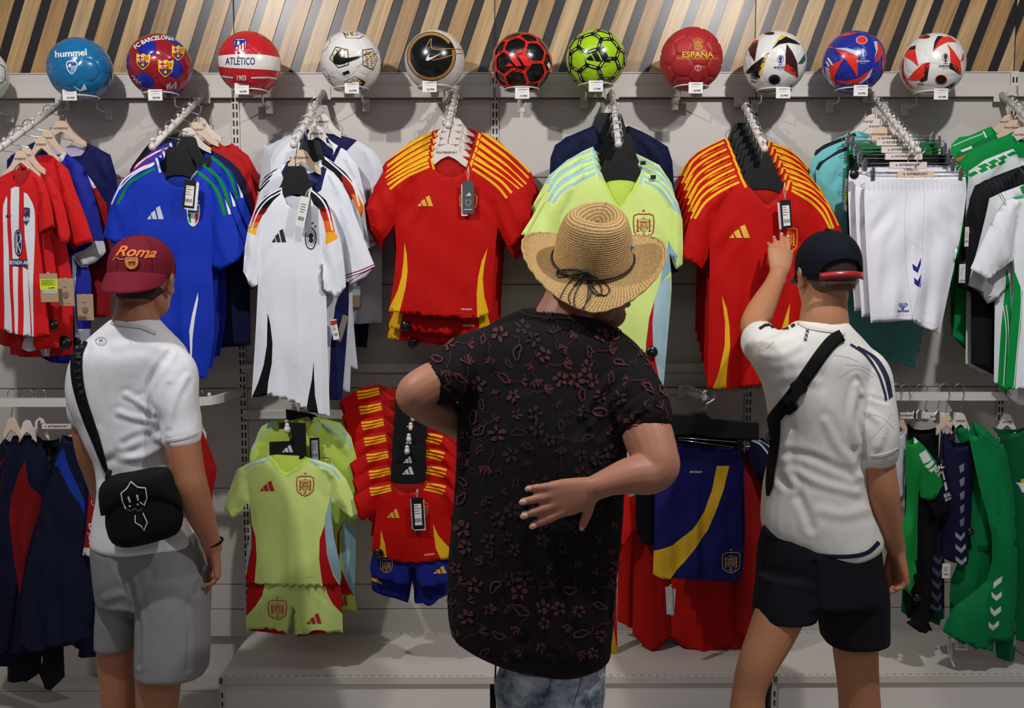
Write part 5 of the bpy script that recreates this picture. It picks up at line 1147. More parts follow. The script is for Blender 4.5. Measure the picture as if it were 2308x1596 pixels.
# ---- arm 7: white shorts on clip hangers, turquoise wear behind
def pleat_waist(C, x0, x1, y0, y1, n): return ribs([[(x0+(x1-x0)*(k+.5)/n, y0), (x0+(x1-x0)*(k+.5)/n, y1)] for k in range(n)], (x1-x0)/n*.32)
def shorts(name, label, C, Y, col, left, hem, right, mid=None, waist=None, regions=(), decals=(), seed=0, **k):
    a, b = right[-1], left[0]; rg = []
    if waist: rg.append(('waistband', [c*.96 for c in col], [(a[0]+20, a[1]-20), (a[0]+20, a[1]+waist), (b[0]-20, b[1]+waist), (b[0]-20, b[1]-20)]))
    rg += list(regions)
    if waist: rg.append(('gather_shade', [c*.93 for c in col], pleat_waist(C, b[0]+3, a[0]-3, b[1]+waist*.12, b[1]+waist*1.15, 22)))  # flat darker strips: crease shade of the gathers put into the colour
    return garment(name, label, 'shorts', C, Y, col, left, hem, right, [((a[0]*2+b[0])/3, a[1]*.67+b[1]*.33), ((a[0]+b[0]*2)/3, a[1]*.33+b[1]*.67)], [((a[0]*2+b[0])/3, a[1]-3), ((a[0]+b[0]*2)/3, b[1]-3)], regions=rg, decals=decals, seed=seed, T=.022, fold=.009, **k)
SW = (240, 241, 251)
def beemark(d, cx, cy, s, m):
    for sg in (-1, 1):
        d.line(sm([(cx+sg*s*.1, cy), (cx+sg*s*.5, cy-s*.55), (cx+sg*s*.95, cy-s*.35), (cx+sg*s*.6, cy+s*.05)], 2, True), s*.16, m, True)
    d.poly(circle(cx, cy-s*.55, s*.12, 8), m); d.line([(cx-s*.35, cy+s*.3), (cx, cy+s*.55), (cx+s*.35, cy+s*.3)], s*.14, m); d.line([(cx-s*.28, cy+s*.55), (cx, cy+s*.8), (cx+s*.28, cy+s*.55)], s*.14, m); d.line([(cx-s*.3, cy+s*.12), (cx, cy+s*.32), (cx+s*.3, cy+s*.12)], s*.12, m)
pbm = mat('print_cobalt', (34, 74, 170), .5)
w1 = shorts('football_shorts', 'front white shorts with blue chevrons and bee emblem on the leg', c8, -.50, SW, [(486, 392), (478, 500), (490, 800), (514, 1178)], [(620, 1174), (726, 1164), (800, 1205)], [(890, 1240), (940, 1000), (1000, 720), (1035, 480), (1030, 384)], waist=62,
    regions=[('chevron', (30, 44, 140), [(729, 856), (752, 876), (776, 824), (774, 860), (754, 908), (732, 890)]), ('chevron', (30, 44, 140), [(734, 930), (752, 950), (776, 905), (768, 985), (758, 984), (735, 966)]),
        ('seam_line', [c*.86 for c in SW], ribs([[(708, 450), (690, 600), (690, 720), (700, 900), (728, 1166)], [(690, 720), (750, 755), (790, 800)], [(800, 460), (785, 700), (782, 860), (730, 1150)]], 3)), ('hem_line', [c*.88 for c in SW], ribs([[(515, 1150), (620, 1145), (726, 1135), (805, 1175), (895, 1210)]], 3))],
    decals=[('bee_emblem', D(c8, lambda d: (beemark(d, 677, 1086, 26, pbm), d.text('hummel', 677, 1112, 13, pbm, .03, sx=1.1))))], seed=71, step=.011)
w2 = dup(w1, np.array([-.014, .05, .016]), 'second white shorts from the front', 'white shorts on clip hangers', hide=('bee_emblem',))
w3 = dup(w1, np.array([-.022, .10, .035]), 'third white shorts from the front', 'white shorts on clip hangers', hide=('bee_emblem',)); w1['group'] = 'white shorts on clip hangers'
w3b = dup(w1, np.array([.022, .13, .050]), 'white shorts showing at right behind the front ones', 'white shorts on clip hangers', hide=('bee_emblem',))
shorts('football_shorts', 'black shorts behind the white ones, near the turquoise hoodie', c8, -.315, (18, 18, 22), [(395, 260), (385, 500), (390, 700), (430, 1030)], [(600, 1030)], [(900, 1000), (960, 600), (960, 262)], waist=50, seed=72, step=.02)
shorts('football_shorts', 'green shorts with round emblem behind the black ones', c8, -.255, (0, 128, 58), [(388, 200), (378, 400), (372, 500), (420, 800)], [(600, 800)], [(860, 800), (880, 400), (884, 195)], waist=50, seed=73, step=.02)
security(w1, *c8([(424, 370)])[0], 11, -.45)
TQ = (112, 190, 194)
plain('hooded_top', 'turquoise top with black striped shoulders on wooden hangers', c8, -.20, TQ, [(440, 132), (330, 180), (215, 240), (215, 400), (260, 800), (380, 1020)], [(600, 1020)], [(820, 1000), (850, 500), (880, 300), (830, 200), (640, 150)], [(600, 190), (520, 190)], [(600, 160), (520, 150)],
    sl=([(430, 130), (320, 180), (215, 238), (190, 300), (172, 420), (150, 560), (200, 640), (280, 640), (330, 400)], 5, 7), seed=74, cat='top',
    regions=[('sleeve_stripe', (26, 28, 34), ribs([[(430, 152), (330, 190), (250, 225), (204, 262)]], 20))])
t2 = plain('hooded_top', 'second turquoise top with black shoulder stripe, in front of its twin', c8, -.235, TQ, [(460, 160), (380, 210), (260, 290), (215, 340), (230, 600), (290, 1000)], [(500, 1000)], [(800, 1000), (830, 500), (850, 330), (700, 200), (620, 160)], [(580, 200), (520, 200)], [(580, 170), (520, 160)],
    seed=75, cat='top', regions=[('sleeve_stripe', (26, 28, 34), ribs([[(400, 225), (320, 255), (250, 300), (218, 345)]], 20))])
price_tag(t2, *c8([(384, 483)])[0], 11, 74, -.275, PAPER, None, [(-1, .25, 1, -.3, YS)], True)
shorts('jogging_trousers', 'turquoise trousers hanging below the white shorts', c8, -.12, (106, 184, 184), [(360, 700), (372, 1000), (392, 1290)], [(508, 1350), (745, 1426)], [(800, 1220), (850, 1000), (850, 700)], seed=76, regions=[('seam_line', (84, 158, 160), ribs([[(515, 700), (522, 1350)], [(400, 1265), (520, 1320), (745, 1398)]], 4))])
def clip_hanger(x, y, w_, Y, label, kind='white', C=c8, arm=None, h_=34):
    "x,y centre of the lettered bar in crop coordinates; w_ wire width"
    (px, py), (pl, _), (pr, _) = C([(x, y)])[0], C([(x-w_/2, y)])[0], C([(x+w_/2, y)])[0]
    fr = Frame(px, py, Y); ul = fr.uv(pl, py)[0]; ur = fr.uv(pr, py)[0]; bw = abs(fr.uv(C([(x+101, y)])[0][0], py)[0]); bh = h_/2.4176/ (FPX/ (3.91+Y))/2
    t = empty('clip_hanger', fr.o, label, 'hanger', 'clip hangers of the shorts')
    m = MB(); slab(m, fr, [(-bw, -bh), (bw, -bh), (bw, bh), (-bw, bh)], -.004, .004); m.build('hanger_bar', HW if kind == 'wood' else HV, t, bevel=.001)
    m = MB(); o_ = fr.o
    for dz in (.006, -.006): m.tube([o_+[ul+.01, -.001, dz], o_+[ur-.01, -.001, dz]], .0016, 6)
    for e_, s_ in ((ul, -1), (ur, 1)): m.tube([o_+[e_-s_*.01, -.001, .006], o_+[e_, -.001, .004], o_+[e_+s_*.003, -.001, 0], o_+[e_, -.001, -.004], o_+[e_-s_*.01, -.001, -.006]], .0016, 6)
    m.build('wire', CH, t, smooth=True)
    for e_, s_ in ((ul, 1), (ur, -1)):
        m = MB(); cx = o_[0]+e_+s_*.02; m.box(cx-.007, cx+.007, o_[1]-.010, o_[1]+.008, o_[2]-.022, o_[2]+.012); m.box(cx-.004, cx+.004, o_[1]-.014, o_[1]-.010, o_[2]-.006, o_[2]+.022); m.tube([(cx-.008, o_[1]-.006, o_[2]+.010), (cx, o_[1]-.006, o_[2]+.024), (cx+.008, o_[1]-.006, o_[2]+.010)], .0018, 6)
        m.build('clip', CH, t, bevel=.0015)
    if arm is not None: a = arm.at(Y); m = MB(); hook(m, o_+[0, 0, bh+.01], a[0], a[2]+.01); m.build('hook', CH, t, smooth=True)
    d = Decal(); nm = mat('print_navy2', (30, 28, 60), .5); d.text('INTERSPORT', .003, 0, .0075, nm, .02, sx=1.15); d.poly([(-.046, -.004), (-.041, 0), (-.037, -.005), (-.040, .005)], nm)
    d.build('lettering', lambda V: (fr.W(V[:, 0], -V[:, 1], np.full(len(V), .004)), np.tile(fr.n, (len(V), 1))), t, .0004)
    return t
for k, (x, y, w_, Y, kd, lb) in enumerate(((759, 369, 540, -.50, 'wood', 'frontmost clip hanger, wooden bar, of the white shorts'), (717, 320, 540, -.455, 'white', 'second clip hanger from the front of the white shorts'), (693, 273, 540, -.41, 'white', 'third clip hanger from the front of the white shorts'), (672, 236, 540, -.36, 'white', 'fourth clip hanger, unprinted side half hidden, of the shorts'), (645, 197, 530, -.31, 'white', 'fifth clip hanger above the black shorts'), (618, 176, 520, -.265, 'wood', 'rearmost clip hanger, wooden bar, above the green shorts'))):
    clip_hanger(x, y, w_, Y, lb, kd, arm=A7)
for x, y, Y, kd, lb in ((576, 110, -.23, 'wood', 'front wooden hanger of the turquoise top'), (565, 68, -.18, 'white', 'middle white hanger of the turquoise tops'), (530, 42, -.13, 'white', 'rearmost white hanger beside the pegged rail of shorts')):
    hanger(kd, *c8([(x, y)])[0], Y, A7, lb)
# ---- arm 8: green and white jerseys at the right edge
GB = (0, 140, 62)
n1 = garment('football_jersey', 'front white jersey with green side panel at the right edge', 'jersey', c8, -.47, (236, 239, 246),
    [(1345, 480), (1300, 505), (1290, 600), (1290, 700), (1286, 840), (1290, 1000), (1270, 1250), (1243, 1540)], [(1290, 1545), (1400, 1535)], [(1600, 1540), (1600, 1000), (1590, 700), (1580, 520), (1500, 470)], [(1460, 520), (1400, 520)], [(1460, 490), (1400, 480)],
    sl=([(1345, 480), (1255, 508), (1200, 580), (1150, 680), (1100, 790), (1057, 882), (1095, 915), (1140, 946), (1220, 890), (1285, 838), (1300, 700)], 5, 7),
    regions=[('side_panel', GB, [(1290, 815), (1296, 900), (1330, 1010), (1320, 1200), (1300, 1400), (1285, 1560), (1235, 1560), (1262, 1300), (1255, 1150), (1236, 1060), (1262, 1010), (1280, 920)]),
        ('piping', (236, 239, 246), ribs([[(1302, 850), (1325, 1000), (1310, 1250), (1280, 1545)]], 4)), ('shoulder_panel', (60, 160, 110), [(1270, 492), (1345, 478), (1345, 500), (1300, 508)])], seed=81)
n2 = plain('football_jersey', 'white jersey with green striped collar edge, second at the right edge', c8, -.41, (222, 224, 230), [(1345, 425), (1240, 470), (1200, 520), (1190, 700), (1200, 900), (1190, 1100), (1185, 1500)], [(1300, 1620)], [(1600, 1640), (1600, 800), (1560, 500), (1480, 430)],
    sl=([(1345, 425), (1240, 465), (1165, 500), (1140, 600), (1100, 760), (1065, 880), (1045, 975), (1110, 1010), (1150, 1075), (1190, 1050), (1265, 960), (1270, 700)], 6, 9), seed=82,
    regions=[('collar', GB, [(1322, 440), (1360, 425), (1400, 520), (1330, 475)]), ('stripe', GB, ribs([[(1210, 480), (1220, 520)], [(1222, 475), (1232, 515)]], 4)), ('side_panel', GB, [(1240, 880), (1262, 960), (1270, 1300), (1240, 1560), (1180, 1560), (1200, 1500), (1215, 1200), (1235, 1000)]), ('piping', (236, 239, 246), ribs([[(1225, 1080), (1240, 1250), (1225, 1520)], [(1240, 1080), (1252, 1250), (1240, 1520)]], 4))])
n3 = plain('football_jersey', 'black jersey with woven shoulder stripes between white and green ones', c8, -.34, (20, 22, 26), [(1345, 320), (1200, 385), (1090, 430), (1060, 600), (1060, 900), (1060, 1400)], [(1200, 1470)], [(1500, 1480), (1500, 800), (1480, 400), (1450, 330)],
    sl=([(1345, 320), (1180, 385), (1085, 430), (1055, 500), (1020, 700), (990, 900), (985, 985), (1060, 1010), (1120, 1020), (1150, 700)], 6, 8), seed=83,
    regions=[('shoulder_stripe', (34, 37, 44), ribs([[(1130+i*24, 415-i*9), (1150+i*24, 500-i*9)] for i in range(9)], 8)), ('piping', GB, ribs([[(1318, 330), (1345, 370)]], 5)), ('emblem_panel', (190, 60, 40), ribs([[(1000, 905), (1010, 870), (1022, 850)], [(1030, 700), (1040, 660), (1045, 690)]], 4))])
n4 = plain('football_jersey', 'white and green checked shoulder jersey behind the black one', c8, -.28, (214, 222, 222), [(1290, 230), (1150, 300), (1050, 380), (1040, 700), (1030, 1400)], [(1100, 1450)], [(1450, 1470), (1450, 700), (1430, 350), (1400, 260)], seed=84,
    sl=([(1290, 230), (1140, 290), (1050, 350), (1035, 500), (1030, 640), (1100, 660), (1150, 480)], 4, 5),
    regions=[('check', GB, [[(1090+i*52, 330-i*22), (1130+i*52, 310-i*22), (1150+i*52, 322-i*22), (1110+i*52, 342-i*22)] for i in range(4)]+[[(1040+i*50, 372-i*20), (1075+i*50, 352-i*20), (1090+i*50, 366-i*20), (1055+i*50, 386-i*20)] for i in range(4)])])
n5 = plain('football_jersey', 'green jersey with white collar seam, under its white hanger at right', c8, -.235, GB, [(1285, 145), (1120, 210), (1000, 300), (1000, 600), (960, 1250)], [(1100, 1400)], [(1450, 1420), (1450, 600), (1430, 260), (1390, 170)], seed=85,
    regions=[('collar_edge', (236, 239, 246), ribs([[(1285, 150), (1305, 185), (1312, 200)]], 8)), ('hem_band', (10, 70, 40), [(930, 1300), (1500, 1430), (1500, 1490), (930, 1400)])])
n6 = plain('football_jersey', 'green jersey with orange shoulder band at right', c8, -.18, (0, 118, 58), [(1190, 150), (1060, 210), (980, 270), (960, 600), (955, 1250)], [(1100, 1280)], [(1400, 1290), (1420, 600), (1400, 260), (1330, 170)], seed=86,
    regions=[('shoulder_band', (206, 116, 40), [(975, 285), (1060, 245), (1190, 195), (1198, 212), (1080, 262), (985, 300)]), ('shoulder_band', (220, 224, 222), [(1000, 240), (1060, 215), (1066, 228), (1010, 250)])])
n7 = plain('football_jersey', 'rearmost glossy green jersey at right against the wall', c8, -.12, (10, 148, 70), [(1170, 108), (1050, 160), (955, 205), (945, 500), (950, 1200)], [(1100, 1220)], [(1380, 1230), (1400, 500), (1360, 220), (1300, 130)], seed=87,
    regions=[('collar_edge', (236, 239, 246), ribs([[(1125, 135), (1140, 190)]], 8)), ('shoulder_band', (200, 220, 210), ribs([[(960, 215), (1040, 180), (1120, 150)]], 5))])
for x, y, Y, kd, lb in ((1275, 44, -.125, 'wood', 'rearmost wooden hanger at the right edge'), (1300, 74, -.185, 'wood', 'second wooden hanger at the right edge, over the orange band'), (1345, 112, -.24, 'white', 'white hanger at the right edge over green collar')):
    hanger(kd, *c8([(x, y)])[0], Y, A8, lb)
price_tag(n3, *c8([(1037, 710)])[0], 9, 44, -.40, PAPER, None, None, True); price_tag(n3, *c8([(1012, 910)])[0], 14, 42, -.41, PAPER, None, None, False, extra=lambda d, W, H: (d.line([(-.5*W, .3*H), (0, -.5*H), (.5*W, -.7*H)], .0015, mat('p_or2', (210, 70, 40), .6)), d.text('LIGA', 0, .75*H, .006, INK, .02)))
# ------------------------------------------------------------ lower row
L2 = Arm(660, 915, 646, 966, y1=-.40); make_arm(L2, 'short white pegged rail of the lime baby kits', knobs=5)
L3 = Arm(938, 930, 917, 1020, y1=-.42); make_arm(L3, 'white pegged rail of the red baby kits', knobs=6)
L4 = Arm(1545, 880, 1590, 898, y1=-.34); make_arm(L4, 'white pegged rail of the blue shorts on black hangers', knobs=6)
def card(C, Y, pts, logo, label, group='black card hangers of the baby kits', loop=None):
    a = C(pts); cx, cy = np.mean([p[0] for p in a]), min(p[1] for p in a); fr = Frame(cx, cy, Y); t = empty('card_hanger', fr.o, label, 'hanger', group)
    m = MB(); slab(m, fr, [fr.uv(*p) for p in a], -.0008, .0008); m.build('card', CARDK, t)
    d = bars((206, 214, 224), *logo, C); d.build('three_bar_mark', lambda V: (lambda uv: (fr.W(uv[:, 0], uv[:, 1], np.full(len(uv), .0008)), np.tile(fr.n, (len(uv), 1))))(np.array([fr.uv(*q) for q in V])), t, .0005)
    return t
# lime kits
k1 = garment('baby_jersey', 'front lime baby jersey with red crest and red side panels', 'jersey', d2, -.43, LIME,
    [(268, 430), (180, 455), (150, 520), (165, 620), (180, 740), (152, 900), (154, 1018)], [(195, 1014), (350, 1028), (510, 1030)], [(590, 1024), (594, 950), (560, 800), (545, 620), (560, 520), (530, 460), (440, 435)],
    [(395, 470), (343, 503), (305, 468)], [(400, 425), (345, 420), (300, 425)],
    sl=([(268, 430), (180, 450), (110, 490), (85, 560), (49, 668), (96, 720), (130, 680), (168, 635), (170, 540)], 4, 5), sr=([(440, 435), (560, 468), (615, 530), (650, 610), (682, 692), (656, 724), (600, 680), (548, 640), (540, 540)], 4, 5),
    regions=[('collar', (196, 226, 92), [(262, 428), (300, 465), (343, 500), (395, 468), (440, 432), (455, 440), (400, 495), (343, 524), (298, 490), (250, 436)]),
        ('side_panel', (150, 190, 204), [(176, 735), (186, 790), (176, 870), (162, 950), (140, 960), (145, 880)]), ('side_panel', (186, 22, 30), [(178, 735), (200, 800), (207, 890), (200, 970), (195, 1030), (145, 1030), (162, 940), (180, 850)]),
        ('side_panel', (150, 190, 204), [(545, 612), (522, 710), (518, 760), (530, 880), (558, 960), (596, 1035), (600, 930), (575, 800), (552, 680)]), ('side_panel', (186, 22, 30), [(520, 742), (498, 810), (496, 900), (515, 1040), (592, 1040), (560, 975), (532, 885), (524, 800)]),
        ('stripe', SKY, ribs([[(262, 432), (190, 448), (130, 475), (98, 522)]], 9)), ('stripe', SKY, ribs([[(272, 440), (200, 462), (150, 488)]], 7)), ('stripe', SKY, ribs([[(445, 438), (520, 455), (580, 485), (615, 530)], [(448, 452), (510, 468), (560, 492), (592, 532)]], 9))],
    decals=[('three_bar_mark', bars((186, 34, 40), 222, 538, 290, 586, d2)), ('crest', crest_at((190, 50, 44), 394, 515, 468, 609, d2)), ('lettering', txt('AEROREADY', 462, 978, 7, (225, 240, 190), d2, sx=.8))], inner=(200, 228, 90), seed=50, T=.02, fold=.003)
def k_shorts(C=d2):
    rg = [('side_panel', (186, 22, 30), [(150, 1010), (245, 1010), (232, 1070), (200, 1120), (150, 1175)]), ('side_panel', (186, 22, 30), [(520, 1010), (600, 1010), (600, 1160), (560, 1110), (532, 1060)])]
    return garment('baby_shorts', 'front lime baby shorts with red crest below the lime baby jersey', 'shorts', d2, -.425, LIME,
        [(160, 1010), (156, 1100), (153, 1234)], [(250, 1222), (345, 1244), (352, 1246), (374, 1120), (383, 1258), (480, 1235)], [(602, 1246), (598, 1100), (588, 1010)], [(450, 1008), (300, 1008)], [(450, 1006), (300, 1006)], regions=rg,
        decals=[('crest', crest_at((190, 50, 44), 264, 1088, 343, 1180, d2)), ('three_bar_mark', bars((186, 34, 40), 440, 1149, 508, 1196, d2))], inner=(190, 24, 32), seed=51, T=.02, fold=.006, backhem=[(200, 1240), (340, 1258), (374, 1120), (390, 1268), (500, 1250)])
s1 = k_shorts()
o = L2.at(-.43)
plain('baby_jersey', 'second lime baby jersey behind the front one', d2, -.335, (198, 226, 98), [(290, 262), (225, 290), (195, 360), (170, 430), (190, 600), (200, 1000)], [(400, 1040)], [(655, 1072), (662, 900), (660, 750), (640, 560), (660, 500), (620, 330), (470, 245)],
    [(440, 300), (390, 330), (330, 300)], [(430, 262), (330, 262)], sr=([(470, 245), (590, 275), (640, 340), (670, 450), (684, 560), (650, 620), (620, 560), (600, 420)], 4, 5), seed=52, regions=[('side_panel', (150, 190, 204), [(610, 710), (660, 755), (665, 900), (660, 1080), (625, 1020), (600, 900), (598, 800)]), ('side_panel', (186, 22, 30), [(612, 715), (592, 780), (590, 900), (600, 950), (655, 1075), (600, 1060), (580, 900), (582, 780)]),
    ('stripe', SKY, ribs([[(300, 262), (240, 285), (205, 330), (188, 410)], [(300, 285), (240, 320), (215, 350)], [(512, 275), (590, 300), (630, 350), (645, 400)], [(515, 295), (580, 322), (615, 370)], [(497, 262), (490, 320)]], 9))], decals=[('crest', crest_at((190, 50, 44), 498, 428, 545, 500, d2))], inner=(180, 206, 84))
plain('baby_shorts', 'second lime baby shorts with red three-bar mark, behind', d2, -.33, (198, 226, 98), [(420, 1020), (420, 1120)], [(560, 1140)], [(668, 1146), (655, 1065)], [(590, 1030), (500, 1025)], [(590, 1029), (500, 1024)], seed=53, decals=[('three_bar_mark', bars((186, 34, 40), 585, 1068, 628, 1114, d2))], cat='shorts')
card(d2, -.42, [(305, 272), (430, 275), (434, 430), (400, 445), (400, 425), (300, 420), (262, 425), (262, 362), (352, 358), (366, 345), (368, 320), (358, 305), (306, 302)], (320, 376, 372, 410), 'black card hanger of the front lime baby jersey')
card(d2, -.325, [(338, 210), (470, 235), (490, 250), (462, 350), (450, 345), (462, 262), (440, 245), (360, 262), (340, 262)], (380, 246, 382, 247), 'black card hanger behind, with the second lime baby jersey')
price_tag(bpy.data.objects['baby_jersey.001'], *d2([(472, 398)])[0], 22, 54, -.38, CARDK, None, [(-.7, .8, .7, -.9, mat('tag_grey2', (160, 165, 170), .6))], True, ang=.03)
# red kits
r1 = garment('baby_jersey', 'front red baby jersey with yellow side wedges on black card', 'jersey', d2, -.45, RED,
    [(822, 545), (760, 565), (735, 600), (755, 690), (745, 780), (735, 870)], [(800, 900), (900, 918), (1010, 915)], [(1110, 900), (1112, 800), (1100, 700), (1125, 640), (1090, 575), (985, 540)],
    [(960, 580), (905, 600), (855, 582)], [(950, 560), (860, 560)],
    sl=([(822, 545), (745, 560), (690, 590), (650, 618), (668, 680), (692, 730), (725, 712), (760, 690), (775, 620)], 3, 4), sr=([(985, 540), (1080, 560), (1130, 600), (1165, 640), (1140, 740), (1100, 700), (1080, 640)], 3, 4),
    regions=[('collar', (170, 18, 16), [(818, 545), (850, 585), (905, 604), (962, 586), (990, 540), (1002, 550), (970, 605), (905, 620), (842, 604), (806, 552)]),
        ('side_panel', YEL, [(780, 768), (800, 830), (808, 890), (770, 925), (765, 880), (778, 840)]), ('side_panel', YEL, [(1022, 738), (1045, 790), (1100, 855), (1100, 900), (1060, 905), (1034, 850), (1026, 790)]),
        ('stripe', YEL, ribs([[(727, 577), (770, 572), (823, 562)], [(730, 590), (770, 585), (826, 574)], [(735, 603), (775, 597), (828, 584)]], 8)), ('stripe', YEL, ribs([[(992, 556), (1040, 560), (1080, 570)], [(986, 568), (1030, 575), (1076, 586)], [(978, 580), (1030, 590), (1068, 600)]], 8))],
    decals=[('three_bar_mark', bars((226, 170, 50), 808, 667, 868, 710, d2)), ('crest', crest_at((226, 170, 40), 968, 640, 998, 704, d2)), ('lettering', txt('AEROREADY', 1005, 878, 8, (225, 215, 210), d2, sx=.75, ang=-.08))], inner=(150, 16, 14), seed=55, T=.02, fold=.003)
for dx, dy, mt in ((-3, 4, GREYW), (4, 10, GREYW), (0, 0, CARDK)): price_tag(r1, *d2([(950+dx*1.5, 692+dy)])[0], 26, 70, -.488-(.003 if mt is CARDK else 0), mt, d2([(948, 580)])[0] if mt is CARDK else None, [(-.6, .6, .65, -.8, PAPER)] if mt is CARDK else None, mt is CARDK, ang=.05)
s2 = garment('baby_shorts', 'front royal blue baby shorts under the red baby jersey', 'shorts', d2, -.445, (26, 34, 130), [(738, 890), (728, 940), (735, 990)], [(860, 1014), (914, 1020), (920, 935), (930, 940), (955, 1036), (1030, 1030)], [(1110, 1004), (1112, 940), (1105, 890)], [(980, 900), (850, 900)], [(980, 899), (850, 899)],
    decals=[('crest', crest_at((214, 160, 60), 780, 902, 832, 964, d2)), ('three_bar_mark', bars((226, 170, 50), 1022, 932, 1084, 967, d2))], inner=(18, 24, 90), seed=56, T=.02, fold=.005)
security(r1, *d2([(765, 882)])[0], 13, -.475)
s3 = garment('baby_shorts', 'second royal blue baby shorts hanging lower behind', 'shorts', d2, -.40, (24, 30, 118), [(745, 900), (734, 1030)], [(740, 1050), (908, 1096), (925, 1000), (940, 1112), (1010, 1110)], [(1095, 1068), (1098, 900)], [(980, 900), (850, 900)], [(980, 899), (850, 899)], inner=(18, 24, 90), seed=57, regions=[('yellow_edge', YEL, [(730, 985), (760, 990), (790, 1015), (735, 1005)])])
o = np.array([0, 0, 0.0]); nth6 = ['second', 'third', 'fourth', 'fifth', 'sixth', 'rearmost']
for i in range(6):
    v = np.array([-.004-.012*i, .045*(i+1), .052*(i+1)])
    dup(r1, v, nth6[i]+' red baby jersey with yellow shoulder bars, up the pegged rail', 'red baby jerseys', hide=('price_tag', 'three_bar_mark', 'security_tag', 'crest', 'lettering'), sc=1.03+.02*i)
r1['group'] = 'red baby jerseys'
cpts = [(828, 462), (983, 460), (988, 540), (965, 580), (905, 600), (850, 578), (824, 540)]
c1_ = card(d2, -.44, cpts, (877, 475, 932, 513), 'frontmost black card hanger of the red baby jersey')
cpts2 = [(870, 370), (985, 372), (990, 500), (830, 500), (832, 405), (875, 400), (885, 388), (870, 380)]
c2_ = card(d2, -.425, cpts2, (882, 428, 925, 460), 'second black card hanger with white hook hole, red baby kits')
for i in range(4): dup(c2_, np.array([-.004, .045*(i+1), .052*(i+1)]), ['third', 'fourth', 'fifth', 'rearmost'][i]+' black card hanger up the rail of the red baby kits', hide=())
for i, (x, y) in enumerate(((900, 405), (908, 350), (917, 298), (928, 255))):
    q = P(*d2([(x, y)])[0], -.45+.04*i); MB().sphere(q, .010, 12, 8, (1, 1.6, 1.2)).sphere(q+[0, 0, .014], .0075, 12, 8).build('knob', WHITE, bpy.data.objects['peg_rail.009'] if 'peg_rail.009' in bpy.data.objects else None, smooth=True)
q = P(*d2([(344, 305)])[0], -.445); MB().sphere(q, .012, 12, 8, (1, 1.6, 1.2)).sphere(q+[0, 0, .016], .008, 12, 8).build('knob', WHITE, bpy.data.objects['peg_rail.008'], smooth=True)
# blue shorts on black hangers, red shirts behind
BS = (24, 26, 96)
b4 = garment('football_shorts', 'front navy blue shorts with diagonal yellow band and gold crest', 'shorts', d5, -.41, BS,
    [(262, 385), (258, 600), (256, 800), (250, 975)], [(275, 990), (330, 992), (500, 1000)], [(655, 1004), (662, 800), (655, 402)], [(500, 400), (400, 385)], [(500, 396), (400, 380)],
    regions=[('waistband', (18, 20, 80), [(240, 370), (670, 385), (665, 462), (240, 440)]), ('gather_shade', (12, 14, 60), ribs([[(280+i*20, 388+i*.8), (280+i*20, 450+i*.8)] for i in range(19)], 5)),  # waistband gathers are flat, their crease shade painted as darker strips
        ('diagonal_band', (228, 182, 44), [(543, 470), (602, 472), (580, 560), (545, 660), (500, 770), (430, 865), (320, 1000), (230, 990), (250, 868), (340, 835), (430, 760), (485, 680), (522, 580)])],
    decals=[('crest', crest_at((190, 150, 40), 568, 868, 648, 966, d5)), ('lettering', txt('AEROREADY', 446, 498, 10, (200, 200, 220), d5, sx=.72))], inner=(14, 16, 60), seed=61, T=.02, fold=.007, step=.011)
for i in range(3): dup(b4, np.array([.012*(i+1), .035*(i+1), .006*(i+1)]), ['second', 'third', 'fourth'][i]+' navy blue shorts behind the front pair with the yellow band', 'navy blue shorts', hide=('lettering',))
b4['group'] = 'navy blue shorts'
def trouser_hanger(C, pts, Y, label):
    a = C(pts); cx, cy = np.mean([p[0] for p in a]), min(p[1] for p in a); fr = Frame(cx, cy, Y); t = empty('trouser_hanger', fr.o, label, 'hanger', 'black hangers of the blue shorts')
    m = MB(); slab(m, fr, [fr.uv(*p) for p in a], -.008, .008); m.build('hanger_body', HB, t, bevel=.002)
    aa = L4.at(Y); m = MB(); hook(m, fr.o, aa[0], aa[2]+.012, .021); m.build('hook', CH, t, smooth=True)
    m = MB(); p0 = P(*C([(372, 342)])[0], Y-.01); p1 = P(*C([(700, 368)])[0], Y-.01); m.tube([p0, (p0+p1)/2, p1, p1+[0, .0, -.012], p1+[-.02, 0, -.014]], .0018, 6); m.tube([p0+[0, 0, -.008], p1+[-.02, 0, -.02]], .0015, 6); m.build('wire', CH, t, smooth=True)
    MB().box(p1[0]-.045, p1[0]-.028, p1[1]-.008, p1[1]+.008, p1[2]-.022, p1[2]+.012).build('clip', HB, t, bevel=.001)
    return t
hp = [(300, 232), (430, 236), (445, 224), (500, 236), (520, 256), (740, 272), (740, 352), (520, 340), (440, 322), (330, 330)]
t0 = trouser_hanger(d5, hp, -.40, 'front black hanger bar above the navy blue shorts')
for i in range(5): dup(t0, np.array([.002*(i+1), .035*(i+1), -.007*(i+1)]), ['second', 'third', 'fourth', 'fifth', 'rearmost'][i]+' black hanger bar above the navy blue shorts')
reds = [((90, 600, 430, 1235), -.10), ((220, 560, 520, 1260), -.14), ((330, 560, 640, 1300), -.18), ((480, 540, 740, 1310), -.13), ((560, 420, 770, 1325), -.17), ((160, 620, 330, 1290), -.19), ((640, 400, 800, 1280), -.22)]
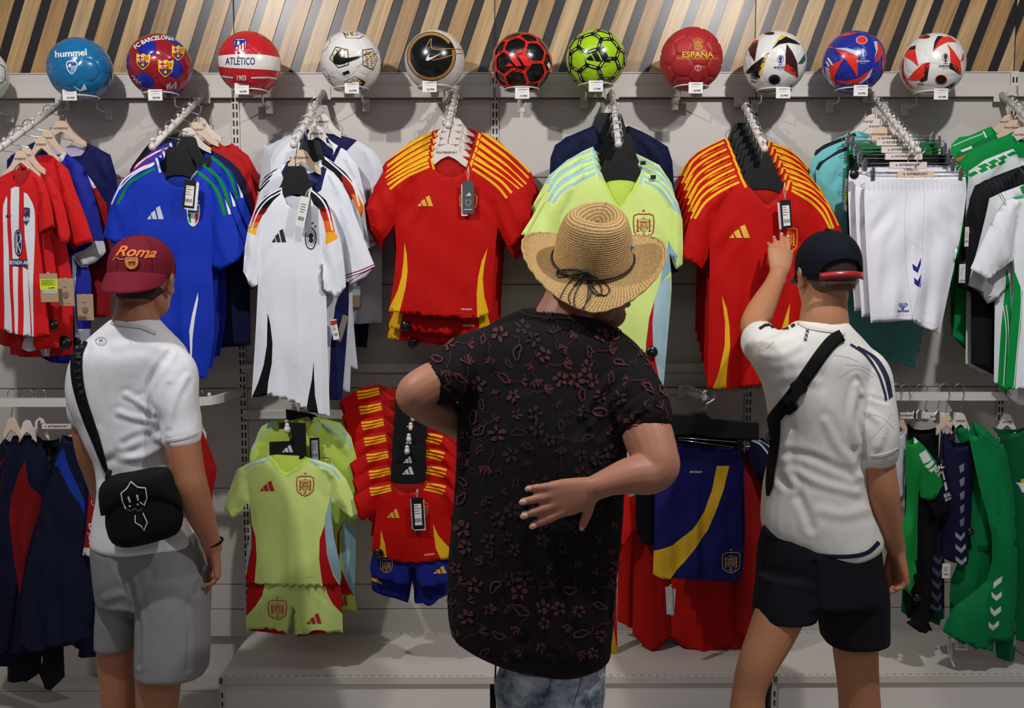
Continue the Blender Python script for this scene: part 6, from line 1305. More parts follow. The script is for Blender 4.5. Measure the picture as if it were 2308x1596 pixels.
for i, ((x0, y0, x1, y1), Y) in enumerate(reds):
    w_ = x1-x0
    plain('football_jersey', ['leftmost red shirt hanging low under the navy shorts', 'second low red shirt from the left under the navy shorts', 'red shirt below the middle of the navy shorts', 'red shirt low, right of the hanging white tag', 'red shirt right of the navy shorts, low', 'red shirt close to the straw hat man, low behind', 'red shirt beside the youth with black strap, low'][i], d5, Y, [(196, 22, 16), (180, 18, 14), (188, 20, 15), (170, 16, 12), (184, 18, 14), (176, 18, 14), (150, 20, 18)][i],
        [(x0+w_*.3, y0), (x0+10, y0+60), (x0, y0+300), (x0-5, y1-40)], [(x0+w_*.3, y1+(i % 3)*12), (x0+w_*.65, y1+25)], [(x1, y1-(i % 2)*30), (x1-5, y0+300), (x1-10, y0+60), (x1-w_*.3, y0)], seed=62+i, fold=.008, T=.03)
plain('football_jersey', 'red sleeve and shirt just right of the straw hat man', d5, -.24, (200, 22, 18), [(60, 560), (30, 650), (20, 900), (20, 1300)], [(60, 1340)], [(86, 1345), (80, 1000), (80, 800), (120, 700), (110, 560)],
    sr=([(110, 560), (150, 640), (190, 775), (150, 790), (95, 870), (80, 800)], 2, 4), seed=70, regions=[('side_panel', (222, 172, 30), [(60, 1190), (75, 1270), (92, 1350), (10, 1335), (40, 1280)])])
plain('training_jacket', 'navy jacket with pale stripes behind the black strap buckle', d5, -.26, (16, 18, 52), [(700, 350), (690, 420), (720, 500)], [(760, 560), (790, 615)], [(830, 620), (825, 500), (810, 400), (760, 345)], [(740, 350), (720, 350)], [(740, 349), (720, 349)], seed=71, cat='jacket',
    regions=[('sleeve_stripe', (196, 216, 226), ribs([[(705, 352), (750, 375), (800, 440)], [(735, 350), (780, 375), (812, 410)]], 9)), ('zip_line', (220, 222, 226), ribs([[(800, 450), (790, 540), (778, 590)]], 6))])
tgo = bpy.data.objects['football_shorts']; o_ = bpy.data.objects['training_jacket.001']
price_tag(b4, *d5([(342, 1105)])[0], 10, 62, -.415, GREYW, None, None, False, ang=-.05); price_tag(b4, *d5([(326, 1098)])[0], 15, 64, -.42, GREYW, d5([(340, 1020)])[0], [(-.3, -.1, .3, -.6, PAPER)], False, ang=.06)
# dark wear low between jersey and elbow
plain('training_jacket', 'black jacket in shade below the elbow of the straw hat man', d5, -.25, (14, 14, 18), [(170, 500), (170, 700), (175, 780)], [(200, 830), (250, 840)], [(290, 800), (300, 600), (300, 450)], [(260, 470), (210, 480)], [(260, 469), (210, 479)], seed=72, cat='jacket')
# ------------------------------------------------------------ side racks with a front bar
def bar(pts, Y0, label, w_=.030):
    t = empty('garment_rail', P(*pts[0], Y0[0]), label, 'rail'); m = MB(); p = [P(*a, y) for a, y in zip(pts, Y0)]
    p = smooth_line(p, 5); n = len(p); A = []
    for i, q in enumerate(p):
        a = p[max(i-1, 0)]; b = p[min(i+1, n-1)]; d_ = b-a; nn = np.array([d_[1], -d_[0], 0]); nn = nn/(np.linalg.norm(nn)+1e-9)*.0075
        A += [q+nn+[0, 0, w_/2], q+nn-[0, 0, w_/2], q-nn-[0, 0, w_/2], q-nn+[0, 0, w_/2]]
    f = [(4*i+k, 4*i+(k+1) % 4, 4*i+4+(k+1) % 4, 4*i+4+k) for i in range(n-1) for k in range(4)]+[(0, 1, 2, 3), (4*n-1, 4*n-2, 4*n-3, 4*n-4)]
    m.add(A, f); o = m.build('bar', WHITE, t)
    return t
br = bar([(-60, 907), (60, 907), (180, 907), (330, 907), (445, 905), (490, 900), (520, 890), (545, 882)], [-.42, -.42, -.42, -.42, -.42, -.38, -.22, -.02], 'white garment rail with curved end at lower left')
q = P(*d1([(970, 150)])[0], -.40); MB().tube([q+[0, 0, -.01], q], .004, 8).sphere(q+[0, 0, .006], .007, 10, 7).build('knob', WHITE, br, smooth=True)
br2 = bar([(1850, 893), (2000, 893), (2241, 893), (2400, 893)], [-.36, -.36, -.36, -.36], 'white garment rail carrying green jackets at lower right')
class BarArm:
    def __init__(s, x, z): s.x = x; s.z = z
    def at(s, Y): return np.array([s.x, Y, s.z])
def bar_hanger(kind, C, x, y, Y, bary, label, wx=.5, **k):
    k.setdefault('reach', .06)
    px, py = C([(x, y)])[0]; q = P(px, bary, Y); h = hanger(kind, px, py, Y, BarArm(q[0]+.0, q[2]), label, 'hangers on the lower garment rails', wx=wx, **k); return h
# left rack (d1)
for x, y, Y, kd, lb in ((55, 250, -.43, 'wood', 'leftmost wooden hanger on the lower left garment rail'), (125, 262, -.425, 'white', 'second white hanger on the lower left rail'), (185, 252, -.42, 'white', 'third white hanger on the lower left rail'), (358, 262, -.42, 'wood', 'wooden hanger on the lower left rail nearest the white shirt')):
    bar_hanger(kd, d1, x, y, Y, 899, lb, text=False)
def jacket(name, label, C, Y, col, left, hem, right, sl=None, sr=None, regions=(), seed=0, cat='jacket', **k):
    k.setdefault('fold', .007); k.setdefault('T', .04); k.setdefault('step', .016)
    return plain(name, label, C, Y, col, left, hem, right, sl=sl, sr=sr, regions=regions, seed=seed, cat=cat, **k)
NV2 = (12, 16, 44)
jacket('padded_jacket', 'navy padded jacket with bright blue shoulder on the lower left rail', d1, -.44, (13, 20, 46), [(290, 330), (260, 420), (230, 560), (180, 760), (130, 900), (100, 1100), (95, 1310)], [(200, 1325), (330, 1290)], [(420, 1270), (440, 900), (440, 600), (450, 420), (400, 325)],
    sl=([(290, 330), (262, 460), (190, 640), (150, 840), (110, 1040), (92, 1290), (170, 1320), (200, 1310), (280, 1040), (370, 760), (380, 620)], 5, 6),
    regions=[('blue_yoke', (20, 50, 150), [(302, 385), (330, 470), (372, 560), (405, 640), (405, 700), (385, 650), (330, 560), (285, 478), (252, 472), (275, 420)])]+[('quilt_line', (12, 18, 46), ribs([[(130+(-8)*i, 900+i*90-20), (230-i*10, 905+i*90), (330-i*22, 890+i*90)] for i in range(4)]+[[(190, 700), (290, 720), (375, 700)], [(220, 590), (300, 610), (380, 640)]], 4))], seed=90)
jacket('track_jacket', 'navy and red track jacket second from the left edge, lower rail', d1, -.39, NV2, [(60, 335), (30, 420), (0, 560), (-20, 900), (-10, 1330)], [(80, 1340), (150, 1320)], [(200, 1300), (250, 900), (250, 600), (210, 400), (150, 318)],
    sl=([(60, 335), (20, 430), (-20, 700), (-30, 1300), (60, 1330), (110, 1000), (90, 700)], 3, 4), regions=[('red_panel', (116, 12, 15), [(130, 440), (95, 520), (65, 620), (60, 700), (85, 900), (115, 1060), (140, 900), (170, 760), (205, 650), (200, 600), (150, 560)])], seed=91)
jacket('track_jacket', 'navy track jacket with a red edge cut by the left frame edge', d1, -.33, NV2, [(20, 345), (-20, 420), (-60, 600), (-60, 1300)], [(0, 1380)], [(90, 1400), (100, 900), (90, 600), (100, 420), (70, 345)], regions=[('red_panel', (116, 12, 15), [(0, 460), (38, 422), (30, 440), (0, 500)])], seed=92)
jacket('track_trousers', 'black patterned trousers on a clip hanger, lower left rail', d1, -.35, (14, 14, 20), [(165, 325), (160, 600), (185, 900)], [(200, 1480), (255, 1495)], [(300, 1450), (280, 900), (275, 340)], seed=93, cat='trousers', regions=[('pattern', (50, 52, 60), [[(228, 350+i*38), (240, 345+i*38), (246, 368+i*38), (232, 372+i*38)] for i in range(7)])])
jacket('track_trousers', 'dark trousers reaching lowest on the lower left rail', d1, -.30, (12, 14, 26), [(60, 900), (40, 1200), (35, 1440)], [(60, 1480), (120, 1470)], [(190, 1430), (200, 1100), (200, 900)], seed=94, cat='trousers')
jacket('padded_jacket', 'dark padded jacket beside the grey shorts, lower left rail', d1, -.32, (14, 20, 46), [(330, 330), (300, 600), (310, 1000), (310, 1260)], [(380, 1340), (440, 1360)], [(500, 1350), (500, 900), (480, 500), (430, 340)], seed=95, regions=[('quilt_line', (8, 12, 32), ribs([[(370, 1020+i*90), (500, 1025+i*90)] for i in range(4)], 4))])
jacket('football_jersey', 'red jersey with white hem between jacket and white T-shirt man', d1, -.47, (150, 22, 26), [(445, 440), (425, 520), (415, 560), (400, 760), (383, 888)], [(400, 884), (420, 900)], [(520, 905), (520, 600), (500, 440)], seed=96, cat='jersey', T=.02, fold=.003, step=.012,
    regions=[('white_hem', (216, 214, 216), [(378, 852), (430, 850), (440, 910), (378, 900)])], decals=[('crest', D(d1, lambda d: (d.line(sm([(428, 640), (440, 622), (470, 622), (470, 655), (440, 655)], 2, True), 3, PAPER, True), d.poly([(435, 634), (446, 632), (448, 650), (442, 650)], PAPER)))), ('sponsor_mark', D(d1, lambda d: (d.line([(432, 740), (418, 742), (422, 760), (432, 770)], 8, PAPER), d.text('NO', 420, 786, 10, PAPER), d.line([(432, 795), (418, 795), (420, 812), (432, 815)], 5, PAPER), d.text('GYP', 428, 826, 9, PAPER))))])
jacket('football_jersey', 'red jersey with gold edge hanging right of the white T-shirt man', d1, -.36, (150, 14, 16), [(900, 350), (880, 500), (880, 900), (900, 1080)], [(930, 1100), (960, 1110)], [(978, 1120), (985, 900), (985, 600), (1006, 490), (950, 340), (938, 310)], seed=97, cat='jersey', T=.02, regions=[('gold_edge', YEL, ribs([[(908, 370), (925, 372), (932, 390)]], 4))])
bar_hanger('white', d1, 915, 260, -.36, 899, 'white hanger of the red jersey right of the white T-shirt man', text=False)
clip_hanger(268, 290, 210, -.43, 'chrome clip hanger on the lower left rail', 'white', C=d1, h_=26)
# right rack (d6)
jacket('football_shorts', 'white garment at the left end of the lower right rail', d6, -.40, (212, 214, 228), [(240, 300), (235, 500), (180, 780)], [(185, 830), (200, 835)], [(262, 700), (290, 500), (288, 300)], seed=100, cat='shorts', T=.02)
jacket('football_jersey', 'green jersey with white checked shoulder and lettering, lower right', d6, -.44, (20, 140, 62), [(295, 345), (290, 500), (290, 700), (210, 860), (200, 1000)], [(240, 1010), (300, 1060)], [(345, 900), (350, 600), (380, 480), (360, 380), (330, 340)],
    sr=([(330, 340), (375, 380), (430, 450), (465, 560), (440, 600), (400, 636), (360, 620), (345, 500)], 3, 5), seed=101, cat='jersey', regions=[('check', (216, 226, 222), [[(345, 415), (380, 395), (405, 440), (365, 460)], [(368, 470), (410, 442), (420, 455), (385, 482)], [(385, 490), (425, 465), (436, 478), (400, 498)], [(300, 340), (325, 335), (350, 360), (330, 370)]])],
    decals=[('lettering', D(d6, lambda d: (d.text('REAL', 440, 485, 20, PAPER, .03, ang=-.5, sx=.9), d.text('SEGU', 446, 508, 12, PAPER, .02, ang=-.5))))])
jacket('football_jersey', 'black jersey with white lettering on the sleeve, lower right rail', d6, -.42, (14, 15, 20), [(380, 380), (360, 500), (350, 800), (330, 1140), (292, 1200)], [(340, 1230), (395, 1240)], [(405, 1000), (450, 700), (470, 560), (440, 420)],
    sr=([(440, 420), (470, 520), (492, 600), (502, 672), (450, 700), (400, 722), (380, 620)], 3, 5), seed=102, cat='jersey', regions=[('check', (216, 220, 222), [[(455, 505), (466, 500), (475, 535), (462, 540)], [(462, 550), (476, 545), (485, 580), (470, 590)]])], decals=[('lettering', D(d6, lambda d: (d.text('REAL', 476, 606, 17, PAPER, .03, ang=-.12, sx=.85), d.text('SEGU', 480, 625, 12, PAPER, .02, ang=-.12))))])
jacket('track_trousers', 'black shorts behind the green checked jersey, lower right rail', d6, -.33, (16, 16, 20), [(300, 270), (290, 500), (280, 1100)], [(300, 1180)], [(420, 1180), (440, 600), (445, 290)], seed=103, cat='trousers')
chev = lambda x0, y0, n, dy, w_, h_, sk=0: [[(x0+sk*i, y0+i*dy), (x0+w_/2+sk*i, y0+h_*.55+i*dy), (x0+w_+sk*i, y0+i*dy), (x0+w_+sk*i, y0+h_*.55+i*dy), (x0+w_/2+sk*i, y0+h_*1.1+i*dy), (x0+sk*i, y0+h_*.55+i*dy)] for i in range(n)]
jacket('track_trousers', 'navy trousers with a column of grey chevrons, lower right rail', d6, -.38, (18, 20, 46), [(455, 300), (440, 500), (410, 800), (385, 1130)], [(420, 1140), (450, 1150)], [(470, 1100), (470, 700), (520, 350), (510, 310)], seed=104, cat='trousers', regions=[('chevron', (74, 78, 96), chev(412, 880, 5, 56, 44, 40, -3)), ('chevron', (74, 78, 96), [[(452, 440+i*60), (462, 450+i*60), (462, 475+i*60), (450, 465+i*60)] for i in range(6)])])
jacket('football_shorts', 'navy shorts with grey chevrons beside the green jackets', d6, -.40, (18, 20, 52), [(470, 310), (462, 600), (462, 900)], [(500, 918), (550, 930)], [(590, 800), (604, 500), (602, 348)], seed=105, cat='shorts', regions=[('chevron', (150, 154, 170), chev(506, 770, 3, 55, 48, 38, 0)), ('chevron', (120, 124, 142), [[(525, 470+i*62), (550, 455+i*62), (548, 490+i*62), (530, 500+i*62)] for i in range(5)])])
GJ = (4, 120, 66)
jacket('track_jacket', 'green track jacket with chevron cuff, foremost of the three at lower right', d6, -.36, GJ, [(500, 295), (560, 400), (580, 600), (560, 850), (500, 1000), (495, 1160)], [(560, 1185), (620, 1180)], [(690, 1150), (700, 900), (700, 500), (640, 350), (575, 270)],
    sl=([(575, 270), (640, 380), (680, 460), (690, 640), (702, 856), (660, 860), (610, 856), (600, 700), (590, 500), (540, 350), (500, 295)], 4, 5), seed=106, regions=[('collar', (0, 104, 56), [(500, 292), (575, 262), (585, 290), (540, 330)]), ('chevron', (226, 230, 230), [[(660+i*5, 625+i*44), (684+i*5, 640+i*44), (688+i*5, 665+i*44), (664+i*5, 648+i*44)] for i in range(4)]), ('rib_cuff', (0, 92, 50), [(605, 832), (705, 830), (705, 862), (605, 862)])])
jacket('track_jacket', 'green track jacket with white chevrons down the sleeve at lower right', d6, -.43, (6, 126, 70), [(570, 265), (600, 420), (640, 600), (690, 800), (670, 1000), (520, 1120), (460, 1240)], [(500, 1265), (600, 1310)], [(697, 1334), (710, 1100), (730, 700), (760, 420), (660, 300)],
    sr=([(600, 262), (660, 300), (755, 400), (785, 560), (800, 700), (808, 900), (806, 1100), (784, 1290), (720, 1284), (660, 1274), (690, 1000), (700, 800), (690, 560), (640, 400)], 7, 8), seed=107, regions=[('chevron', (226, 230, 230), [[(730, 978), (724, 1008), (686, 1038), (690, 1008)]]+chev(676, 1048, 1, 0, 48, 40)+chev(668, 1114, 1, 0, 50, 46)+chev(657, 1182, 1, 0, 54, 44)), ('rib_cuff', (0, 96, 52), [(650, 1262), (790, 1262), (790, 1300), (650, 1290)]), ('seam_line', (0, 96, 52), ribs([[(600, 300), (680, 370), (750, 405)]], 3))])
jacket('track_jacket', 'green track jacket with gold and white emblem at the right edge', d6, -.39, (4, 96, 56), [(690, 290), (760, 420), (790, 700), (800, 1000), (800, 1280)], [(850, 1290)], [(1000, 1280), (1000, 500), (980, 340), (860, 290)], seed=108, regions=[('collar', (0, 84, 50), [(680, 285), (740, 250), (860, 270), (830, 320), (770, 390), (745, 370)])], decals=[('crest', D(d6, lambda d: (d.poly([(800, 548), (838, 540), (836, 580), (820, 592)], PAPER), d.poly([(812, 530), (838, 526), (838, 546), (816, 548)], mat('print_232_180_60', (232, 180, 60), .5)), d.line([(795, 545), (835, 590)], 3, PAPER))))])
jacket('track_jacket', 'green sleeve with white chevrons hanging lowest at lower right', d6, -.35, (4, 104, 60), [(700, 1000), (700, 1200), (712, 1360)], [(750, 1376)], [(795, 1372), (806, 1200), (806, 1000)], seed=109, T=.03, regions=[('chevron', (226, 230, 230), [[(790, 1190), (804, 1180), (804, 1230), (788, 1240)], [(788, 1255), (802, 1250), (802, 1300), (786, 1310)]])])
jacket('football_shirt', 'dark green hem of a shirt behind the navy trousers, lower right', d6, -.30, (2, 92, 48), [(280, 900), (270, 1150)], [(340, 1190), (430, 1200)], [(470, 1180), (470, 900)], seed=110, cat='shirt')
jacket('football_shirt', 'deep green shirt seen between black jersey and trousers, lower right', d6, -.31, (0, 110, 56), [(390, 355), (388, 500), (395, 850)], [(410, 856)], [(424, 855), (440, 500), (440, 358)], seed=111, cat='shirt', T=.015)
for k, (x, y, kd, lb) in enumerate(((256, 232, 'wood', 'leftmost wooden hanger on the lower right rail'), (478, 232, 'wood', 'wooden hanger of the foremost green jacket'), (545, 228, 'white', 'white hanger of the middle green jacket at lower right'), (760, 232, 'white', 'white hanger of the green jacket at the right edge'))):
    bar_hanger(kd, d6, x, y, -.38, 886, lb, wx=.55, text=(k > 1))
for k, (x, y, w_, lb) in enumerate(((300, 240, 150, 'first clip hanger of the lower right rail'), (380, 246, 160, 'second clip hanger of the lower right rail'), (440, 240, 170, 'third clip hanger of the lower right rail, by the navy shorts'))):
    clip_hanger(x, y, w_, -.375+.01*k, lb, 'white', C=d6, arm=BarArm(P(*d6([(x, y)])[0], -.38)[0]-.01, P(2100, 886, -.36)[2]), h_=34)
gj = bpy.data.objects['track_jacket.003']
price_tag(bpy.data.objects['track_jacket.002'], *d6([(478, 960)])[0], 18, 34, -.43, PAPER, None, None, True); price_tag(gj, *d6([(550, 1303)])[0], 28, 25, -.41, PAPER, None, None, True, ang=-.05)
t = MB(); pts = [P(*q, -.40) for q in d6([(492, 1265), (486, 1300), (492, 1340), (505, 1380), (516, 1405)])]; t.tube(smooth_line(pts, 4), .0035, 8); pts = [P(*q, -.395) for q in d6([(498, 1268), (500, 1310), (505, 1350)])]; t.tube(smooth_line(pts, 4), .003, 8)
t.build('drawstring', PAPER, gj, smooth=True)
for k, (x, y, Y) in enumerate(((345, 1085, -.45), (592, 780, -.42))): security(bpy.data.objects['track_jacket.002'], *d6([(x, y)])[0], 9, Y)
# ------------------------------------------------------------ people
from mathutils.bvhtree import BVHTree
def skin_mat(name, c):
    m = mat(name, c, .5, bump=.2, bscale=220, spec=.4); b = m.node_tree.nodes['Principled BSDF']; b.inputs['Subsurface Weight'].default_value = .12; b.inputs['Subsurface Scale'].default_value = .012
    b.inputs['Subsurface Radius'].default_value = (1, .4, .25)
    return m
def scale_at(Y, px=1154, py=900): return FPX/((P(px, py, Y)-CAM)@_F)
def ring(c, a, b, n=28, ax=(1, 0, 0), ay=(0, 1, 0), e=2.3):
    c = np.array(c); ax = np.array(ax, float); ay = np.array(ay, float); out = []
    for t in np.linspace(0, 2*math.pi, n, endpoint=False):
        x, y = math.cos(t), math.sin(t); k = (abs(x)**e+abs(y)**e)**(-1/e); out.append(c+ax*a*x*k+ay*b*y*k)
    return out
def loft(m, rings):
    n = len(rings[0]); v = [p for r in rings for p in r]; f = []
    for i in range(len(rings)-1):
        for k in range(n): f.append((i*n+k, i*n+(k+1) % n, (i+1)*n+(k+1) % n, (i+1)*n+k))
    v.append(np.mean(rings[0], 0)); v.append(np.mean(rings[-1], 0)); A, B = len(v)-2, len(v)-1; L = (len(rings)-1)*n
    for k in range(n): f.append((A, (k+1) % n, k)); f.append((B, L+k, L+(k+1) % n))
    m.add(v, f)
def resample(rows, n=5):
    return [tuple(q) for q in smooth_line([list(map(float, r)) for r in rows], n)]
def torso(m, rows, yaw=0, e=2.4):
    "rows: (py, xl, xr, Ycentre, half depth)"
    R_ = []
    for py, xl, xr, Y, hd in resample(rows):
        c = P((xl+xr)/2, py, Y); hw = (P(xr, py, Y)-P(xl, py, Y))[0]/2; cy, sy = math.cos(yaw), math.sin(yaw)
        hx = math.sqrt(max(hw*hw-(hd*sy)**2, 1e-6))/max(cy, .3) if yaw else hw
        R_.append(ring(c, hx, hd, ax=(cy, sy, 0), ay=(-sy, cy, 0), e=e))
    loft(m, R_)
def limb(m, pts, n=16, flat=1.0, sub=5):
    "pts: (px, py, Y, radius in px)"
    L = []
    for px, py, Y, r in resample(pts, sub): c = P(px, py, Y); L.append((c, r*((c-CAM)@_F)/FPX))
    m.tube([q[0] for q in L], [q[1] for q in L], n)
    m.sphere(L[0][0], L[0][1]*.98, 14, 9); m.sphere(L[-1][0], L[-1][1]*.98, 14, 9)
def ell(m, M, c, s, n=22, k=14):
    "ellipsoid with half axes s at local point c in the frame M (4x4)"
    b = len(m.v); m.sphere((0, 0, 0), 1, n, k)
    for i in range(b, len(m.v)):
        v = m.v[i]; p = M @ Vector((c[0]+v[0]*s[0], c[1]+v[1]*s[1], c[2]+v[2]*s[2])); m.v[i] = tuple(p)
def fuse(name, m, voxel, mt, parent, it=4, folds=(), noise=0, nscale=14, keep=None, seed=0, cut=None, post=None):
    me = bpy.data.meshes.new('tmp'); me.from_pydata(m.v, [], m.f); me.update(); o = bpy.data.objects.new('tmp', me); COL.objects.link(o)
    r = o.modifiers.new('r', 'REMESH'); r.mode = 'VOXEL'; r.voxel_size = voxel; r.adaptivity = 0
    s = o.modifiers.new('s', 'SMOOTH'); s.factor = .6; s.iterations = it
    dg = bpy.context.evaluated_depsgraph_get(); e = o.evaluated_get(dg); em = e.to_mesh()
    n = len(em.vertices); V = np.empty(n*3); em.vertices.foreach_get('co', V); V = V.reshape(-1, 3); N_ = np.empty(n*3); em.vertices.foreach_get('normal', N_); N_ = N_.reshape(-1, 3)
    F = [tuple(p.vertices) for p in em.polygons]; e.to_mesh_clear(); bpy.data.objects.remove(o); bpy.data.meshes.remove(me)
    D_ = V-CAM; z = D_@_F; px = np.stack([1154+FPX*(D_@_R2)/z, 798-FPX*(D_@_U2)/z], 1); facing = np.clip(-(N_*D_).sum(1)/np.linalg.norm(D_, axis=1)*2, 0, 1)
    disp = np.zeros(n)
    for pts, wd, amp in folds:
        amp *= .75
        L = smooth_line(pts, 4); sg = [(L[i], L[i+1]) for i in range(len(L)-1)]; d = dist(px, sg)
        disp += amp*(np.exp(-(d/wd)**2)-.5*np.exp(-((d-wd*1.9)/wd)**2))*facing
    if noise:
        q = np.random.RandomState(seed+3)
        for k in range(7):
            w_ = q.normal(size=3)*[1, 1, .55]; w_ = w_/np.linalg.norm(w_)*nscale*q.uniform(.6, 1.8); disp += noise/2.2*np.sin(V@w_*2*math.pi/1.0*.5+q.uniform(0, 6.3)+.8*np.sin(V@q.normal(size=3)*6))
    V = V+N_*disp[:, None]
    if post is not None: V = post(V, px, facing)
    if cut is not None:
        kp = cut(V, px); F = [f for f in F if all(kp[i] for i in f)]
    o = mesh_obj(name, V, F, mt, parent, True)
    SURF[o.name] = BVHTree.FromPolygons([tuple(v) for v in V], F)
    return o
SURF = {}
def bmap(o, lift=0):
    bvs = [SURF[x.name] for x in (o if isinstance(o, (list, tuple)) else [o])]; bv = bvs[0]
    def fn(Vp):
        W = []; Nn = []; last = None
        for q in Vp:
            d = ray(q[0], q[1]); hs = [x for x in (y.ray_cast(Vector(CAM), Vector(d)) for y in bvs) if x[0] is not None]; h = min(hs, key=lambda x: x[3]) if hs else (None,)
            if h[0] is None:
                p0 = CAM+d*(last if last else 2.8); nr = bv.find_nearest(Vector(p0)); W.append(np.array(nr[0])); Nn.append(np.array(nr[1]))
            else:
                last = h[3]; W.append(np.array(h[0])); n = np.array(h[1]); Nn.append(n if n@d < 0 else -n)
        return np.array(W), np.array(Nn)
    return fn
def strap(name, o, pts, wpx, mt, parent, thick=.003, lift=.004, n=5):
    L = smooth_line(pts, 8); grid = []
    ws = wpx if hasattr(wpx, '__len__') else [wpx]*len(pts); wl = [q[0] for q in smooth_line([(w_, 0) for w_ in ws], 8)]
    for i in range(len(L)):
        a = L[max(i-1, 0)]; b = L[min(i+1, len(L)-1)]; t = b-a; nn = np.array([-t[1], t[0]])/np.linalg.norm(t)
        grid += [L[i]+nn*wl[i]*(k/(n-1)-.5) for k in range(n)]
    W, Nn = bmap(o)(grid); W = W.reshape(len(L), n, 3); Nn = Nn.reshape(len(L), n, 3)
    # even out the normals and depth
    c = W.mean(1)
    for it in range(3): W[1:-1] = (W[:-2]+2*W[1:-1]+W[2:])/4
    W = W+Nn.mean(1, keepdims=True)*lift
    F = [(i*n+k, i*n+k+1, (i+1)*n+k+1, (i+1)*n+k) for i in range(len(L)-1) for k in range(n-1)]
    V = W.reshape(-1, 3)
    nv = np.cross(V[F[0][1]]-V[F[0][0]], V[F[0][2]]-V[F[0][0]])
    if nv@Nn.reshape(-1, 3)[0] < 0: F = [f[::-1] for f in F]
    ob = mesh_obj(name, V, F, mt, parent, True); md = ob.modifiers.new('s', 'SOLIDIFY'); md.thickness = thick; md.offset = 1
    return ob
def hand(m, wrist, X, T, N_, s=1.0, curl=(.3, .35, .4, .45), spread=.08, thumb=(.5, .3), tl=1.0, fat=1.0):
    "X along the fingers, T towards the thumb, N_ out of the palm"
    w = np.array(wrist, float); X = np.array(X, float); X /= np.linalg.norm(X); T = np.array(T, float); T -= X*(T@X); T /= np.linalg.norm(T); N_ = np.array(N_, float); N_ -= X*(N_@X)+T*(N_@T); N_ /= np.linalg.norm(N_)
    rr = [ring(w+X*x*s+T*o_*s+N_*z*s, a*s, b*s, 16, T, N_, 2.6) for x, a, b, o_, z in ((-.03, .024, .019, 0, 0), (0, .026, .018, 0, 0), (.03, .036, .017, .003, 0), (.06, .041, .015, .002, .001), (.088, .041, .012, 0, .002), (.097, .037, .009, 0, .002))]
    loft(m, rr)
    for k, (off, ln, r) in enumerate(((.029, .074, .0088), (.010, .082, .0090), (-.010, .076, .0086), (-.028, .060, .0076))):
        r *= fat
        a = (off/.029)*spread; d = X*math.cos(a)+T*math.sin(a); p = w+(X*(.080-.004*abs(off)/.03)+T*off)*s; c = curl[k]; ang = 0; pts = [p-d*.02*s, p]; rad = [r*1.05, r*1.08]
        for sgm, frac, j in ((0, .46, .8), (1, .30, 1.2), (2, .24, .8)):
            ang += c*j; dd = d*math.cos(ang)+N_*math.sin(ang); q = p+dd*ln*frac*s; pts += [(p+q)/2, q]; rad += [r*(.97-.08*sgm), r*(1.02-.1*sgm)]; p = q
        m.tube(pts, [x*s for x in rad], 12); m.sphere(pts[-1], rad[-1]*s, 12, 8)
        for p_, r_ in zip(pts[1::2], rad[1::2]): m.sphere(p_, r_*s*1.02, 10, 7)
        TIPS.append((pts[-1].copy(), (pts[-1]-pts[-3]), -(N_*math.cos(ang)-d*math.sin(ang)), r*s))
    p = w+(X*.018+T*.020+N_*.004)*s; a1, a2 = thumb; d1_ = X*math.cos(a1)+T*math.sin(a1)+N_*.25; d1_ /= np.linalg.norm(d1_); q1 = p+d1_*.042*s*tl; d2_ = X*math.cos(a1*a2*2)+T*math.sin(a1*a2*2)+N_*.3; d2_ /= np.linalg.norm(d2_); q2 = q1+d2_*.032*s*tl; d3_ = d2_+N_*.15; d3_ /= np.linalg.norm(d3_); q3 = q2+d3_*.024*s*tl
    m.tube([p, q1, q2, q3], [.0155*s, .0118*s, .0105*s, .0088*s], 12); m.sphere(p, .0155*s, 12, 8); m.sphere(q1, .0118*s, 12, 8); m.sphere(q2, .0107*s, 12, 8); m.sphere(q3, .0088*s, 12, 8)
    TIPS.append((q3.copy(), d3_*.02, -N_, .0088*s))
TIPS = []
def nails(parent):
    nm = mat('nail', (214, 168, 150), .3, coat=.3)
    for p, d, n, r in TIPS:
        d = d/(np.linalg.norm(d)+1e-9); n = n-d*(n@d); n /= np.linalg.norm(n)+1e-9; t = np.cross(d, n)
        M = Matrix([[t[i], d[i], n[i], (p+n*r*.72)[i]] for i in range(3)]+[[0, 0, 0, 1]]); b = MB(); ell(b, M, (0, 0, 0), (r*.62, r*.85, r*.32), 10, 6); b.build('fingernail', nm, parent, smooth=True)
    TIPS.clear()
def head_frame(px, py, Y, az, tilt=0, roll=0):
    "local +Y = where the face looks, +Z = up; az in the ground plane from +Y (to the wall), positive to the right; tilt>0 looks down"
    c = P(px, py, Y); return Matrix.Translation(Vector(c)) @ Matrix.Rotation(-az, 4, 'Z') @ Matrix.Rotation(-tilt, 4, 'X') @ Matrix.Rotation(roll, 4, 'Y')
def head(m, M, s=1.0):
    E_ = lambda c, r: ell(m, M, [x*s for x in c], [x*s for x in r])
    E_((0, -.012, .02), (.077, .096, .098)); E_((0, .03, -.03), (.066, .066, .080)); E_((0, .045, -.075), (.047, .046, .038)); E_((0, .074, -.092), (.022, .016, .018))
    for x in (-1, 1): E_((x*.050, .012, -.062), (.020, .036, .034)); E_((x*.040, .070, -.022), (.022, .017, .016)); E_((x*.030, .084, .022), (.027, .011, .008)); E_((x*.080, -.004, -.012), (.009, .019, .031)); E_((x*.088, -.012, .002), (.007, .015, .021)); E_((x*.084, -.002, -.034), (.007, .010, .012))
    E_((0, .094, -.018), (.009, .010, .028)); E_((0, .103, -.038), (.014, .013, .011)); E_((0, .086, -.060), (.022, .013, .007)); E_((0, .084, -.070), (.018, .012, .007))
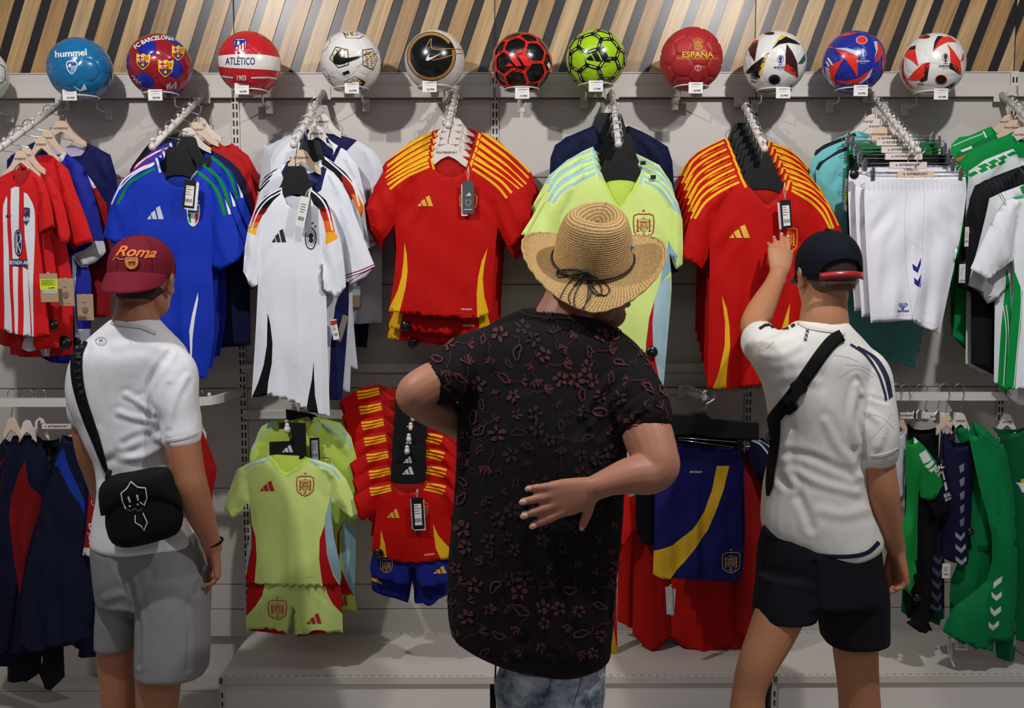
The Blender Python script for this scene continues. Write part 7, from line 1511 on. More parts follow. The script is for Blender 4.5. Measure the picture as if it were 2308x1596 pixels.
def face(M, parent, hairc, s=1.0):
    T_ = lambda c: [x*s for x in c]
    for x in (-1, 1):
        b = MB(); ell(b, M, T_((x*.030, .0785, .000)), T_((.013, .011, .011)), 14, 9); b.build('eye', mat('eye_white', (225, 222, 218), .2), parent, smooth=True)
        b = MB(); ell(b, M, T_((x*.031, .0888, -.001)), T_((.0055, .0025, .0055)), 12, 7); b.build('iris', mat('iris', (60, 42, 30), .2), parent, smooth=True)
        b = MB(); ell(b, M, T_((x*.031, .0935, .024)), T_((.021, .004, .004)), 12, 7); b.build('eyebrow', mat('brow', hairc, .8), parent, smooth=True)
    b = MB(); ell(b, M, T_((0, .097, -.0655)), T_((.021, .005, .0055)), 14, 8); b.build('lips', mat('lips', (160, 88, 80), .5), parent, smooth=True)
def dome(M, rx, ry, rz, rim, mt, name, parent, thick=.003, na=64, ne=20, crown=.0, panels=6, z0=0.0, yc=-.013):
    "cap crown: rim(az) gives the lower edge height (local z) at azimuth az measured from the face direction"
    V = []; F = []
    for i in range(ne+1):
        for k in range(na):
            az = 2*math.pi*k/na; zr = rim(az); z = rz+(zr-rz)*(i/ne)**1.15 if i else rz
            zz = max(min((z-z0)/(rz-z0), 1), -1); r = max(1-abs(zz)**(2.15+crown), 0)**(1/(2.15+crown)) if zz > 0 else 1+.0*zz
            r = max(r, .012); sm_ = 1-.006*(abs(math.sin(az*panels/2)) < .06)*(i > 1)
            V.append(M @ Vector((math.sin(az)*rx*r*sm_, math.cos(az)*ry*r*sm_+yc, z)))
    F = [(i*na+k, (i+1)*na+k, (i+1)*na+(k+1) % na, i*na+(k+1) % na) for i in range(ne) for k in range(na)]+[tuple(range(na))]
    k = na*(ne//2); a_, b_, c_ = [np.array(V[i]) for i in F[k][:3]]; cc = np.array(M @ Vector((0, 0, 0)))
    if np.cross(b_-a_, c_-a_)@(a_-cc) < 0: F = [f[::-1] for f in F]
    o = mesh_obj(name, V, F, mt, parent, True); md = o.modifiers.new('s', 'SOLIDIFY'); md.thickness = thick; md.offset = -1
    SURF[o.name] = BVHTree.FromPolygons([tuple(v) for v in V], F); return o
def shoe(par, x, y, az=0, s=1.0, c=(225, 222, 218)):
    M = Matrix.Translation((x, y, 0)) @ Matrix.Rotation(-az, 4, 'Z'); m = MB(); ell(m, M, (0, .06, .045), (.046*s, .12*s, .045)); ell(m, M, (0, -.02, .06), (.043*s, .065*s, .065)); ell(m, M, (0, .0, .09), (.045*s, .06*s, .04))
    o = fuse('shoe', m, .006, fab(c), par, 4); b = MB(); loft(b, [ring(M @ Vector((0, .05, z)), .050*s, .135*s, 24, tuple(M.to_3x3() @ Vector((1, 0, 0))), tuple(M.to_3x3() @ Vector((0, 1, 0))), 2.6) for z in (0, .012, .028)]); b.build('sole', WHITE, o, smooth=False)
def foot_at(px, py, Y): q = P(px, py, Y); return q[0], q[1]
# ---- man in the white T-shirt and maroon cap, at left
SA = skin_mat('skin_olive', (176, 118, 88)); WT = fab((232, 233, 240), .7)
pa = empty('person', P(330, 1590, -1.0)*[1, 1, 0], 'man in white T-shirt, grey shorts and maroon cap, standing at left with a black bag', 'person')
HA = head_frame(324, 632, -1.02, R(5), R(7))
m = MB(); head(m, HA)
limb(m, [(315, 640, -1.02, 50), (312, 690, -1.03, 47), (305, 730, -1.04, 50), (300, 775, -1.03, 48)])
torso(m, [(765, 240, 365, -1.03, .05), (810, 190, 400, -1.03, .08), (900, 180, 400, -1.02, .10), (1020, 240, 400, -1.01, .09), (1150, 235, 430, -1.0, .10), (1240, 225, 440, -1.0, .11), (1300, 235, 440, -1.0, .10)])
limb(m, [(378, 830, -1.05, 28), (402, 900, -1.08, 36), (410, 985, -1.10, 40), (422, 1060, -1.11, 38), (432, 1100, -1.11, 37), (452, 1160, -1.09, 31), (470, 1205, -1.06, 23), (480, 1235, -1.04, 21)])
limb(m, [(215, 830, -1.0, 28), (195, 900, -.96, 32), (200, 1000, -.93, 32), (225, 1080, -.88, 30), (250, 1170, -.80, 24), (265, 1240, -.76, 20)])
wr = P(480, 1232, -1.04); hand(m, wr, (.12, .12, -1), (-.3, 1, .1), (-1, .0, -.1), .96, (.38, .5, .58, .62), .03, (.42, .4))
w2 = P(265, 1240, -.76); hand(m, w2, (.1, .1, -1), (.3, 1, 0), (1, -.2, 0), .92, (.3, .35, .4, .45), .04)
limb(m, [(275, 1290, -.98, 48), (266, 1400, -.98, 46), (262, 1480, -.98, 42), (266, 1560, -.98, 38), (268, 1640, -.97, 36), (270, 1760, -.98, 38), (276, 1880, -1.0, 30), (280, 2010, -1.0, 24)])
limb(m, [(375, 1300, -1.02, 58), (372, 1400, -1.03, 56), (360, 1500, -1.04, 52), (355, 1570, -1.04, 48), (352, 1650, -1.02, 42), (350, 1760, -1.04, 46), (350, 1880, -1.06, 36), (350, 2020, -1.06, 27)])
for hx in ((280, -1.0), (350, -1.06)):
    x, y = foot_at(hx[0], 2020, hx[1]); shoe(pa, x, y, R(25))
body = fuse('body', m, .0042, SA, pa, 5)
nails(pa); face(HA, pa, (30, 24, 20))
# hair, short at the nape
m = MB(); ell(m, HA, (0, -.016, .022), (.0795, .098, .099)); ell(m, HA, (0, -.045, -.035), (.060, .058, .040))
fuse('hair', m, .004, mat('hair_dark', (48, 36, 30), .8, bump=.5, bscale=500), pa, 2, cut=lambda V, px: (lambda L: (L[:, 1] < .02) & (L[:, 2] > -.062) & ~((np.abs(L[:, 0]) > .068) & (L[:, 2] < .0)))(np.array([tuple(HA.inverted() @ Vector(v)) for v in V])))
# T-shirt
m = MB()
torso(m, [(718, 252, 354, -1.035, .064), (735, 232, 372, -1.035, .075), (765, 200, 400, -1.03, .09), (800, 168, 418, -1.03, .108), (850, 156, 418, -1.02, .118), (920, 166, 408, -1.01, .122), (1000, 206, 400, -1.01, .118), (1080, 226, 402, -1.0, .115), (1160, 216, 430, -1.0, .122), (1215, 210, 446, -1.0, .128), (1226, 212, 446, -1.0, .124)])
limb(m, [(352, 800, -1.04, 46), (388, 838, -1.06, 52), (398, 900, -1.08, 50), (406, 950, -1.09, 47), (409, 984, -1.10, 46)])
limb(m, [(215, 805, -1.0, 46), (196, 850, -.98, 46), (190, 930, -.96, 40)])
FA = [([(345, 925), (335, 880), (350, 840), (380, 800)], 7, -.006), ([(345, 930), (310, 905), (285, 890)], 6, .005), ([(345, 950), (300, 940), (270, 930)], 7, .005), ([(350, 975), (310, 985), (280, 1000)], 8, -.005), ([(362, 1010), (320, 1030), (270, 1030)], 8, .005),
      ([(380, 870), (365, 920), (362, 980)], 7, -.004), ([(420, 850), (395, 900), (380, 960)], 7, .004), ([(240, 1040), (290, 1020), (340, 990)], 9, -.004), ([(230, 1100), (300, 1090), (380, 1050)], 9, .004), ([(260, 780), (330, 775), (390, 800)], 10, .003), ([(210, 980), (215, 1040), (235, 1100)], 8, -.005), ([(365, 1000), (330, 960), (320, 900)], 7, .004), ([(200, 790), (185, 860), (190, 930)], 8, -.003)]
def hemtrim(V, px, f): return V
shirtA = fuse('t_shirt', m, .006, WT, pa, 6, FA, .0022, 10, seed=1)
# neckband, cuff
strap('neckband', shirtA, [(240, 722), (262, 730), (290, 734), (320, 738), (352, 752)], 9, fab((214, 212, 212)), pa, .0015, .0015)
strap('cuff', shirtA, [(455, 972), (425, 985), (392, 992), (362, 996)], 8, fab((212, 210, 210)), pa, .0012, .0012)
d = Decal(); gm = mat('print_slate', (70, 72, 82), .6); a, = d8([(235, 717)]); d.line(circle(a[0], a[1], 12, 24, 9), .9, gm, True)
for sg in (-1, 1): d.line([(a[0]+sg*3.5, a[1]-5), (a[0]+sg*1.2, a[1]-2), (a[0]+sg*3.5, a[1]+1.5)], 1.2, gm)
d.line([(a[0]-3, a[1]-1.8), (a[0]+3, a[1]-1.8)], 1.2, gm); d.line([(a[0]-7, a[1]+4.5), (a[0]+7, a[1]+4.5)], .5, gm); d.build('printed_emblem', bmap(shirtA), pa, .002, 6)
# grey shorts
GS = fab((138, 138, 141), .85); mg = MB()
torso(mg, [(1195, 214, 444, -1.0, .118), (1240, 211, 454, -1.0, .128), (1300, 216, 462, -1.0, .13), (1350, 222, 466, -1.0, .125)])
torso(mg, [(1290, 218, 345, -.98, .10), (1350, 224, 330, -.97, .10), (1400, 222, 318, -.97, .098), (1452, 219, 312, -.97, .095)]); torso(mg, [(1290, 300, 464, -1.02, .11), (1350, 308, 467, -1.03, .112), (1430, 309, 469, -1.04, .112), (1512, 311, 466, -1.05, .108)])
FG = [([(290, 1300), (300, 1340), (312, 1400), (314, 1500)], 5, -.008), ([(255, 1215), (262, 1270), (285, 1310)], 7, -.005), ([(330, 1300), (310, 1330), (305, 1350)], 8, .005), ([(450, 1230), (455, 1290), (440, 1340)], 7, -.005), ([(240, 1350), (280, 1340), (300, 1360)], 9, .004), ([(420, 1350), (425, 1430), (422, 1510)], 5, -.003), ([(240, 1400), (270, 1390), (300, 1400)], 8, -.004)]
shA = fuse('shorts', mg, .006, GS, pa, 6, FG, .0018, 6, seed=2)
# cap worn back to front
CM = fab((116, 26, 44), .8)
ca = empty('baseball_cap', HA @ Vector((0, 0, .05)), 'maroon baseball cap with orange script lettering, worn backwards by man at left', 'cap')
cap = dome(HA, .0905, .106, .128, lambda a: .010+.004*math.cos(a), CM, 'crown', ca, z0=.03)
b = MB(); ell(b, HA, (0, -.013, .129), (.009, .009, .005), 12, 7); b.build('button', CM, ca, smooth=True)
for k in range(3):
    pts = []
    for t_ in np.linspace(-.95, .95, 25):
        az = math.pi*k/3+.26; z = .128-.115*abs(t_)**1.6; zz = (z-.03)/.098; r = max(1-abs(zz)**2.15, 0)**(1/2.15) if zz > 0 else 1; r = max(r, .01)*math.copysign(1, t_); pts.append(np.array(HA @ Vector((math.sin(az)*.0912*r, math.cos(az)*.1067*r-.013, z+.0006))))
    MB().tube(pts, .0009, 5).build('seam', fab((92, 20, 34)), ca, smooth=True)
# brim sweeping down at the back, facing the viewer
V = []; n1_, n2_ = 28, 9
for i in range(n1_+1):
    a = math.pi+R(-2)+R(74)*(2*i/n1_-1); q = (2*i/n1_-1)
    for j in range(n2_+1):
        t_ = j/n2_; r0 = np.array([math.sin(a)*.091, math.cos(a)*.1065-.013]); ext = .074*math.sqrt(max(1-q*q, 0)); dr = np.array([math.sin(math.pi+R(-2)), math.cos(math.pi+R(-2))])
        xy = r0+dr*ext*t_*.62; z = .010-ext*t_*(.72+.15*t_)-.004*q*q*t_; V.append(HA @ Vector((xy[0], xy[1], z)))
F = [(i*(n2_+1)+j, i*(n2_+1)+j+1, (i+1)*(n2_+1)+j+1, (i+1)*(n2_+1)+j) for i in range(n1_) for j in range(n2_)]
bo = mesh_obj('brim', V, F, CM, ca, True); bo.modifiers.new('s', 'SOLIDIFY').thickness = .003
OR = mat('thread_orange', (226, 116, 34), .6); mp = bmap(cap)
d = Decal(); d.text('Roma', 304, 569, 22, OR, .022, shear=.5, ang=.06, sx=1.2); d.line(smooth_line([(256, 588), (262, 580), (272, 585), (290, 583)], 4), 2, OR); d.line(smooth_line([(325, 582), (340, 578), (350, 571)], 4), 2.2, OR); d.build('script_lettering', mp, ca, .002, 6)
d = Decal(); a = d8([(378, 213), (458, 213), (456, 268), (417, 292), (382, 268)]); a = sm([a[0], ((a[0][0]+a[1][0])/2, a[0][1]+.3), a[1], a[2], a[3], a[4]], 2, True); cx, cy = np.mean(a, 0); d.poly([((x-cx)*1.0+cx, (y-cy)*1.0+cy) for x, y in a], INK); d.poly([((x-cx)*.86+cx, (y-cy)*.86+cy) for x, y in a], OR)
d.text('SPQR', cx, cy-8, 6, mat('thread_brown', (150, 70, 30), .6), .03); wlf = [(-9, -1), (-6, -3), (4, -3), (9, -4), (8, 0), (7, 6), (5, 6), (4, 1), (-3, 1), (-4, 6), (-6, 6), (-6, 1)]; d.poly([(cx+x*.95, cy+1+y) for x, y in wlf], INK); d.line([(cx-1, cy+3), (cx-1, cy+8)], 1.4, INK); d.line([(cx+2, cy+3), (cx+2.5, cy+8)], 1.4, INK)
d.build('shield_patch', mp, ca, .0045, 6)
# bag and strap
BK = fab((16, 17, 20), .8)
bg = empty('messenger_bag', P(318, 1240, -1.17), 'black messenger bag with white outlined emblem on the hip of the man at left', 'bag')
bagp = sm(d1([(462, 575), (520, 520), (620, 500), (720, 480), (785, 492), (820, 580), (850, 690), (832, 775), (760, 815), (600, 853), (520, 832), (490, 760), (486, 700), (470, 690)]), 3, True)
frb = Frame(318, 1150, -1.175, .12)
def puff(name, poly, fr, T_, mt, parent, back=.6, step=.012):
    U = [fr.uv(*q) for q in poly]; V_, Tt_ = cdt([U], step); cen = V_[Tt_].mean(1); Tt_ = Tt_[inside(cen, U)]; dd = dist(V_, segs_of(U)); h = T_*(1-np.exp(-(dd/.012)))
    a = V_[Tt_]; ar = (a[:, 1, 0]-a[:, 0, 0])*(a[:, 2, 1]-a[:, 0, 1])-(a[:, 1, 1]-a[:, 0, 1])*(a[:, 2, 0]-a[:, 0, 0]); Tt_ = np.where((ar > 0)[:, None], Tt_, Tt_[:, ::-1])
    A = fr.W(V_[:, 0], V_[:, 1], h); B = fr.W(V_[:, 0], V_[:, 1], -h*back); n = len(A); V3 = np.vstack([A, B]); F_ = [tuple(t_) for t_ in Tt_]+[tuple(t_[::-1]+n) for t_ in Tt_]
    o = mesh_obj(name, V3, F_, mt, parent, True); SURF[o.name] = BVHTree.FromPolygons([tuple(v) for v in V3], [tuple(int(i) for i in f) for f in F_]); return o
bb = puff('bag_body', bagp, frb, .035, BK, bg, 1.0)
flap = puff('flap', sm(d1([(460, 578), (520, 518), (620, 498), (722, 478), (788, 490), (818, 575), (846, 672), (780, 650), (640, 660), (490, 702), (464, 690)]), 3, True), Frame(318, 1150, -1.182, .12), .036, fab((18, 19, 24), .8), bg, .1)
WP = mat('print_white', (226, 232, 238), .4)
d = Decal(); d.line(sm(d1([(585, 672), (570, 640), (562, 600), (592, 575), (608, 547), (640, 572), (676, 575), (682, 620), (670, 655), (650, 640)]), 1), 2.6, WP); d.line(d1([(596, 615), (604, 640)]), 4.5, WP); d.line(d1([(636, 606), (642, 632)]), 4.5, WP); d.line(d1([(600, 655), (606, 662)]), 3, WP); d.line(d1([(638, 648), (642, 654)]), 3, WP)
d.line(sm(d1([(628, 700), (628, 735), (655, 750), (668, 772), (684, 735), (664, 690)]), 1), 2.4, WP)
for k in range(9): a, = d1([(596+8*k, 676+5*math.sin(k*1.3))]); d.poly(circle(a[0], a[1], .9, 6), WP)
d.build('outlined_emblem', bmap([flap, bb]), bg, .003, 6)
st = strap('shoulder_strap', shirtA, [(188, 768), (176, 800), (176, 850), (186, 900), (205, 955), (222, 1000), (236, 1045), (246, 1068)], [24, 25, 25, 24, 22, 17, 11, 8], BK, bg, .0025, .0035)
d = Decal()
for ch, (x, y) in zip('EMPSTAR', ((186, 786), (181, 803), (179, 819), (178, 835), (180, 851), (183, 867), (187, 883))): d.text(ch, x, y, 11, mat('woven_grey', (52, 54, 60), .6), .03, ang=1.45)
d.build('woven_lettering', bmap(shirtA), bg, .0085, 6)
MB().tube([P(246, 1062, -1.15), P(243, 1080, -1.17)], .008, 8).build('strap_ring', BK, bg, smooth=True)
wb = empty('wristband', P(481, 1222, -1.04), 'thin black wristband on the hanging arm of the man at left', 'wristband'); ax = P(487, 1245, -1.035)-P(473, 1198, -1.05); ax /= np.linalg.norm(ax); u_ = np.cross(ax, [0, 1, 0]); u_ /= np.linalg.norm(u_); v_ = np.cross(ax, u_); c_ = P(479, 1222, -1.045)
MB().tube([c_+u_*.0295*math.cos(t_)+v_*.0275*math.sin(t_) for t_ in np.linspace(0, 2*math.pi, 28, endpoint=False)], .0035, 8, True).build('band', BK, wb, smooth=True)
# ---- man in the straw hat, centre
SB = skin_mat('skin_fair', (178, 122, 100))
pb_ = empty('person', P(1240, 1590, -1.3)*[1, 1, 0], 'man in straw hat and black floral shirt with hands on his hips, centre', 'person')
MH = Matrix.Translation(Vector(P(1336, 590, -1.28))) @ Matrix.Rotation(R(2), 4, 'Y') @ Matrix.Rotation(R(30), 4, 'X') @ Matrix.Rotation(R(-30), 4, 'Z')
HB_ = Matrix.Translation(MH @ Vector((.012, 0, -.062))) @ head_frame(1312, 622, -1.27, R(66), R(10), R(4)).to_3x3().to_4x4()
m = MB(); head(m, HB_, 1.03)
limb(m, [(1300, 640, -1.28, 60), (1285, 680, -1.29, 60), (1272, 715, -1.30, 66), (1262, 750, -1.30, 76)])
torso(m, [(735, 1170, 1350, -1.30, .07), (800, 1100, 1370, -1.30, .09), (900, 1070, 1400, -1.30, .12), (1100, 1050, 1380, -1.29, .13), (1300, 1050, 1350, -1.29, .13), (1460, 1150, 1340, -1.30, .10), (1500, 1155, 1335, -1.30, .10)])
# left arm (at the left of the photo), hand on the front of the hip
limb(m, [(1075, 802, -1.33, 36), (1015, 840, -1.38, 44), (965, 866, -1.41, 45), (937, 886, -1.42, 44), (940, 900, -1.40, 42), (985, 928, -1.32, 41), (1032, 952, -1.22, 37), (1060, 985, -1.08, 30), (1085, 1005, -1.02, 26)])
hand(m, P(1085, 1005, -1.02), (1, .1, -.2), (-.2, 0, 1), (.1, -1, 0), 1.0, (.2, .25, .3, .3))
TIPS.clear()
# right arm: elbow out, hand laid on the back
limb(m, [(1400, 840, -1.32, 46), (1428, 900, -1.36, 56), (1458, 975, -1.42, 58), (1478, 1030, -1.46, 52), (1482, 1052, -1.47, 50), (1460, 1068, -1.48, 48), (1420, 1072, -1.50, 42), (1385, 1082, -1.515, 35), (1355, 1092, -1.525, 29), (1340, 1098, -1.525, 27)])
hand(m, P(1342, 1101, -1.527), (-1, .05, -.30), (.36, 0, -1), (0, 1, .03), 1.16, (.06, .04, .04, .07), .17, (1.15, .42), .72, 1.22)
# legs
limb(m, [(1195, 1470, -1.30, 54), (1192, 1560, -1.30, 56), (1190, 1680, -1.28, 58), (1196, 1800, -1.30, 54), (1200, 1990, -1.30, 36), (1200, 2120, -1.32, 32)]); limb(m, [(1295, 1470, -1.30, 54), (1294, 1560, -1.30, 56), (1292, 1680, -1.28, 58), (1296, 1800, -1.30, 54), (1300, 1990, -1.30, 36), (1300, 2120, -1.32, 32)])
x0, y0 = foot_at(1200, 2130, -1.3); x1, y1 = foot_at(1300, 2130, -1.3); shoe(pb_, x0, y0, R(10), 1.1, (60, 58, 60)); shoe(pb_, x1, y1, R(20), 1.1, (60, 58, 60))
bodyB = fuse('body', m, .0042, SB, pb_, 5)
nails(pb_); face(HB_, pb_, (70, 55, 45), 1.03)
m = MB(); ell(m, HB_, (0, .052, -.074), (.056, .052, .043)); ell(m, HB_, (0, .03, -.05), (.068, .060, .05))
fuse('stubble', m, .004, mat('stubble', (170, 120, 100), .8, bump=.6, bscale=700), pb_, 2, cut=lambda V, px: (lambda L: (L[:, 2] < -.045) & (L[:, 1] > .03))(np.array([tuple(HB_.inverted() @ Vector(v)) for v in V])))
# shirt
FB = fab((24, 20, 22), .85); m = MB()
torso(m, [(700, 1178, 1292, -1.30, .078), (713, 1150, 1335, -1.30, .092), (735, 1100, 1368, -1.30, .11), (770, 1046, 1400, -1.30, .13), (830, 1035, 1415, -1.30, .145), (910, 1036, 1420, -1.31, .155), (1000, 1030, 1415, -1.32, .16), (1150, 1020, 1404, -1.32, .165), (1280, 1012, 1390, -1.32, .17), (1400, 1013, 1382, -1.32, .17), (1440, 1040, 1378, -1.32, .165), (1470, 1110, 1374, -1.31, .15), (1488, 1180, 1340, -1.31, .13)])
limb(m, [(1115, 796, -1.31, 66), (1066, 812, -1.33, 66), (1028, 838, -1.36, 63), (1003, 856, -1.385, 60)]); 
limb(m, [(1350, 790, -1.31, 66), (1390, 830, -1.33, 70), (1418, 880, -1.36, 74), (1438, 918, -1.39, 72), (1446, 935, -1.40, 70)])
FBf = [([(1030, 760), (1045, 900), (1040, 1100), (1046, 1350)], 7, .005), ([(1430, 860), (1380, 900), (1330, 960)], 8, .007), ([(1450, 880), (1400, 920), (1350, 985)], 7, -.006), ([(1470, 905), (1420, 945), (1380, 1010)], 7, .006), ([(1400, 830), (1350, 880), (1310, 940)], 9, .005), ([(1300, 1000), (1290, 1150), (1300, 1400)], 14, .006), ([(1180, 900), (1170, 1100), (1180, 1420)], 16, .005), ([(1110, 850), (1100, 1000), (1110, 1300)], 14, -.005), ([(1350, 1180), (1360, 1300), (1350, 1450)], 8, .006), ([(1240, 1200), (1260, 1350), (1250, 1460)], 12, .006), ([(960, 820), (1010, 860), (1035, 880)], 6, .004)]
shirtB = fuse('shirt', m, .0065, FB, pb_, 5, FBf, .003, 8, seed=4, cut=None)
strap('neckline_hem', shirtB, [(1172, 703), (1190, 711), (1230, 716), (1280, 718), (1315, 723), (1340, 732)], 6, fab((44, 28, 30)), pb_, .0015, .0012)
FLM = mat('floral_dull_red', (80, 35, 39), .9); FLD = mat('floral_dark_red', (44, 24, 27), .9)
def flower(d, x, y, s, kind, a, FLM):
    c, q = math.cos(a), math.sin(a); T_ = lambda L: [(x+(u*c-v*q)*s+1.8*math.sin(v*5+x)+1.1*math.sin(u*9+y), y+(u*q+v*c)*s+1.8*math.sin(u*6+y)+math.sin(v*11+x)) for u, v in L]
    if kind == 0:
        for k in range(5):
            b = k*2*math.pi/5; e_ = [(math.cos(b-.42)*.35, math.sin(b-.42)*.35), (math.cos(b-.38)*.9, math.sin(b-.38)*.9), (math.cos(b)*1.08, math.sin(b)*1.08), (math.cos(b+.38)*.9, math.sin(b+.38)*.9), (math.cos(b+.42)*.35, math.sin(b+.42)*.35)]; d.poly(T_(e_), FLM)
    elif kind == 1:
        for b in (-.75, -.38, 0, .38, .75):
            L = 1.5-abs(b)*.5; d.poly(T_([(math.sin(b)*.25, -.2), (math.sin(b)*L-.14, -math.cos(b)*L*.7), (math.sin(b)*L, -math.cos(b)*L), (math.sin(b)*L+.14, -math.cos(b)*L*.7), (math.sin(b)*.25+.12, -.2)]), FLM)
        d.line(T_(sm([(0, 0), (.15, .8), (-.1, 1.5), (.3, 2.2)], 3)), s*.09, FLM)
    else:
        d.line(T_(sm([(0, -1), (.42, -.35), (.38, .4), (0, 1), (-.4, .4), (-.36, -.35)], 2, True)), s*.22, FLM, True); d.line(T_(sm([(0, 1), (.3, 1.6), (1.1, 1.7)], 3)), s*.08, FLM)
q = random.Random(12); pts = []; d = Decal()
for k in range(2600):
    x, y = q.uniform(975, 1500), q.uniform(715, 1480)
    if all((x-a)**2+(y-b)**2 > (32 if y < 1000 else 34)**2 for a, b in pts):
        h = SURF[shirtB.name].ray_cast(Vector(CAM), Vector(ray(x, y)))
        if h[0] is not None and abs(h[1].dot(Vector(ray(x, y)))) > .35: pts.append((x, y)); flower(d, x, y, q.uniform(11, 19), q.choice([0, 0, 1, 2, 1]), q.uniform(0, 6.28), FLM if math.sin(x*.013+1.1)+math.sin(y*.011+x*.004) > -.2 else FLD)
d.build('floral_print', bmap(shirtB), pb_, .0009, 9)
# jeans
DM = mat('washed_denim', (120, 138, 158), .8, bump=.3, bscale=500); nt = DM.node_tree; b_ = nt.nodes['Principled BSDF']
tc = nt.nodes.new('ShaderNodeTexCoord'); n_ = nt.nodes.new('ShaderNodeTexNoise'); n_.inputs['Scale'].default_value = 9; n_.inputs['Detail'].default_value = 8; n_.inputs['Roughness'].default_value = .75; cr = nt.nodes.new('ShaderNodeValToRGB'); cr.color_ramp.elements[0].position = .38; cr.color_ramp.elements[0].color = lin((58, 78, 104)); cr.color_ramp.elements[1].position = .62; cr.color_ramp.elements[1].color = lin((190, 202, 214))
nt.links.new(tc.outputs['Object'], n_.inputs['Vector']); nt.links.new(n_.outputs['Fac'], cr.inputs[0]); nt.links.new(cr.outputs[0], b_.inputs['Base Color'])
m = MB(); torso(m, [(1400, 1130, 1364, -1.30, .125), (1480, 1134, 1366, -1.30, .135), (1540, 1136, 1362, -1.30, .135), (1600, 1124, 1352, -1.30, .13)]); limb(m, [(1188, 1540, -1.30, 76), (1190, 1640, -1.29, 66), (1196, 1760, -1.3, 62), (1200, 1900, -1.3, 56), (1200, 2090, -1.31, 54)]); limb(m, [(1296, 1540, -1.30, 72), (1294, 1640, -1.29, 64), (1296, 1760, -1.3, 60), (1300, 1900, -1.3, 56), (1300, 2090, -1.31, 54)])
jn = fuse('jeans', m, .006, DM, pb_, 4, [([(1245, 1490), (1240, 1560), (1230, 1600)], 5, -.005), ([(1160, 1520), (1200, 1560), (1240, 1575)], 7, .004), ([(1290, 1530), (1320, 1560), (1330, 1600)], 7, .005)], .002, 8, seed=9)
d = Decal(); st_ = mat('denim_thread', (62, 74, 96), .8); WH_ = mat('denim_pale', (214, 220, 226), .8)
for L in ([(1160, 1495), (1168, 1515), (1200, 1524), (1255, 1520), (1262, 1492)], [(1262, 1492), (1240, 1540), (1222, 1590)], [(1318, 1490), (1308, 1540), (1290, 1592)]):
    d = Decal(); d.line(smooth_line(L, 4), 1.6, st_); d.build('seam', bmap(jn), pb_, .0014, 8)
d = Decal(); d.poly([(1348, 1508), (1358, 1500), (1360, 1522), (1352, 1530), (1344, 1522)], WH_); d.build('frayed_hole', bmap(jn), pb_, .0014, 8)
# straw hat
SM_ = bpy.data.materials.new('woven_straw'); SM_.use_nodes = True; nt = SM_.node_tree; b_ = nt.nodes['Principled BSDF']; b_.inputs['Roughness'].default_value = .75; LK = nt.links.new
uvn = nt.nodes.new('ShaderNodeUVMap'); uvn.uv_map = 'weave'; mp_ = nt.nodes.new('ShaderNodeMapping'); mp_.inputs['Scale'].default_value = (150, 62, 1); LK(uvn.outputs[0], mp_.inputs[0])
w1_ = nt.nodes.new('ShaderNodeTexWave'); w1_.wave_type = 'BANDS'; w1_.bands_direction = 'DIAGONAL'; w1_.inputs['Scale'].default_value = .5; w1_.inputs['Distortion'].default_value = 1.6; LK(mp_.outputs[0], w1_.inputs[0])
w2_ = nt.nodes.new('ShaderNodeTexWave'); w2_.bands_direction = 'Y'; w2_.inputs['Scale'].default_value = .32; w2_.inputs['Distortion'].default_value = 1.2; LK(mp_.outputs[0], w2_.inputs[0])
v_ = nt.nodes.new('ShaderNodeTexVoronoi'); v_.inputs['Scale'].default_value = .9; LK(mp_.outputs[0], v_.inputs['Vector'])
a1_ = nt.nodes.new('ShaderNodeMixRGB'); a1_.blend_type = 'MIX'; a1_.inputs[0].default_value = .5; LK(w1_.outputs['Fac'], a1_.inputs[1]); LK(w2_.outputs['Fac'], a1_.inputs[2])
a2_ = nt.nodes.new('ShaderNodeMixRGB'); a2_.blend_type = 'MULTIPLY'; a2_.inputs[0].default_value = .55; LK(a1_.outputs[0], a2_.inputs[1]); LK(v_.outputs['Distance'], a2_.inputs[2])
cr = nt.nodes.new('ShaderNodeValToRGB'); cr.color_ramp.elements[0].position = .12; cr.color_ramp.elements[0].color = lin((116, 82, 44)); cr.color_ramp.elements[1].position = .42; cr.color_ramp.elements[1].color = lin((232, 192, 128)); LK(a2_.outputs[0], cr.inputs[0]); LK(cr.outputs[0], b_.inputs['Base Color'])
bp_ = nt.nodes.new('ShaderNodeBump'); bp_.inputs['Strength'].default_value = .9; bp_.inputs['Distance'].default_value = .004; LK(a2_.outputs[0], bp_.inputs['Height']); LK(bp_.outputs[0], b_.inputs['Normal'])
ht = empty('straw_hat', P(1336, 590, -1.28), 'woven straw hat with black cord bow worn by the man in the centre', 'hat')
def hat_uv(o, uvs):
    l = o.data.uv_layers.new(name='weave')
    for lp in o.data.loops: l.data[lp.index].uv = uvs[lp.vertex_index]
def gridobj(name, fn, nu, nv, closed=True):
    V = []; UV = []
    for j in range(nv+1):
        for i in range(nu): p, uv = fn(2*math.pi*i/nu, j/nv); V.append(MH @ Vector(p)); UV.append(uv)
    F = [(j*nu+i, j*nu+(i+1) % nu, (j+1)*nu+(i+1) % nu, (j+1)*nu+i) for j in range(nv) for i in range(nu)]
    if name == 'crown': F.append(tuple(nv*nu+i for i in range(nu)))
    o = mesh_obj(name, V, F, SM_, ht, True); hat_uv(o, UV); md = o.modifiers.new('s', 'SOLIDIFY'); md.thickness = .0025; md.offset = 0
    SURF[o.name] = BVHTree.FromPolygons([tuple(v) for v in V], F); return o
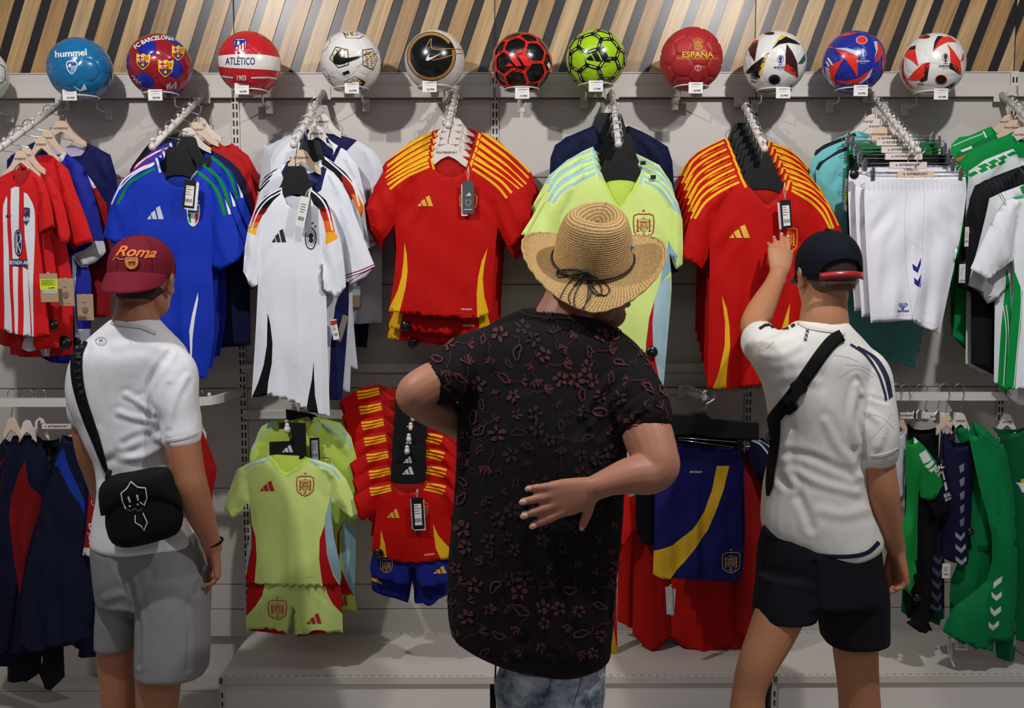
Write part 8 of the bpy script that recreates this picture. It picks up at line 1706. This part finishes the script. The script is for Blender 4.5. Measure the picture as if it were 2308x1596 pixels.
def crown_fn(a, t):
    # base ellipse .102 x .112; the top is pinched with a teardrop dent
    if t < .72: s = t/.72; z = s*.128; r = 1-.13*s-.12*s**4; k = r
    else: s = (t-.72)/.28; k = .75*(1-s)**.9; z = .128+.018*math.sin(min(s*2.2, 1)*math.pi/2)-.038*(max(s-.25, 0)/.75)**1.1
    pin = 1-.05*math.exp(-((math.cos(a)-.9)/.4)**2)*min(t, .72)
    x, y = math.sin(a)*.104*max(k, .01)*pin, math.cos(a)*.112*max(k, .01)*pin
    return (x, y, z+.012*(math.cos(2*a))*max(t-.5, 0)), (a/(2*math.pi), t*.5)
def brim_fn(a, t):
    r = t; ra, rb = .103+.083*r, .111+.080*r; wob = .0015*math.sin(a*31)*t**6
    side = math.sin(a+R(30)); up = .050*abs(side)**2.2*t**1.7-.030*t*(1-abs(side))-.006*t
    return (math.sin(a)*(ra+wob), math.cos(a)*(rb+wob), up), (a/(2*math.pi), .55+t*.42)
hc = gridobj('crown', crown_fn, 72, 26); hb = gridobj('brim', brim_fn, 96, 12)
e_ = [MH @ Vector(brim_fn(a, 1)[0]) for a in np.linspace(0, 2*math.pi, 120, endpoint=False)]; MB().tube([tuple(p) for p in e_], [.0032+.0009*math.sin(i*1.9) for i in range(120)], 7, True).build('brim_edge', mat('straw_edge', (186, 150, 100), .8, bump=.6, bscale=300), ht, smooth=True)
CD = mat('black_cord', (14, 14, 18), .6)
band_ = [MH @ Vector((math.sin(a)*.1065, math.cos(a)*.1145, .012)) for a in np.linspace(0, 2*math.pi, 60, endpoint=False)]; MB().tube([tuple(p) for p in band_], .0036, 8, True).build('cord_band', CD, ht, smooth=True)
mph = bmap([hb, hc]); k0 = (1320, 612)
loops = [[(1320, 612), (1290, 606), (1262, 610), (1254, 620), (1262, 628), (1290, 620), (1320, 613)], [(1322, 612), (1300, 622), (1278, 645), (1262, 672), (1258, 682)], [(1322, 612), (1308, 640), (1295, 668), (1292, 700)], [(1320, 612), (1345, 625), (1368, 645), (1373, 658), (1362, 668), (1345, 660), (1328, 630), (1321, 613)], [(1320, 612), (1350, 640), (1356, 662), (1345, 667), (1330, 650), (1321, 614)], [(1320, 612), (1332, 640), (1330, 670), (1318, 690), (1312, 712)], [(1320, 612), (1326, 650), (1322, 680), (1308, 706)], [(1320, 612), (1288, 618), (1266, 622), (1256, 616), (1270, 608), (1300, 608)], [(1322, 613), (1300, 640), (1282, 668), (1284, 690)]]
for L in loops:
    pl = smooth_line(L, 6); W, Nn = mph(pl); o_ = W+Nn*.004; MB().tube(list(o_), .0016, 6).build('cord_loop', CD, ht, smooth=True)
W, Nn = mph([k0]); MB().sphere(W[0]+Nn[0]*.005, .008, 12, 8, (1.3, 1, .8)).build('cord_knot', CD, ht, smooth=True)
W, Nn = mph([(1422, 556)]); MB().sphere(W[0]+Nn[0]*.004, .0055, 12, 8).build('bead', mat('bead_blue', (90, 160, 190), .3, coat=.4), ht, smooth=True)
# ---- youth in white football shirt reaching for the red jersey, right
SC = skin_mat('skin_tan', (188, 130, 94)); WC = fab((232, 230, 226), .72)
pc = empty('person', P(1860, 1590, -1.0)*[1, 1, 0], 'youth in white shirt, navy cap and dark shorts reaching for the red jersey', 'person')
HC = head_frame(1862, 618, -1.0, R(-11), R(5))
m = MB(); head(m, HC)
limb(m, [(1860, 640, -1.0, 52), (1858, 680, -1.01, 50), (1857, 720, -1.02, 54), (1856, 760, -1.02, 60)])
torso(m, [(752, 1800, 1905, -1.02, .06), (810, 1745, 1940, -1.02, .08), (900, 1745, 1950, -1.01, .10), (1050, 1745, 1940, -1.0, .09), (1180, 1730, 1960, -1.0, .11), (1260, 1730, 1970, -1.0, .11)])
limb(m, [(1762, 805, -1.0, 32), (1738, 780, -.94, 36), (1712, 752, -.86, 34), (1700, 735, -.80, 31), (1708, 712, -.75, 32), (1724, 680, -.69, 28), (1742, 645, -.63, 22), (1754, 618, -.60, 20)])
hand(m, P(1755, 620, -.60), (.13, .42, 1), (1, .1, .1), (-.1, 1, -.4), 1.02, (.16, .2, .3, .42), .02, (.42, .3), .9)
limb(m, [(1945, 840, -1.03, 28), (1968, 900, -1.05, 37), (1976, 980, -1.06, 38), (1980, 1040, -1.06, 36), (1990, 1110, -1.06, 36), (2004, 1180, -1.04, 28), (2020, 1240, -1.01, 21)])
hand(m, P(2021, 1240, -1.01), (.20, .05, -1), (-.2, 1, .1), (-1, .25, -.1), 1.06, (.45, .6, .72, .8), .02, (.35, .3))
limb(m, [(1790, 1260, -1.02, 62), (1765, 1360, -1.05, 58), (1738, 1430, -1.08, 52), (1706, 1500, -1.11, 44), (1688, 1560, -1.12, 38), (1680, 1640, -1.14, 40), (1672, 1740, -1.17, 38), (1665, 1860, -1.20, 28), (1662, 2000, -1.22, 22)])
limb(m, [(1925, 1270, -1.0, 62), (1928, 1380, -1.0, 54), (1928, 1460, -1.0, 50), (1934, 1540, -1.0, 46), (1938, 1600, -1.0, 46), (1942, 1700, -1.01, 46), (1940, 1800, -1.02, 38), (1936, 1990, -1.02, 26)])
for a, Y in ((1662, -1.22), (1936, -1.02)): x, y = foot_at(a, 2010, Y); shoe(pc, x, y, R(-15 if a < 1700 else 12))
bodyC = fuse('body', m, .0042, SC, pc, 5); nails(pc); face(HC, pc, (26, 20, 18))
m = MB(); ell(m, HC, (0, -.016, .022), (.0795, .098, .099)); ell(m, HC, (0, -.040, -.030), (.064, .060, .038))
fuse('hair', m, .004, mat('hair_black', (40, 31, 27), .75, bump=.6, bscale=500), pc, 2, cut=lambda V, px: (lambda L: (L[:, 1] < .015) & (L[:, 2] > -.026) & ~((np.abs(L[:, 0]) > .066) & (L[:, 2] < -.02)))(np.array([tuple(HC.inverted() @ Vector(v)) for v in V])))
m = MB(); ell(m, HC, (0, -.0155, .022), (.0782, .0968, .098)); ell(m, HC, (0, -.040, -.030), (.0635, .0592, .038))
fuse('hair_fade', m, .004, mat('hair_fade', (92, 64, 48), .75, bump=.5, bscale=600), pc, 2, cut=lambda V, px: (lambda L: (L[:, 1] < .012) & (L[:, 2] > -.054) & (L[:, 2] < -.015) & ~((np.abs(L[:, 0]) > .064) & (L[:, 2] < -.03)))(np.array([tuple(HC.inverted() @ Vector(v)) for v in V])))
m = MB()
torso(m, [(724, 1796, 1906, -1.02, .066), (742, 1768, 1922, -1.02, .08), (768, 1712, 1945, -1.02, .095), (810, 1694, 1972, -1.02, .112), (860, 1716, 1972, -1.01, .12), (930, 1734, 1958, -1.01, .12), (1020, 1738, 1946, -1.0, .118), (1110, 1722, 1952, -1.0, .122), (1180, 1717, 1976, -1.0, .128), (1215, 1742, 1984, -1.0, .130), (1236, 1790, 1970, -1.0, .128), (1252, 1845, 1930, -1.0, .115)])
limb(m, [(1780, 800, -1.01, 48), (1740, 790, -.98, 50), (1722, 778, -.93, 47), (1712, 766, -.88, 44)]); limb(m, [(1915, 815, -1.02, 46), (1952, 845, -1.04, 52), (1966, 910, -1.06, 50), (1976, 970, -1.07, 48), (1982, 1018, -1.07, 46)])
FC = [([(1945, 900), (1935, 950), (1948, 1000), (1940, 1060)], 8, -.007), ([(1930, 870), (1920, 930), (1925, 1000)], 7, .006), ([(1760, 1080), (1800, 1120), (1830, 1190)], 9, -.006), ([(1790, 1060), (1850, 1090), (1930, 1110)], 9, .005), ([(1770, 1020), (1830, 1030), (1920, 1070)], 9, -.005), ([(1740, 860), (1790, 850), (1840, 860)], 10, .003), ([(1775, 980), (1770, 1040), (1790, 1110)], 9, .006), ([(1850, 1150), (1900, 1160), (1950, 1150)], 11, .004), ([(1720, 800), (1760, 800), (1800, 780)], 8, .003), ([(1960, 930), (1990, 960), (1980, 1005)], 8, .004), ([(1860, 950), (1890, 1010), (1920, 1040)], 9, .004), ([(1930, 850), (1955, 890), (2000, 906)], 4, -.003)]
shC = fuse('football_shirt', m, .006, WC, pc, 6, FC, .0022, 9, seed=6)
mp = bmap(shC); NVC = mat('print_navy3', (26, 30, 66), .6)
strap('neckband', shC, [(1799, 727), (1820, 738), (1850, 744), (1880, 748), (1903, 754)], 8, fab((220, 214, 206)), pc, .0012, .0012)
d = Decal(); 
for y in (747, 756, 765): 
    x = 1820-(y-747)*.25
    for s_ in (-1, 1): d.line([(x-3.4, y-3.4*s_), (x+3.4, y+3.4*s_)], 2, INK)
d.build('crosses', mp, pc, .002, 5)
for k, L in enumerate(([(1916, 776), (1950, 800), (1978, 840), (1992, 880), (1997, 902)], [(1932, 782), (1966, 804), (1992, 845), (2002, 880), (2005, 898)], [(1944, 788), (1978, 812), (2000, 850), (2009, 895)])):
    d = Decal(); d.line(smooth_line(L, 6), 4.6, NVC); d.build('shoulder_stripe', mp, pc, .002, 6)
for L in ([(1712, 742), (1724, 734), (1744, 731)], [(1738, 738), (1748, 736), (1756, 741)], [(1762, 740), (1770, 738), (1778, 742)], [(1784, 737), (1792, 732)]):
    d = Decal(); d.line(L, 6, INK); d.build('shoulder_stripe', mp, pc, .002, 6)
strap('hem_trim', shC, [(1720, 1186), (1745, 1212), (1790, 1237), (1850, 1252), (1915, 1254), (1955, 1245), (1980, 1222)], 9, fab((28, 32, 70)), pc, .0015, .001)
strap('cuff', shC, [(2026, 1012), (2000, 1024), (1970, 1030), (1942, 1028)], 9, fab((216, 210, 204)), pc, .0012, .0012)
PKL = mat('print_pale_pink', (222, 190, 186), .7)
d = Decal()
for L in ([(1890, 850), (1930, 830), (1970, 850)], [(1905, 820), (1950, 828), (1990, 860)], [(1950, 930), (1985, 940), (2015, 965)], [(1960, 990), (1990, 960), (2010, 930)], [(1880, 800), (1910, 805), (1935, 815)], [(1700, 775), (1720, 790), (1745, 770)]): d.line(smooth_line(L, 4), .9, PKL)
d.build('faint_pattern', mp, pc, .0015, 8)
SH = fab((26, 26, 34), .85); m = MB()
torso(m, [(1195, 1720, 1978, -1.0, .12), (1240, 1712, 1984, -1.0, .13), (1300, 1706, 1992, -1.0, .135), (1345, 1702, 1996, -1.01, .13)])
torso(m, [(1290, 1708, 1850, -1.03, .10), (1340, 1702, 1842, -1.04, .10), (1388, 1699, 1836, -1.05, .098)], 0); torso(m, [(1290, 1832, 1994, -1.0, .11), (1350, 1840, 2000, -1.0, .11), (1442, 1855, 2000, -1.0, .105)])
fuse('shorts', m, .006, SH, pc, 5, [([(1835, 1270), (1838, 1340), (1850, 1400)], 6, -.007), ([(1720, 1300), (1780, 1310), (1830, 1330)], 10, .003)], .002, 8, seed=8)
# cap, navy with red strap over the opening, worn back to front
NC = fab((16, 20, 32), .85); cc = empty('snapback_cap', HC @ Vector((0, 0, .05)), 'navy cap with red strap at its back opening, on the youth at right', 'cap')
def rimC(a):
    k = math.cos(a-math.pi-R(2)); op = max(0, (k-math.cos(R(46)))/(1-math.cos(R(46))))
    return -.002-.014*max(k, 0)+.048*op**.5
capC = dome(HC, .0905, .108, .126, rimC, NC, 'crown', cc, z0=.022)
b = MB(); ell(b, HC, (0, -.013, .127), (.009, .009, .005), 12, 7); b.build('button', NC, cc, smooth=True)
pts = [np.array(HC @ Vector((math.sin(a)*.092, math.cos(a)*.1095-.013, -.014+.006*math.cos((a-math.pi-R(2))*1.4)))) for a in np.linspace(math.pi+R(2)-R(46), math.pi+R(2)+R(46), 16)]
upv = np.array(HC.to_3x3() @ Vector((0, 0, 1))); V = []; 
for p in pts: V += [p-upv*.012, p+upv*.008]
o = mesh_obj('plastic_strap', V, [(2*i, 2*i+1, 2*i+3, 2*i+2) for i in range(15)], mat('strap_red', (168, 30, 42), .35, coat=.3), cc, True); md = o.modifiers.new('s', 'SOLIDIFY'); md.thickness = .003; md.offset = 0
V = []
for i in range(19):
    q_ = 2*i/18-1; a = R(55)*q_
    for j in range(7):
        t_ = j/6; ext = .072*math.sqrt(max(1-q_*q_, 0)); V.append(HC @ Vector((math.sin(a)*.0905, math.cos(a)*.108-.013+ext*t_, -.002-.008*t_-.012*q_*q_*t_)))
o = mesh_obj('visor', V, [(i*7+j, i*7+j+1, (i+1)*7+j+1, (i+1)*7+j) for i in range(18) for j in range(6)], fab((66, 66, 70)), cc, True); o.modifiers.new('s', 'SOLIDIFY').thickness = .003
# sling strap
sb = empty('sling_bag', P(1745, 960, -1.15), 'black sling bag strap with buckle across the back of the youth', 'bag')
strap('shoulder_strap', shC, [(1896, 757), (1875, 770), (1850, 800), (1825, 835), (1795, 880), (1765, 920), (1742, 950), (1728, 968)], [28, 30, 30, 30, 30, 30, 28, 26], BK, sb, .003, .004)
strap('lower_strap', shC, [(1752, 950), (1748, 1000), (1742, 1050), (1738, 1090), (1734, 1118)], [20, 22, 18, 16, 5], BK, sb, .003, .004)
for (x, y, w_, h_, an, nm) in ((1801, 872, 30, 34, .65, 'slider'), (1787, 895, 34, 22, .65, 'buckle'), (1728, 955, 34, 28, .7, 'strap_joint'), (1740, 985, 28, 22, .2, 'strap_clip')):
    W, Nn = mp([(x, y)]); s_ = 1/scale_at(-1.1); n = Nn[0]; t1 = np.cross([0, 0, 1.0], n); t1 /= np.linalg.norm(t1)+1e-9; t2 = np.cross(n, t1); c_, q_ = math.cos(an), math.sin(an); u_ = t1*c_+t2*q_; v_ = -t1*q_+t2*c_; c0 = W[0]+n*.009
    if n@(CAM-c0) < 0: n = -n
    vv = [c0+u_*a*w_*s_/2+v_*b*h_*s_/2+n*e*.006 for e in (-1, 1) for a, b in ((-1, -.7), (-.7, -1), (.7, -1), (1, -.7), (1, .7), (.7, 1), (-.7, 1), (-1, .7))]
    MB().add(vv, [tuple(range(8))[::-1], tuple(range(8, 16))]+[(i, (i+1) % 8, (i+1) % 8+8, i+8) for i in range(8)]).build(nm, K_, sb, bevel=.001)
br_ = empty('bracelet', P(1754, 622, -.60), 'thin multicoloured thread bracelet on the raised wrist of the youth', 'bracelet'); ax = P(1756, 610, -.59)-P(1745, 640, -.625); ax /= np.linalg.norm(ax); u_ = np.cross(ax, [0, 1, 0]); u_ /= np.linalg.norm(u_); v_ = np.cross(ax, u_); c_ = P(1752, 624, -.608)
MB().tube([c_+u_*.0275*math.cos(t_)+v_*.0265*math.sin(t_) for t_ in np.linspace(0, 2*math.pi, 28, endpoint=False)], .0013, 6, True).build('thread', mat('thread_mixed', (150, 70, 60), .6), br_, smooth=True)
